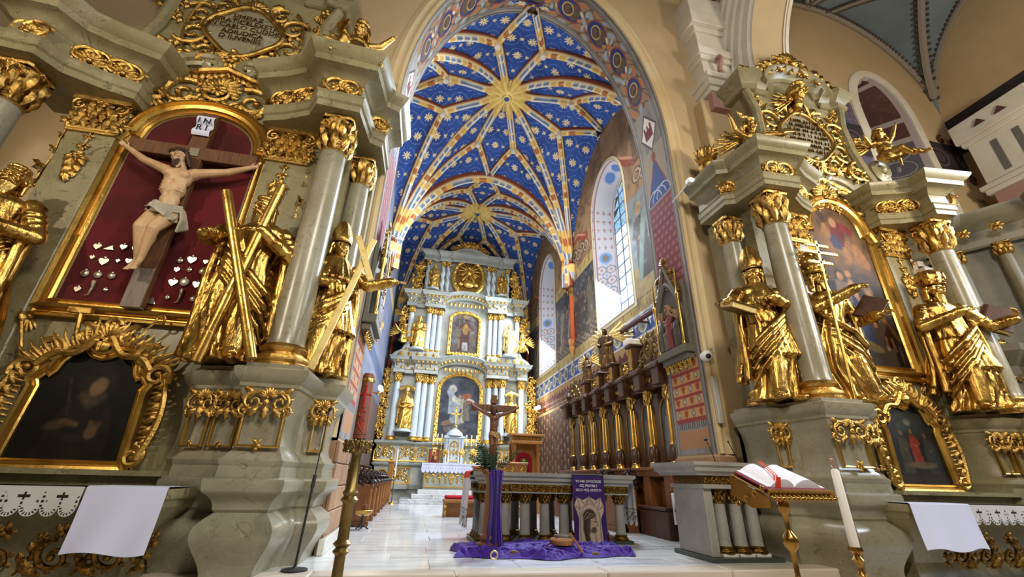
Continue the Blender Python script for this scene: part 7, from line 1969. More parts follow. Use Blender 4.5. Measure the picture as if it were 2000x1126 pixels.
# red-brown rail under the near window
b = MB(); q0, q1 = atX(1207, 652, 5.75), atX(1276, 606, 5.75); b.frame(q0, nrm(q1-q0), np.cross((0, 0, 1), nrm(q1-q0)), (0, 0, 1)); b.bbox(0, float(np.linalg.norm(q1-q0)), -.05, .05, -.05, .05, .01); b.box(.3, .36, .05, .36, -.02, .02); b.box(1.2, 1.26, .05, .36, -.02, .02)
tag(b.build('wall_rail', mat('oxblood_paint', hx('#4d1f22'), .4, 0), smooth=False), 'oxblood red boxed rail on brackets below the near window', 'rail')
# ---- left stalls, seen end on
bw_ = MATS['black_walnut']
def stall_left(y, lab):
    o = thing('choir_stall', lab, 'stall', 'carved choir seats along the left wall', (0, y, 0))
    b = MB(); b.bbox(-1.75, -.82, -.06, .06, 0, .78, .01); b.bbox(-1.75, -.78, -.08, .08, 0, .1, .008); b.bbox(-1.75, -.78, -.075, .075, .76, .82, .008); b.build('end_panel', WOOD, o, smooth=False)
    b = MB(); b.bbox(-.83, -.79, -.045, .045, .14, .72, .006); b.build('raised_field', WOODL, o, smooth=False)
    b = MB((-1.1, -.02, .82), (1, 0, 0), (0, 0, 1), (0, -1, 0)); b.scroll(.12, .1, .13, -pi/2, 1.4, -1, .04, 0, 4); b.scroll(-.16, .2, .18, -pi/2, 1.4, 1, .045, 0, 4); b.leaf(0, .04, pi/2-.3, .3, .14, .01); b.leaf(.2, .02, .2, .2, .1, .01); b.build('carved_arm', bw_, o)
    b = MB(); b.caps((-1.3, 0, .95), (-1.1, -.03, 1.13), .05, .04, 8); b.build('arm_rest', WOOD, o)
    b = MB(); b.bbox(-1.75, -1.2, .1, 1.2, .42, .47, .01); b.bbox(-1.78, -1.7, .1, 1.2, .42, 1.25, .01); b.build('seat', WOODD, o, smooth=False)
    return o
s0 = stall_left(10.75, 'nearest carved walnut choir seat end along the left wall')
for i in range(7):
    dup(s0, (0, 10.75+1.32*(i+1), 0), None, 'carved walnut choir seat end along the left wall, %s from the near end' % ['second', 'third', 'fourth', 'fifth', 'sixth', 'seventh', 'farthest'][i])
b = MB(); b.bbox(XL, -1.78, 10.7, 21.2, 0, 1.3, .02); b.bbox(XL, -1.7, 10.7, 21.2, 1.3, 1.36, .02); tag(b.build('stall_panelling', WOODD, smooth=False), 'dark wooden panelling behind the left choir seats', 'panelling')
b = MB(); b.bbox(-.95, -.75, 20.0, 20.1, 0, 1.5, .02); b.bbox(-1.0, -.7, 19.97, 20.13, 1.5, 1.56, .02); tag(b.build('stall_end_post', WOODL, smooth=False), 'tall honey wood post at the far end of the left choir seats', 'post')
o = thing('tall_candle', 'thin white candle on a tall stand before the doorway of the high altar', 'candle', None, (-.62, 19.0, 0))
b = MB(); b.lathe([(.12, 0), (.1, .04), (.02, .1), (.02, .9), (.05, .95), (.03, 1.0)], n=12); b.build('stand', BRASS, o); b = MB(); b.lathe([(.03, 1.0), (.03, 2.0), (0, 2.01)], n=10); b.build('candle', WAX, o)
# ---- throne with a coat of arms, desks
TH_ = thing('bishop_throne', 'wooden canopied throne with red upholstery and a coat of arms', 'throne', None, (3.72, 15.0, 0))
b = MB(); b.bbox(-.5, .5, .28, .36, 0, 2.2, .01); b.build('back_board', WOODL, TH_, smooth=False)
for sx in (-.42, .42):
    b = MB(); b.lathe([(.09, 0), (.09, .12), (.06, .16), (.06, 1.85), (.08, 1.9), (.1, 2.1)], (sx, -.08, 0), 14, flute=(10, .1)); b.build('column', WOODL, TH_)
b = MB(); b.bbox(-.55, .55, -.2, .36, 2.1, 2.2, .01); b.bbox(-.5, .5, -.15, .36, 2.2, 2.34, .01); b.bbox(-.6, .6, -.24, .36, 2.34, 2.42, .015); b.build('canopy', WOODL, TH_, smooth=False)
b = MB((0, -.15, 2.27), (1, 0, 0), (0, 0, 1), (0, -1, 0))
for i in range(7): b.rosette((i-3)*.14, 0, .06, 6, 0)
o = b.build('canopy_carving', GOLDF, TH_); o['kind'] = 'stuff'
b = MB((0, .275, 0), (1, 0, 0), (0, 0, 1), (0, -1, 0)); b.prism([(-.3, .6), (.3, .6), (.3, 1.55)]+[(.3*cos(t), 1.55+.3*sin(t)) for t in np.linspace(0, pi, 11)[1:-1]]+[(-.3, 1.55)], 0, .04); b.build('red_back', RED, TH_, smooth=False)
b = MB(); b.bbox(-.36, .36, -.15, .3, .42, .56, .03); b.build('seat_cushion', RED, TH_); b = MB(); b.bbox(-.4, .4, -.15, .3, 0, .42, .01); b.build('seat_box', WOODL, TH_, smooth=False)
p = Paint(.36, .56, 60, 90, '#7d1c22'); p.blob(.18, .42, .14, .07, '#2f6a3a'); p.stroke([(.06, .4), (.05, .15)], .018, '#2f6a3a'); p.stroke([(.30, .4), (.31, .15)], .018, '#2f6a3a'); p.poly([(.07, .34), (.29, .34), (.29, .16), (.18, .03), (.07, .16)], '#8fb0da'); p.rect(.165, .195, .06, .34, '#e8eaf0'); p.rect(.08, .28, .2, .235, '#e8eaf0'); p.rect(.16, .2, .36, .5, '#d8b24a'); p.rect(.12, .24, .42, .46, '#d8b24a'); p.rect(.09, .15, .26, .31, '#3a62a8')
p.mesh('coat_of_arms', COLC, (-.18, .232, 1.15), (1, 0, 0), (0, 0, 1), TH_)
def desk(x, y, w, h, lab):
    o = thing('prayer_desk', lab, 'desk', None, (x, y, 0))
    b = MB(); b.bbox(-w/2, w/2, -.18, .18, 0, h, .01); b.bbox(-w/2-.04, w/2+.04, -.24, .22, h, h+.06, .015); b.bbox(-w/2-.03, w/2+.03, -.2, .2, 0, .1, .01); b.build('body', WOODL, o, smooth=False)
    b = MB((0, -.185, 0), (1, 0, 0), (0, 0, 1), (0, -1, 0)); n = max(2, int(w/.22))
    for z in np.arange(h-.14, .2, -.24):
        for i in range(n): a = (i+.5-n/2)*w/n*.92; b.scroll(a, z, .07, pi/2, 1.3, 1 if i % 2 else -1, .02, 0, 4); b.leaf(a, z-.08, pi/2, .12, .08, 0)
    k = b.build('gilded_carving', GOLDF, o); k['kind'] = 'stuff'; return o
desk(2.95, 13.6, .85, 1.4, 'low wooden desk with gilded carving in front of the throne'); desk(2.1, 14.0, .5, 1.28, 'small wooden desk with gilded relief behind the cross')
o = thing('kneeler_bench', 'wooden bench with a red cushion left of the stone altar', 'bench', None, (1.48, 13.4, 0))
b = MB(); b.bbox(-.52, .52, -.2, .25, .36, .44, .01); b.bbox(-.5, -.42, -.18, .22, 0, .36, .01); b.bbox(.42, .5, -.18, .22, 0, .36, .01); b.bbox(-.42, .42, .1, .14, 0, .36, .005); b.build('frame', WOODL, o, smooth=False)
b = MB(); b.bbox(-.48, .5, -.18, .24, .44, .54, .035); b.build('cushion', RED, o); b = MB((-.46, -.185, .2), (1, 0, 0), (0, 0, 1), (0, -1, 0)); b.rosette(0, .06, .05, 6, 0); b.leaf(0, 0, -pi/2, .14, .06); b.build('gilt_ornament', GOLDF, o)
# ---- sconces: real lamps on both walls
for nm, x, y, z, sx, lab in (('r', XR-.03, 20.6, 4.1, -1, 'lit brass wall lamp with white globes on the right chancel wall'), ('l', XL+.03, 17.2, 3.95, 1, 'lit brass wall lamp with white globes on the left chancel wall')):
    o = thing('wall_lamp', lab, 'lamp', None, (x, y, z))
    b = MB(); b.lathe([(.12, -.02), (.12, .0), (.05, .03), (0, .03)], (0, 0, 0), 14, axis='y') ; b.frame((0, 0, 0)); b.tube([(0, 0, 0), (sx*.2, 0, -.1), (sx*.35, 0, 0)], .02, 8)
    for dy in (-.25, 0, .25): b.tube([(sx*.15, 0, -.05), (sx*.3, dy*.6, -.12), (sx*.38, dy, .02)], .016, 8)
    b.build('bracket', BRASS, o)
    for dy in (-.25, 0, .25):
        b = MB(); b.ell((sx*.38, dy, .1), .085, 12, 8); b.build('globe', GLOW, o)
    point('wall_lamp_glow', (x+sx*.75, y, z+.1), 90, (1, .93, .8), .12)
# ---- gothic relief shrines on the jambs of the arch
def shrine(xs, sx, lab):
    o = thing('relief_shrine', lab, 'relief')
    fr = lambda b, d=0: b.frame((xs+sx*d, 7.78, 0), (0, -sx, 0), (0, 0, 1), (sx, 0, 0))
    b = MB(); fr(b); b.bbox(-.48, .48, 3.55, 5.0, 0, .08, .01); bk = b.build('back_board', MATS.get('shrine_grey') or mat('shrine_grey', hx('#5d594c'), .6, 0), o, smooth=False)
    b = MB(); fr(b); b.bbox(-.52, .52, 3.40, 3.56, 0, .24, .01); b.bbox(-.46, .46, 3.28, 3.40, 0, .16, .01); b.build('console', MATS['shrine_grey'], o, smooth=False)
    b = MB(); fr(b)
    for i in range(6): b.rosette(-.4+.16*i, 3.27, .08, 6, .1); b.leaf(-.4+.16*i, 3.25, -pi/2, .14, .1, .08)
    b.build('console_leaves', GOLDF, o)
    for u in (-.46, .46):
        b = MB(); b.lathe([(.045, 3.56), (.05, 3.6), (.03, 3.64), (.03, 4.5), (.045, 4.54), (.06, 4.66), (.03, 4.7), (.02, 5.1), (.0, 5.35)], (xs+sx*.19, 7.78-sx*u, 0), 12); b.build('colonnette', GOLDF, o)
    b = MB(); fr(b, .06)
    arch = [(.42*(1-2*t), 4.5+.55*(1-abs(1-2*t)**1.7)) for t in np.linspace(0, 1, 21)]; b.path(arch, .05, .05, .06, 8)
    b.path([(.46*(1-2*t), 4.62+.9*(1-abs(1-2*t))**1.3) for t in np.linspace(0, 1, 21)], .05, .05, .06, 8); b.build('ogee_arch', MATS['shrine_grey'], o)
    b = MB(); fr(b, .08)
    for t in np.linspace(.04, .96, 13):
        x, z = .46*(1-2*t), 4.66+.9*(1-abs(1-2*t))**1.3; b.rosette(x, z+.04, .09, 5, .05); b.leaf(x, z, pi/2-x, .16, .1, .05)
    b.shell(0, 5.55, .22, pi/2, 2.2, 7, .05); b.rosette(.3, 5.25, .12, 6, .05); b.rosette(-.3, 5.25, .12, 6, .05); b.build('crockets', GOLDD, o)
    r = random.Random(8)
    for i, (u, h_, c_) in enumerate(((-.28, .75, '#3f3a34'), (-.02, .95, '#6a2c30'), (.26, .85, '#3a4038'), (.1, .6, '#57503f'))):
        b = MB(); fr(b, .08); b.tube([(u, 3.58, .04), (u+.02, 3.58+h_*.4, .07), (u, 3.58+h_*.75, .05)], [.13, .11, .08], 10); b.caps((u-.10, 3.58+h_*.70, .07), (u-.02, 3.58+h_*.52, .15), .04, .03); b.caps((u+.10, 3.58+h_*.70, .07), (u+.05, 3.58+h_*.5, .15), .04, .03)
        for q in range(5): b.tube([(u-.10+.05*q, 3.58, .12), (u-.08+.04*q+.02*sin(q), 3.58+h_*.3, .15), (u-.05+.025*q, 3.58+h_*.6, .12)], [.022, .018, .012], 6)
        rf = b.build('relief_figure', mat('relief_paint', hx(c_), .55, 0), o)
        b = MB(o=np.array((xs+sx*.16, 7.78-sx*u, 3.58+h_*.92))); head(b, (0, 0, 0), rotm(sx*pi/2+.3*(i-1.5), .1), .19, .6*(i % 2), .7, i); b.build('head', MATS.get('relief_skin') or mat('relief_skin', hx('#8a6a50'), .55, 0), rf)
    return o
shrine(XC+HW-.01, -1, 'gothic framed painted relief on the right jamb of the chancel arch'); shrine(XC-HW+.01, 1, 'gothic framed relief seen edge on, on the left jamb of the arch')
# ---- small devices on the nave face of the arch wall
def spk(nm, c, h, lab):
    b = MB(c, (1, 0, 0), (0, 1, 0), (0, 0, 1)); b.bbox(-.05, .05, -.09, 0, 0, h, .012); b.box(-.03, .03, -.01, .06, h*.3, h*.34); tag(b.build(nm, GREYP, smooth=True, sharp=30), lab, 'loudspeaker')
c = atY(672, 632, 7.0); spk('column_loudspeaker', (c[0], 7.05, c[2]-.55), .6, 'slim grey column loudspeaker on the wall left of the arch, upper one')
spk('column_loudspeaker', (c[0]-.03, 7.05, c[2]-1.2), .6, 'slim grey column loudspeaker on the wall left of the arch, lower one')
c = atY(1395, 745, 7.0); spk('column_loudspeaker', (c[0], 7.05, c[2]-.75), .85, 'slim grey column loudspeaker on the wall right of the arch')
c = atY(1383, 693, 6.95); o = thing('security_camera', 'round white security camera on the wall right of the arch', 'camera', None, (c[0], 7.08, c[2]))
b = MB(); b.lathe([(.09, -.06), (.09, 0), (.0, 0)], n=16, axis='y'); b.ell((0, -.1, 0), .10, 14, 9); b.build('dome', WHITEM, o); b = MB(); b.ell((-.03, -.17, -.03), .05, 10, 7); b.build('lens', BLACK, o); b = MB(); b.tube([(.05, -.05, .05), (.1, -.08, .12), (.09, -.16, .14)], .02, 6); b.build('bracket', GREYP, o)
for px, py, yy, s_ in ((757, 235, 6.75, 'left'), (1350, 352, 6.4, 'right')):
    c = atY(px, py, yy); o = thing('flood_lamp', 'small lit floodlight on the %s side of the chancel arch' % s_, 'lamp', None, tuple(c))
    b = MB(); b.bbox(-.07, .07, -.02, .12, -.06, .06, .01); b.tube([(0, .12, 0), (0, 7.14-yy, -.05)], .015, 6); b.build('housing', WHITEM, o, smooth=False)
    b = MB(); b.ell((0, -.03, 0), (.045, .015, .045), 12, 7); b.build('lens', GLOW, o)
# ================================================================ the stone altar table of the platform
T_ = thing('stone_altar', 'grey stone altar table on rows of small columns with a gilded frieze', 'altar table')
x0, x1, y0, y1 = 1.14, 3.98, 8.0, 9.15
b = MB(); b.bbox(x0, x1, y0, y1, 0, .05, .01); b.build('plinth', DARKM, T_, smooth=False)
STG = mat('speckled_grey_stone', hx('#8e8c86'), .45, 0, var=[(60, hx('#6a6862'), .5, .7), (2, hx('#9b9992'), .4, .7)])
b = MB(); b.sweep([(x1-.02, y0+.02), (x1-.02, y1-.02), (x0+.02, y1-.02), (x0+.02, y0+.02)], [(-.5, .92), (0, .92), (.0, .95), (.05, .98), (.05, 1.02), (.09, 1.05), (.10, 1.11), (-.6, 1.11)], closed=True); b.build('table_top', STG, T_, sharp=30)
b = MB(); b.bbox(x0+.03, x1-.03, y0+.04, y1-.04, .80, .93, .005); fz = b.build('frieze_block', GOLDD, T_, smooth=False)
b = MB((0, y0+.04, 0), (1, 0, 0), (0, 0, 1), (0, -1, 0))
n = 24
for i in range(n):
    a = x0+.08+(x1-x0-.16)*(i+.5)/n; b.scroll(a, .865, .056, 0 if i % 2 else pi, 1.2, 1 if i % 2 else -1, .013, 0, 4); b.leaf(a, .865, pi/2*(1 if i % 2 else -1), .06, .06, .006)
b.frame((x0+.03, 0, 0), (0, -1, 0), (0, 0, 1), (-1, 0, 0))
for i in range(9):
    a = -(y0+.1+(y1-y0-.2)*(i+.5)/9); b.scroll(a, .865, .045, 0, 1.2, 1 if i % 2 else -1, .011, 0, 3); b.leaf(a, .865, pi/2, .06, .05, .004)
o = b.build('gilded_frieze', GOLDD, T_); o['kind'] = 'stuff'
b = MB(); b.bbox(x0+.02, x1-.02, y0+.03, y1-.03, .775, .80, .005); b.build('architrave', STG, T_, smooth=False)
def small_col(par, x, y, zt=.775, z0=.05, r=.088, hc=.16, first={}):
    k = (round(zt, 3), r)
    if k not in first:
        o = column(par, 0, 0, z0, zt, r, .09, hc, STG, GOLDD, nm='small_column', taper=.92); first[k] = o; o.location = (x, y, 0); return o
    o = dup(first[k], (x, y, 0)); o.parent = par; return o
for i in range(8): small_col(T_, x0+.17+i*(x1-x0-.34)/7, y0+.16)
for i in range(8): small_col(T_, x0+.17+i*(x1-x0-.34)/7, y1-.16)
for i in range(2): small_col(T_, x0+.17, y0+.16+(i+1)*.28)
# cloths over both ends
def endcloth(x, ya, yb, zt, zb_, lab, red, sx):
    n, k = 22, 34
    Y = np.linspace(ya, yb, n); rows = []
    for t in np.linspace(0, 1, 4): rows.append([(x-sx*.3*(1-t), y, zt+.006) for y in Y])
    for t in np.linspace(.03, 1, k):
        rows.append([(x+sx*(.02+.03*t+.022*t*sin(y*26)), y, zt-(zt-zb_)*t*(1+.05*sin((y-ya)*30)*(t > .9))) for y in Y])
    P = np.array(rows); ny, nx = P.shape[:2]; C = np.ones(P.shape)*np.array(hx('#d2cfd2'))
    T = (zt-P[:, :, 2])/(zt-zb_)
    C[(T > .70) & (T < .72)] = hx('#8d8a92'); q = (T > .76) & (T < .95) & (np.sin(P[:, :, 1]*55)*np.sin(T*60) > .35); C[q] = hx('#4d4450')
    if red: C[(T < .14)] = hx('#d8432c')
    o = colmesh('altar_cloth', P, C, COLC); tag(o, lab, 'cloth')
endcloth(x0-.10, y0+.1, y1-.15, 1.115, .24, 'white cloth with a scarlet top hanging over the left end of the stone altar', True, -1)
endcloth(x1+.10, y0+.1, y1-.15, 1.115, .30, 'white embroidered cloth hanging over the right end of the stone altar', False, 1)
# ---- banner with lettering
w, h = .60, 1.1
BX, BY = 2.82, 7.86
p = Paint(w, h, 180, 330, '#3b2560'); p.mottle((5, 4), 3, '#33205a', .4, .7)
p.poly([(.08, 0), (.53, 0), (.50, .40), (.56, .52), (.565, .60), (.51, .735), (.42, .69), (.30, .745), (.18, .69), (.08, .735), (.02, .62), (.06, .52), (.10, .40)], '#b3a290')
for a in ((.08, .735, .13, .55), (.51, .735, .46, .55), (.30, .745, .24, .66), (.30, .745, .36, .66), (.12, .5, .12, .05), (.48, .5, .49, .05), (.05, .6, .12, .54), (.55, .6, .48, .54), (.2, .15, .22, .02), (.38, .2, .40, .02)): p.stroke([(a[0], a[1]), (a[2], a[3])], .009, '#7d6e60', .9)
p.stroke([(.13, .70), (.22, .62), (.30, .69), (.39, .62), (.47, .70)], .008, '#7d6e60', .9); p.stroke([(.15, .45), (.18, .58), (.30, .64), (.43, .58), (.46, .45)], .010, '#8d7e70', .9)
p.blob(.29, .43, .125, .13, '#3d322c', .1, .3); p.stroke([(.22, .40), (.21, .25), (.25, .08)], .045, '#3d322c', .6); p.stroke([(.27, .35), (.27, .2)], .03, '#4d4038', .6)
p.poly([(.31, .40), (.42, .42), (.44, .33), (.415, .28), (.36, .20), (.30, .24)], '#a8927c'); p.blob(.36, .23, .055, .045, '#54463c', .3, .5); p.stroke([(.37, .36), (.41, .355)], .007, '#3d322c', .8); p.stroke([(.40, .27), (.375, .265)], .006, '#3d322c'); p.stroke([(.42, .36), (.445, .31), (.42, .295)], .006, '#6d5a4a')
for i in range(7): p.stroke([(.17+.02*i, .40+.012*sin(i*2)), (.25+.025*i, .50-.012*i), (.38+.01*i, .47-.022*i)], .006, ['#8a7664', '#2a221e'][i % 2], .6)
bn = thing('purple_banner', 'purple lettered banner with a printed cloth and bowed head, before the stone altar', 'banner')
p.mesh('cloth', COLC, (BX, BY, .0), (1, 0, 0), (0, .03, 1), bn)
b = MB(); b.bbox(BX, BX+w, BY+.03, BY+.05, 1.085, 1.105, .004); b.bbox(BX+.29, BX+.31, BY+.03, BY+.05, 0, 1.09, .004); b.build('stand', BLACK, bn, smooth=False)
WT = mat('white_print', hx('#e8e2ea'), .8, 0)
for body, z, sz in (('To nie gwoździe', 0.975, .060), ('Cię przybiły', .905, .060), ('lecz mój grzech', .835, .060)):
    # small capitals: large initials, small upper-case letters
    body = body.upper()
    t = text('lettering', body, sz*.92, WT, (BX+w/2, BY+.022, z), (1, 0, 0), (0, .03, 1), bn, depth=.0012)
# ---- wooden post with the crucifix, purple drape, greenery
PX, PY = 1.22, 7.1
ps_ = thing('processional_crucifix', 'wooden crucifix with a dark brown figure standing on a turned wooden post', 'crucifix', None, (PX, PY, 0))
b = MB(); b.lathe([(.20, .0), (.20, .05), (.17, .06), (.185, .10), (.18, .14), (.12, .16), (.14, .20), (.13, .24), (.105, .26), (.10, .35), (.075, .93), (.085, .95), (.12, 1.06), (.14, 1.06), (.14, 1.10), (0, 1.10)], n=24); b.build('post', WOOD, ps_, sharp=30)
b = MB(); b.bbox(-.22, .22, -.2, .2, 0, .035, .008); b.build('foot', WOOD, ps_, smooth=False)
b = MB(); b.bbox(-.045, .045, .0, .035, 1.1, 2.27, .005); b.build('upright', WOODC, ps_, smooth=False)
b = MB(); b.bbox(-.375, .375, -.012, .03, 2.0, 2.11, .005); b.build('crossbeam', WOODC, ps_, smooth=False)
b = MB(); b.bbox(-.065, .065, -.02, .01, 2.13, 2.2, .004); b.build('title_plate', WOODC, ps_, smooth=False)
corpus('brown_figure', '', (0, 1.88), .86, BRONZEB, HAIR, mat('gilt_loincloth', hx('#9a7648'), .5, .2), -.06, parent=ps_)
dr = MB()
n, k = 40, 30; rows = []
for t in np.linspace(0, 1, n):
    z = 1.12-1.06*t; wd = .115*(1-.35*sin(pi*min(1, t*1.1)))+.02*t
    rows.append([(PX+.05+q*wd+.02*t, PY-.15-.03*sin(q*9+t*3)-.02*cos(q*17)-.04*(1-abs(q))+.02*t, z) for q in np.linspace(-1, 1, k)])
P = np.array(rows); dr.grid(P); top = np.array([[(PX+.05+q*.11, PY-.16+.3*t, 1.115+.01*sin(q*8)) for q in np.linspace(-1, 1, k)] for t in np.linspace(0, 1, 5)]); dr.grid(top)
tag(dr.build('purple_drape', PURPLE), 'purple tulle scarf hanging down the front of the wooden post', 'cloth')
gr = thing('greenery', 'bunch of dark evergreen sprigs tied at the foot of the brown crucifix', 'plant', None, (PX, PY, 1.12))
r = random.Random(11)
for i in range(16):
    a = r.uniform(0, 2*pi); ln = r.uniform(.22, .46); el = r.uniform(.5, 1.3)
    d = np.array([cos(a)*cos(el), sin(a)*cos(el)*.6-.15, sin(el)]); d = nrm(d); sx_ = nrm(np.cross(d, (0, -1, .3)))
    b = MB((.04*cos(a), -.06+.03*sin(a), .0), d, sx_, np.cross(d, sx_)); b.path([(0, 0), (ln, .0)], .005, .003)
    for q in range(18): t = .15+.85*q/18; sd = 1 if q % 2 else -1; b.leaf(ln*t, 0, sd*(.6+.3*r.random()), .10*(1.1-.5*t), .022, r.uniform(-.01, .02), .2, .2, 3, 1)
    b.build('sprig', GREEN, gr)
b = MB(); b.lathe([(.05, -.02), (.06, .05), (.05, .14), (.035, .16), (.05, .2)], (0, -.05, 0), 12); b.build('binding', mat('dark_binding', hx('#1c241c'), .7, 0), gr)
# ---- purple tulle on the floor
nx, ny = 460, 280
X, Y = np.meshgrid(np.linspace(.70, 3.50, nx), np.linspace(6.35, 8.05, ny))
q = (X-.70)/2.8
front = 6.62+.10*np.sin(q*9+.5)+.05*np.sin(q*23)+.25*np.clip(q-.75, 0, 1)+.28*np.clip(.12-q, 0, 1)*3; back = 7.65+.18*np.sin(q*5)+.06*np.sin(q*17)
m = np.minimum(np.minimum((Y-front)*4, (back-Y)*4), np.minimum((X-.74-.06*np.sin(Y*9))*6, (3.42+.06*np.sin(Y*11)-X)*6))
n1 = vnoise(X.shape, (7, 10), 5, 4); n2 = vnoise(X.shape, (5, 7), 8, 2)
rid = np.abs(np.sin(n1*14+q*6))**.7
hgt = np.clip(m, 0, .5)*2*(.03+.13*rid*n2+.05*n1)
Z = .006+hgt
P = np.stack([X, Y, Z], -1)
o = colmesh('purple_tulle', P, np.ones(P.shape)*np.array(hx('#4a1f93')), PURPLE, None, m > 0); tag(o, 'crumpled purple tulle heaped on the floor before the stone altar', 'cloth')
zf = lambda x, y: float(Z[np.clip(int((y-6.35)/1.7*(ny-1)), 0, ny-1), np.clip(int((x-.70)/2.8*(nx-1)), 0, nx-1)])
c = atZ(1097, 1050, .22); o = thing('wood_slice', 'round slice of tree trunk lying on the purple tulle', 'wood slice', None, (c[0], c[1], .14))
b = MB(); b.lathe([(0, 0), (.17, 0), (.18, .02), (.18, .06), (.165, .075), (0, .075)], n=28); b.build('disc', WOODL, o); b = MB(); b.lathe([(.17, -.14), (.18, -.02), (0, -.02)], n=20); b.build('block', PURPLE, o)
o = thing('thorn_ring', 'grey wreath of thorns lying on the wood slice', 'wreath', None, (c[0]+.02, c[1], .245))
b = MB(); A = np.linspace(0, 2*pi, 40)
for j in range(3): b.tube([(.12*cos(a)+.012*cos(a*7+j), .10*sin(a)+.012*sin(a*5+j), .012*sin(a*6+j*2)) for a in A], .009, 5, cap=False)
for i in range(20): a = i*.314; b.caps((.12*cos(a), .1*sin(a), 0), (.15*cos(a+.1), .13*sin(a+.1), .02*sin(i*2)), .004, .001, 4)
b.build('thorns', MATS['grey_timber'], o)
c0 = atZ(1113, 1040, .30); c1 = atZ(1138, 1079, .06)
b = MB(); b.tube([c0+(c1-c0)*t for t in np.linspace(0, 1, 6)], [.016, .015, .015, .016, .017, .018], 8); tag(b.build('hammer_handle', WOODL), 'slanting bare wooden tool handle resting against the wood slice', 'tool')
for i, (px, py, lab) in enumerate(((965, 1083, 'small pale ring lying on the purple tulle beside the post'), (1075, 1072, 'brown ring standing in the purple tulle left of the wood slice'))):
    c = atZ(px, py, .09); b = MB(); b.tube([(c[0]+.045*cos(a), c[1], c[2]+.045*sin(a)) for a in np.linspace(0, 2*pi, 24)], .010, 6, cap=False); tag(b.build('ring', WOODL if i else GOLDP), lab, 'ring')
for px, py, lab in ((1004, 1077, 'flat brown stone on the purple tulle near the middle'), (1163, 1080, 'flat brown stone on the purple tulle below the banner')):
    c = atZ(px, py, .09); b = MB(); b.ell((c[0], c[1], c[2]), (.06, .035, .022), 12, 7); tag(b.build('flat_stone', WOODC), lab, 'stone')
b = MB(); c = atZ(1190, 1062, .05); b.tube([(c[0]-.05, c[1], .03), (c[0]+.03, c[1], .10), (c[0]+.10, c[1]-.02, .11), (c[0]+.13, c[1], .05), (c[0]+.12, c[1], .012)], .008, 6); tag(b.build('wire_hook', BLACK), 'bent black wire hook beside the foot of the banner', 'wire')
# ---- ambo on the right
AM = thing('stone_ambo', 'grey stone ambo with three small columns before the right altar', 'ambo')
ax0, ax1, ay0, ay1 = 4.28, 5.30, 6.18, 7.15
b = MB(); b.bbox(ax0-.05, ax1+.1, ay0-.02, ay1, 0, .06, .01); b.build('plinth', DARKM, AM, smooth=False)
b = MB(); b.bbox(ax0+.0, ax0+.14, ay0+.06, ay1-.1, .06, .98, .008); b.bbox(ax0+.14, ax1, ay0+.5, ay1-.1, .06, .98, .008); b.build('side_slab', STG, AM, smooth=False)
b = MB(); b.bbox(ax0-.02, ax1+.06, ay0-.0, ay1-.05, .94, 1.0, .008); b.build('architrave', STG, AM, smooth=False)
b = MB(); b.bbox(ax0+.02, ax1+.04, ay0+.03, ay1-.1, 1.0, 1.12, .005); b.build('frieze_block', GOLDD, AM, smooth=False)
b = MB((0, ay0+.03, 0), (1, 0, 0), (0, 0, 1), (0, -1, 0))
for i in range(11): a = ax0+.07+i*.093; b.scroll(a, 1.06, .042, 0 if i % 2 else pi, 1.2, 1 if i % 2 else -1, .011, 0, 3); b.leaf(a, 1.06, pi/2*(1 if i % 2 else -1), .055, .05, .004)
o = b.build('gilded_frieze', GOLDD, AM); o['kind'] = 'stuff'
b = MB(); b.sweep([(ax0-.1, ay0+.0), (ax1+.1, ay0+.0), (ax1+.1, ay1+.05), (ax0-.1, ay1+.05)], [(-.4, 1.12), (.02, 1.12), (.04, 1.16), (.08, 1.18), (.08, 1.23), (.12, 1.26), (.12, 1.31), (-.3, 1.31)], closed=True); b.build('top_slab', STG, AM, sharp=30)
for x in (ax0+.30, ax0+.57, ax0+.84):
    small_col(AM, x, ay0+.17, .94, .10, .092, .20)
    b = MB(); b.bbox(x-.12, x+.12, ay0+.05, ay0+.3, .06, .10, .004); b.build('column_plinth', SKIRT, AM, smooth=False)
o = thing('ambo_microphone', 'thin black gooseneck microphone bending left over the stone ambo', 'microphone')
m0 = np.array([4.72, 6.45, 1.31]); m1 = atY(1378, 858, 6.35)
b = MB(); b.tube([m0+(m1-m0)*t+np.array([0, 0, .05*sin(pi*t)]) for t in np.linspace(0, 1, 12)], .007, 6); b.lathe([(.05, 0), (.05, .02), (0, .025)], tuple(m0), 12); b.build('gooseneck', BLACK, o); b = MB(); b.ell(m1, (.035, .022, .022), 10, 7); b.build('foam_head', BLACK, o)
o = thing('short_microphone', 'short black microphone standing on the right part of the ambo', 'microphone')
m0 = np.array([5.12, 6.4, 1.31]); m1 = atY(1422, 862, 6.35); b = MB(); b.tube([m0+(m1-m0)*t for t in np.linspace(0, 1, 6)], .007, 6); b.lathe([(.04, 0), (.04, .02), (0, .025)], tuple(m0), 12); b.ell(m1, .016, 8, 6); b.build('stem', BLACK, o)
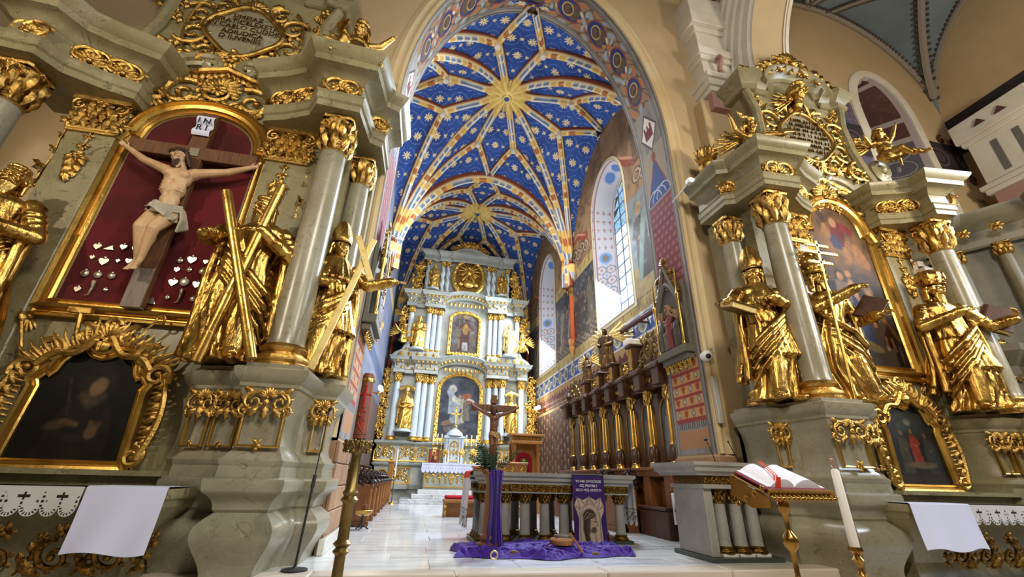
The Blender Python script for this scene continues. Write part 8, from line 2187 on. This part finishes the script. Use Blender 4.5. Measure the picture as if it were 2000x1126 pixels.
# ---- brass lectern with the open book
LX, LY = 3.26, 3.62; zt = 1.03
LE = thing('brass_lectern', 'polished brass lectern on a knobbed pole holding an open book', 'lectern', None, (LX, LY, 0))
b = MB(); b.lathe([(.2, -.5), (.2, -.46), (.06, -.42), (.05, -.30), (.022, -.26), (.02, .1), (.03, .12), (.09, .16), (.10, .21), (.09, .26), (.03, .30), (.02, .32), (.02, .48), (.028, .5), (.055, .53), (.065, .57), (.055, .61), (.028, .64), (.02, .66), (.02, .76), (.03, .78), (.05, .82), (.05, .86), (.03, .9), (.02, .95)], n=20); b.build('pole', BRASS, LE)
tu = np.array([1., .0, 0]); tv = nrm(np.array([0, 1., .38])); tw = np.cross(tu, tv)
b = MB((0, .02, zt-.03), tu, tv, tw); b.bbox(-.30, .36, -.22, .24, 0, .015, .004); b.bbox(-.30, .36, -.235, -.215, 0, .06, .004); b.build('tray', BRASS, LE, smooth=False)
b = MB((0, -.23, zt-.10), (1, 0, 0), (0, 0, 1), (0, -1, 0))
for i in range(14): b.shell(-.27+i*.046, -.0, .05, -pi/2, 2.2, 5, .0)
b.frame((-.30, .02, zt-.03), (0, -1, 0), (0, 0, 1), (-1, 0, 0))
for i in range(4): b.shell(-.17+i*.11, -.07+.045*(i-1.5), .05, -pi/2, 2, 5)
carvepart(b, 'pierced_border', BRASS, LE)
b = MB((-.30, .02, zt-.04), (0, -1, .0), (0, 0, 1), (-1, 0, 0)); b.prism([(-.24, .09), (.22, -.09), (.22, -.16), (0, -.17), (-.24, -.08)], -.006, 0); b.build('side_plate', BRASS, LE, smooth=False)
BK = thing('open_missal', 'open book with white pages, crimson cover and red ribbons on the brass lectern', 'book', None, (LX+.03, LY+.03, zt+.0))
b = MB((0, 0, 0), tu, tv, tw); b.bbox(-.30, .02, -.19, .21, .0, .02, .004); b.bbox(.0, .33, -.19, .21, 0, .02, .004); b.build('cover', mat('crimson_cover', hx('#8c1540'), .5, 0), BK, smooth=False)
PAGE = mat('white_page', hx('#e6e8f2'), .8, 0)
for sd, nmw in ((-1, .28), (1, .31)):
    b = MB((0, 0, .01), tu, tv, tw); t = np.linspace(0, 1, 16); n = 9
    prof = .02+.075*np.sin(np.clip(t*1.15, 0, 1)*pi)**.8*(1-.35*t)
    P = np.array([[(sd*nmw*tt_, v, pz) for v in np.linspace(-.175, .195, n)] for tt_, pz in zip(t, prof)])
    Q = P.copy(); Q[:, :, 2] = .012; b.grid(P if sd > 0 else P[::-1]); 
    for e in (0, -1): b.grid(np.stack([P[:, e], Q[:, e]], 1))
    b.grid(np.stack([P[-1], Q[-1]], 1)); b.build('pages', PAGE, BK)
b = MB((0, 0, .012), tu, tv, tw)
for q in (-.0, .03): b.grid(np.array([[(-.06-.14*t_+q+dx, .195-.37*t_, .098+.012-.012*t_ if t_ < .95 else .02) for dx in (0, .014)] for t_ in np.linspace(0, 1, 10)]))
b.grid(np.array([[(-.20+dx, -.18-.02*t_, .10-.20*t_) for dx in (0, .05)] for t_ in np.linspace(0, 1, 5)])); b.build('ribbons', SCAR, BK)
# ---- tall white candle on a brass stand
c = atY(1652, 1000, 3.75)
o = thing('floor_candle', 'tall white candle on a thin brass stand right of the lectern', 'candle', None, (c[0], 3.75, 0))
zc1, zc0 = float(atY(1630, 915, 3.75)[2]), float(atY(1663, 1072, 3.75)[2])
b = MB(); b.lathe([(.04, zc0), (.036, zc1-.02), (.02, zc1), (0, zc1)], n=16); b.build('candle', WAX, o)
b = MB(); b.lathe([(.16, -.5), (.15, -.46), (.03, -.42), (.016, -.3), (.016, zc0-.24), (.04, zc0-.20), (.02, zc0-.16), (.022, zc0-.12), (.05, zc0-.08), (.025, zc0-.05), (.06, zc0-.01), (.055, zc0+.02), (.04, zc0+.02)], n=16); b.build('stand', BRASS, o)
b = MB(); b.lathe([(.012, zc1), (.02, zc1+.02), (.03, zc1+.07), (.025, zc1+.09), (0, zc1+.10)], n=12); b.build('glass_cap', mat('clear_cap', hx('#d8c0b0'), .1, 0, trans=.8), o)
# ---- paschal candle
PXc, PYc = -.53, 4.6
o = thing('paschal_candle', 'thick brown-red candle with a red cross on a tall brass stand', 'candle', None, (PXc, PYc, 0))
b = MB(); b.lathe([(.25, -.5), (.24, -.45), (.06, -.4), (.045, -.3), (.05, .0), (.045, .35), (.075, .38), (.05, .41), (.08, .44), (.05, .47), (.045, .75), (.06, .77), (.08, .79), (.055, .82), (.07, .85), (.05, .88), (.042, 1.16), (.05, 1.2), (.09, 1.24), (.13, 1.25), (.13, 1.27), (.05, 1.28), (.05, 1.34), (.066, 1.36)], n=22); b.build('stand', BRASSD, o)
b = MB()
for i in range(14):
    a = i*2*pi/14; b.frame((.12*cos(a), .12*sin(a), 1.24), (-sin(a), cos(a), 0), (0, 0, 1), (cos(a), sin(a), 0)); b.rosette(0, .03, .045, 5, 0); b.leaf(0, 0, -pi/2, .05, .04, 0)
b.frame(); b.build('pierced_collar', BRASSD, o)
b = MB(); b.lathe([(.062, 1.32), (.062, 1.93), (.052, 1.955), (0, 1.955)], n=24); cd = b.build('candle', mat('brown_wax', hx('#6d3a26'), .5, 0, var=(6, hx('#85492e'), .4, .7)), o)
b = MB(); b.lathe([(.0645, 1.87), (.0645, 1.90), (.063, 1.905)], n=24); b.build('gold_band', GOLDF, cd)
RW = mat('red_relief_wax', hx('#b31c26'), .5, 0)
b = MB((0, -.0645, 0), (1, 0, 0), (0, 0, 1), (0, -1, 0)); b.bbox(-.008, .008, 1.62, 1.82, -.004, .006, .002); b.build('red_cross', RW, cd, smooth=False)
b = MB(); A = np.linspace(-pi/2-.85, -pi/2+.85, 12); b.tube([(.0655*cos(a), .0655*sin(a), 1.74) for a in A], .007, 5)
for q in (-.85, .85): b.ell((.066*cos(-pi/2+q), .066*sin(-pi/2+q), 1.74), .012, 7, 5)
for z in (1.615, 1.825): b.ell((0, -.066, z), .012, 7, 5)
b.build('cross_arms', RW, cd)
b = MB((0, -.063, 0), (1, 0, 0), (0, 0, 1), (0, -1, 0)); b.tube([(.03*cos(a), 1.55+.03*sin(a), .001) for a in np.linspace(.4, 2*pi-.4, 16)], .005, 5)
for i in range(5): b.tube([(-.03+.06*t, 1.40+.02*i+.02*sin(t*5+i), .002*(1-abs(2*t-1))) for t in np.linspace(0, 1, 8)], .004, 5)
b.build('relief_emblems', RW, cd)
# ---- microphone stand by the left altar, gong
o = thing('microphone_stand', 'thin black microphone stand on a round foot at the left altar corner', 'stand')
f0 = atY(576, 1106, 6.02); f0[2] = 0; q0 = f0+np.array([.0, 0, .02]); q1 = atY(643, 802, f0[1]+.05)
b = MB(); b.lathe([(.14, 0), (.14, .02), (.03, .035), (.02, .05)], (f0[0], f0[1], 0), 24); b.build('foot', BLACK, o)
b = MB(); b.tube([q0, q0+(q1-q0)*.5], .014, 8); b.tube([q0+(q1-q0)*.48, q0+(q1-q0)*.56], .022, 8); b.tube([q0+(q1-q0)*.5, q1], .007, 6); b.build('pole', BLACK, o)
b = MB(); b.caps(q1, q1+np.array([.02, -.03, .03]), .018, .022, 8); b.build('microphone', BLACK, o)
g = (-.86, 10.15, 0); o = thing('altar_gong', 'shallow brass gong bowl on a black foot beside the left choir seats', 'gong', None, (g[0], g[1], 0))
b = MB(); b.lathe([(.0, .24), (.1, .25), (.17, .29), (.19, .35), (.18, .36), (.16, .31), (.0, .27)], n=24); b.build('bowl', BRASS, o)
b = MB(); b.lathe([(.02, .02), (.02, .25)], n=8)
for i in range(3): a = i*2.1+.3; b.tube([(0, 0, .12), (.08*cos(a), .08*sin(a), .05), (.14*cos(a), .14*sin(a), .01)], .014, 6)
b.build('tripod', BLACK, o); b = MB(); b.bbox(-.05, .05, -.05, .05, .36, .46, .01); b.lathe([(.012, .46), (.012, .72)], n=8); b.build('mallet', WOOD, o)
b = MB(); g2 = atZ(663, 1030, 0); b.lathe([(.05, 0), (.06, .02), (.045, .07), (.015, .09), (.012, .13), (0, .13)], (g2[0]+.1, g2[1]+.2, 0), 14); tag(b.build('hand_bell', BRASS), 'small brass hand bell on the floor beside the gong', 'bell')
# ================================================================ arcade, side aisle and far altar on the right
AX = 7.25
b = MB(); b.bbox(6.2, 8.4, 6.78, 7.15, -.5, 10.0, .02); struct(b, 'wall_respond', CREAM, smooth=False)
tr = thing('trim_capital', '', ''); del tr['label'], tr['category']; tr['kind'] = 'structure'; tr.name = 'trim_3'
for z0, z1, e, m in ((9.6, 10.1, .0, PINKP), (10.1, 10.25, .06, WHITEP), (10.25, 10.45, .13, WHITEP), (10.45, 10.62, .2, WHITEP), (10.62, 11.35, .02, WHITEP), (11.35, 11.5, .1, WHITEP), (11.5, 11.75, .16, WHITEP), (11.75, 12.45, .05, WHITEP), (12.45, 12.62, .12, WHITEP), (12.62, 13.75, .24, WHITEP)):
    b = MB()
    if z0 >= 10.62: b.bbox(6.42-e, 7.25+e*.2, 6.7-e, 7.12, z0, z1, .012)
    else: b.bbox(6.42-e, 8.3+e, 6.6-e, 7.12, z0, z1, .012)
    b.build('capital_course', m, tr, smooth=False)
b = MB((6.75, 6.62, 10.75), (0, -1, 0), (0, 0, 1), (1, 0, 0)); b.path([(.0, .62), (.14, .6), (.2, .45), (.1, .3), (.06, .15), (.12, .05), (.05, .0)], .07, .05, 0, 8); b.build('pink_volute', PINKP, tr)
# arch of the arcade, running towards the viewer: white moulded archivolt, cream soffit
n = 40; R0 = 4.2; yc, zs0 = 7.15-R0, 10.6
th = np.linspace(0, 1.35, n)
def arcp(x, rad): return np.stack([np.full(n, x), yc+rad*np.cos(th), zs0+rad*1.15*np.sin(th)], 1)
prof = [(AX-.02, .18), (AX-.06, .10), (AX-.06, -.02), (AX-.02, -.06), (AX-.02, -.2), (AX+.05, -.26), (AX+.05, -.42), (AX+.10, -.46), (AX+.10, -.64), (AX+.16, -.70), (AX+.16, -.9), (AX+.22, -.94), (AX+.22, -1.0)]
b = MB(); b.grid(np.stack([arcp(x, R0+r_) for x, r_ in prof], 1)); struct(b, 'trim_archivolt', WHITEP, sharp=20)
b = MB(); b.grid(np.stack([arcp(AX+.22, R0-1.0), arcp(AX+1.15, R0-1.0)], 1)); b.grid(np.stack([arcp(AX+1.15, R0-1.0), arcp(AX+1.2, R0-1.05), arcp(AX+1.32, R0-1.0), arcp(AX+1.36, R0-.8)], 1)); struct(b, 'trim_arch_soffit', CREAM)
b = MB(); b.grid(np.stack([arcp(AX+1.15, R0-1.03), arcp(AX+1.3, R0-1.05), arcp(AX+1.34, R0-.9), arcp(AX+1.38, R0-.4)], 1)); struct(b, 'trim_arch_edge', WHITEP)
zw = zs0+1.15*np.sqrt(np.maximum(0, (R0+.1)**2-(np.linspace(-1, 6.6, 30)-yc)**2))
b = MB(); Yw_ = np.linspace(-1, 6.6, 30); b.grid(np.stack([np.stack([np.full(30, AX+.03), Yw_, zw], 1), np.stack([np.full(30, AX+.03), Yw_, np.full(30, 19.)], 1)], 1)); struct(b, 'wall_arcade', CREAM)
# aisle walls
AY = 7.5; AXR = 16.3
wc, wh, wz0, wz1, wza = 13.75, 1.0, 6.35, 11.6, 13.7
def wshape(grow, n=21):
    t = np.linspace(0, pi, n)
    return [(wc+wh+grow, wz0-grow*.3)]+[(wc+(wh+grow)*cos(a), wz1+(wza-wz1+grow)*sin(a)**.8) for a in t]+[(wc-wh-grow, wz0-grow*.3)]
o_ = wshape(.30); k = len(o_)
b = MB(); OUT = [(AXR, wz0-.09)]+[(wc+(AXR-7-.0)*.5*0+x*0+xx, zz_) for xx, zz_, x in []]
big = [(AXR, o_[0][1])]+[(AXR if i < 6 else (7.0 if i > 14 else AXR-(AXR-7.0)*(i-5)/10), 19.0 if 5 <= i <= 15 else o_[i+1][1]) for i in range(21)]+[(7.0, o_[-1][1])]
b.add([(x, AY, z) for x, z in o_]+[(x, AY, z) for x, z in big], [(i, i+1, k+i+1, k+i) for i in range(k-1)])
b.box(7.0, AXR, AY, AY+.2, -.5, o_[0][1]); struct(b, 'wall_aisle_east', CREAM, smooth=False)
# window surround, reveal with painted panels, coloured panes
w3 = thing('window_3', '', ''); del w3['label'], w3['category']; w3['kind'] = 'structure'
b = MB((0, AY, 0), (1, 0, 0), (0, 0, 1), (0, -1, 0)); b.sweep(wshape(0), [(.0, -.3), (0, .05), (.04, .06), (.26, .06), (.31, .03), (.31, -.05)]); b.build('white_surround', WHITEP, w3, sharp=25)
ins = wshape(0); DP = 1.1
P0 = np.array([(x, AY, z) for x, z in ins]); P1 = np.array([(wc-.55+(x-wc)*.55, AY+DP, z*1.0+.0+(.5 if z < wz0+.1 else 0)) for x, z in ins])
b = MB(); b.grid(np.stack([P0, P1], 1)); b.build('reveal', mat('lilac_plaster', hx('#9a8f8c'), .85, 0), w3)
BRN = mat('brown_panel_paint', hx('#4a2a26'), .8, 0, var=(5, hx('#5d3a34'), .5, .7)); GRP = mat('grey_foliate_paint', hx('#4d4d57'), .8, 0)
seg = np.concatenate([[0], np.cumsum(np.linalg.norm(np.diff(P0, axis=0), axis=1))])
def onrev(s_, f, lift=.012):
    a = np.array([np.interp(s_, seg, P0[:, q]) for q in range(3)]); c = np.array([np.interp(s_, seg, P1[:, q]) for q in range(3)]); p_ = a+(c-a)*f
    return p_+nrm(np.array([wc, p_[1], p_[2]-.3])-p_)*lift
for s0_, s1_, m in ((.5, 3.4, GRP), (3.6, 4.9, GRP), (5.1, 5.7, BRN), (5.9, 7.4, BRN), (7.6, 8.2, BRN)):
    b = MB(); b.grid(np.array([[onrev(q, f) for f in (.1, .5, .9)] for q in np.linspace(s0_, s1_, 12)])); pn = b.build('painted_panel', m, w3)
    if m is GRP:
        b = MB()
        for q in np.linspace(s0_+.35, s1_-.35, max(2, int((s1_-s0_)/.6))):
            for sg in (-1, 1): b.tube([onrev(q+.3*cos(a), .5+sg*.3*sin(a), .02) for a in np.linspace(0, pi, 8)], .018, 5)
            c = onrev(q, .5, .02); b.ell(c, (.05, .08, .12), 8, 6)
        b.build('foliate_lines', mat('pale_line_paint', hx('#8d8a86'), .8, 0) if 'pale_line_paint' not in MATS else MATS['pale_line_paint'], pn)
for i in range(2):
    for j in range(7):
        xa, xb = wc-.55+(-.55+.55*i)*wh+.01, wc-.55+(-.55+.55*(i+1))*wh-.01; za, zb_ = wz0+.55+j*.95, wz0+.55+(j+1)*.95-.03
        b = MB(); b.box(xa, xb, AY+DP, AY+DP+.02, za, min(zb_, wza)); b.build('pane', mat('stained_blue', hx('#1d3f9a'), .3, 0, var=[(4, hx('#1b8a4a'), .55, .6), (6, hx('#7ab0e0'), .6, .66)], emit=.8) if 'stained_blue' not in MATS else MATS['stained_blue'], w3, smooth=False)
b = MB(); b.bbox(wc-wh-.4, wc+wh+.4, AY-.2, AY+.1, wz0-.22, wz0-.09, .02); b.bbox(wc-wh-.3, wc+wh+.3, AY-.12, AY+.1, wz0-.4, wz0-.22, .02); b.build('sill', WHITEP, w3, smooth=False)
# painted friezes
p = Paint(9.3, 1.25, 420, 60, '#2f2a2c'); p.mottle((4, 30), 3, '#3d3234', .4, .7)
d = np.abs(np.hypot(((p.X/1.1) % 1-.5)*1.1, p.Y-.62)-.34); p.put((d < .03)*1.0, '#5a5054'); p.put((np.hypot(((p.X/1.1) % 1-.5)*1.1, p.Y-.62) < .2)*1.0, '#4a3a44')
p.mesh('trim_frieze_east', COLM, (7.0, AY-.015, 10.0), (1, 0, 0), (0, 0, 1), mask=lambda x, y: np.abs(x+7-wc) > wh+.3)['kind'] = 'structure'
b = MB((0, AY-.02, 0), (1, 0, 0), (0, 0, 1), (0, -1, 0))
for x in np.arange(7.4, AXR, .55):
    if abs(x-wc) > wh+.5:
        for z, sg in ((11.38, 1), (9.87, -1)): b.scroll(x, z, .17, pi/2*sg, 1.2, sg, .035, 0, 0)
o = b.build('trim_scrolls', MATS['dark_walnut']); o['kind'] = 'structure'
p = Paint(1.2, 2.6, 60, 110, '#5c5264'); p.blob(.55, 1.3, .4, .6, '#35507f', 0, .1); p.blob(.55, 1.3, .2, .35, '#8a8a6a', 0, .6); p.put((np.abs(np.sin(p.X*14)*np.sin(p.Y*12)) < .08)*1.0, '#7a7280', .6)
p.mesh('trim_medallion', COLM, (wc-wh-1.55, AY-.012, 9.6), (1, 0, 0), (0, 0, 1))['kind'] = 'structure'
# south wall with pilaster, aisle vault
b = MB(); b.box(AXR, AXR+.3, -4, AY+.2, -.5, 19); struct(b, 'wall_aisle_south', CREAM, smooth=False)
p = Paint(7, 1.4, 300, 60, '#2c282b'); p.mottle((4, 20), 9, '#3a3236', .4, .7); p.mesh('trim_frieze_south', COLM, (AXR-.02, AY, 10.9), (0, -1, 0), (0, 0, 1))['kind'] = 'structure'
t4 = thing('trim_4', '', ''); del t4['label'], t4['category']; t4['kind'] = 'structure'
PYL = 6.2
for z0, z1, e, m in ((7.2, 8.85, .0, PINKP), (8.85, 9.0, .1, WHITEP), (9.0, 9.15, .16, WHITEP), (9.15, 10.6, .02, WHITEP), (10.6, 10.75, .1, WHITEP), (10.75, 11.4, .18, WHITEP), (-.5, 7.2, 0, CREAM)):
    b = MB(); b.bbox(AXR-.7-e, AXR+.1, PYL-.75-e, PYL+.75+e, z0, z1, .015); b.build('pilaster_course', m, t4, smooth=False)
for dy in (-.3, .2):
    b = MB(); b.bbox(AXR-.74, AXR-.7, PYL+dy-.08, PYL+dy+.08, 9.35, 10.4, .01); b.build('slot', mat('slot_grey', hx('#6a6660'), .8, 0) if 'slot_grey' not in MATS else MATS['slot_grey'], t4, smooth=False)
    b = MB((AXR-.9, PYL+dy, 10.98), (0, -1, 0), (0, 0, 1), (-1, 0, 0)); b.prism([(-.14, 0), (.14, 0), (0, .2)], -.0, .03); b.build('painted_triangle', BRN, t4, smooth=False)
b = MB((AXR-.71, PYL, 8.1), (0, -1, 0), (0, 0, 1), (-1, 0, 0)); b.lathe([(.1, 0), (.1, .02), (.26, .03), (.28, 0)], n=24); b.build('painted_rosette', GREYP, t4)
BLV = mat('grey_blue_vault', hx('#6f7d86'), .85, 0, var=(.5, hx('#5f6b74'), .4, .7))
xa, xb = 7.9, AXR; ya, yb = -1.5, AY
xm, ym = (xa+xb)/2, (ya+yb)/2; hx_, hy_ = (xb-xa)/2, (yb-ya)/2
U2, V2 = np.meshgrid(np.linspace(-1, 1, 60), np.linspace(-1, 1, 60))
z2 = lambda u, v: 12.6+np.maximum(4.2*np.sqrt(np.maximum(0, 1-np.abs(u)**2)), 4.2*np.sqrt(np.maximum(0, 1-np.abs(v)**2)))+.3*(1-u*u)*(1-v*v)
b = MB(); b.grid(np.stack([xm+hx_*U2, ym+hy_*V2, z2(U2, V2)], -1)); o = struct(b, 'ceiling_aisle', BLV)
RB = mat('grey_pink_rib', hx('#8a8078'), .8, 0); DK = mat('dark_bead', hx('#4a4440'), .8, 0)
def vrib(p0, p1, w=.16):
    t = np.linspace(0, 1, 50); u = p0[0]+(p1[0]-p0[0])*t; v = p0[1]+(p1[1]-p0[1])*t
    P = np.stack([xm+hx_*u*.985, ym+hy_*v*.985, z2(u*.985, v*.985)-.06], 1)
    b = MB(); b.tube(P, w, 6, .6); r_ = b.build('aisle_rib', RB, o)
    b = MB()
    T = np.gradient(P, axis=0); T /= np.linalg.norm(T, axis=1)[:, None]; B = np.cross(T, (0, 0, 1.)); B /= np.linalg.norm(B, axis=1)[:, None]+1e-9
    for sg in (-1, 1):
        q = np.linspace(0, 49, 90)
        for s_ in q: c = np.array([np.interp(s_, np.arange(50), (P+B*sg*w*.95)[:, k_]) for k_ in range(3)]); b.ell(c, (.05, .05, .07), 5, 3)
    e = b.build('rib_beads', DK, o); e['kind'] = 'stuff'
vrib((-1, -1), (1, 1)); vrib((-1, 1), (1, -1)); vrib((-1, 1), (1, 1), .12); vrib((1, 1), (1, -1), .12); vrib((.2, 1), (1, .2), .1); vrib((.45, .45), (0, 1), .1); vrib((.45, .45), (1, .0), .1); vrib((-.45, .45), (0, 1), .1); vrib((0, 0), (0, 1), .1); vrib((0, 0), (1, 0), .1)
for (u_, v_) in ((.25, .7), (.7, .25), (-.25, .7)):
    pts = [(u_+.12*cos(a), v_+.12*sin(a)) for a in np.linspace(0, 2*pi, 25)]; P = np.array([(xm+hx_*a, ym+hy_*c, float(z2(np.array(a), np.array(c)))-.04) for a, c in pts]); b = MB(); b.tube(P, .07, 6); b.build('aisle_rosette', PINKP, o)
# nave vault glimpsed beside the arch wall
b = MB(); U3, V3 = np.meshgrid(np.linspace(-1, 1, 40), np.linspace(0, 1, 20)); b.grid(np.stack([XC+4.6*U3, YA0-5*V3, 15.4+2.6*np.sqrt(np.maximum(0, 1-U3**2))], -1)); nv = struct(b, 'ceiling_nave', BLV)
b = MB(); u_ = np.linspace(-.99, .99, 60); b.tube(np.stack([XC+4.6*u_, np.full(60, YA0-.1), 15.35+2.6*np.sqrt(1-u_**2)], 1), .14, 6, .6); b.build('nave_rib', RB, nv)
# left: strip of nave wall
b = MB(); b.box(-12.2, -12.0, -4, YA0, -.5, 19); struct(b, 'wall_nave_left', CREAM, smooth=False)
# ---- third altar against the south wall, seen at the right edge
F = thing('aisle_altar', 'darker marble side altar at the right edge with gilt saint and columns', 'altarpiece', None, (13.4, 6.35, 0), -1.05)
DMB = mat('darker_marble', hx('#77715f'), .4, 0, var=[(1.1, hx('#605b4a'), .4, .7)], veins=[(2.2, hx('#4c4735'), .012, .75)])  # darker grey-olive stone than the other side altars
b = MB(); b.bbox(-1.8, 2.2, .1, .6, -.5, 7.6, .02); b.build('back_wall', DMB, F, smooth=False)
b = MB(); b.sweep([(-1.9, .3), (-1.85, -.35), (-.6, -.35), (-.5, -.1), (1.0, -.1), (1.1, -.45), (2.3, -.45)], [(0, -.5), (.05, -.3), (.05, 1.6), (.12, 1.75), (.14, 1.9), (.02, 1.95), (.0, 2.6), (.1, 2.75), (.18, 2.9), (.02, 2.95), (.02, 3.55), (.12, 3.7), (.25, 3.85), (.27, 4.0), (-.3, 4.02)]); b.build('pedestal', DMB, F, sharp=30)
b = MB(); b.sweep([(-1.9, .3), (-1.85, -.3), (-.7, -.3), (-.6, -.05), (.9, -.05), (1.0, -.4), (2.3, -.4)], [(0, 6.5), (.04, 6.55), (.06, 6.7), (.0, 6.72), (0, 6.95), (.1, 7.05), (.2, 7.12), (.3, 7.25), (.32, 7.4), (-.2, 7.42)]); b.build('entablature', DMB, F, sharp=30)
for x in (-.75, .05, .75): column(F, x, -.12, 4.05, 6.5, .14, .15, .34, DMB, GOLD)
for x in (-1.2, .1): column(F, x, -.55, 1.0, 3.5, .14, .18, .34, DMB, GOLD)
b = MB((0, -.0, 0), (1, 0, 0), (0, 0, 1), (0, -1, 0))
for z in np.linspace(4.3, 6.6, 9): b.scroll(-1.85+.1*sin(z*5), z, .2, random.uniform(0, 6), 1.3, 1, .05, 0, 5); b.leaf(-1.9, z, random.uniform(0, 6), .3, .15, .02)
carvepart(b, 'carved_wing', GOLD, F)
b = MB((0, -.4, 0), (1, 0, 0), (0, 0, 1), (0, -1, 0))
for x in np.linspace(-1.6, 1.8, 7): b.rosette(x, 6.84, .14, 6, .02); b.rosette(x, 3.3, .14, 6, .04); b.spray(x+.2, 3.25, 0, .3, 5, .04)
b.scroll(-1.3, 7.75, .3, pi/2, 1.3, 1, .07, 0, 6); b.scroll(-.6, 7.8, .3, pi/2, 1.3, -1, .07, 0, 6); carvepart(b, 'gilded_friezes', GOLD, F)
b = MB((0, -.05, 0), (1, 0, 0), (0, 0, 1), (0, -1, 0)); b.path([(-1.28+.42*cos(t), 6.1+.35*sin(t)) for t in np.linspace(0, pi, 13)], .07, .07, 0, 6); b.build('niche_arch', DMB, F)
cz, sz_ = cos(-1.05), sin(-1.05)
fw2 = lambda x, y, z: (13.4+cz*x-sz_*y, 6.35+sz_*x+cz*y, z)
robed('saint_statue', 'gilded saint in the arched niche of the altar at the right edge', fw2(-1.28, -.25, 4.45), 1.65, GOLD, rz=-.9, seed=71, plinth=.35)
putto('angel_figure', 'gilded kneeling angel with wide wings on the cornice at the right edge', fw2(-1.5, -.6, 4.0), 1.0, GOLD, rz=-.8, seed=72)
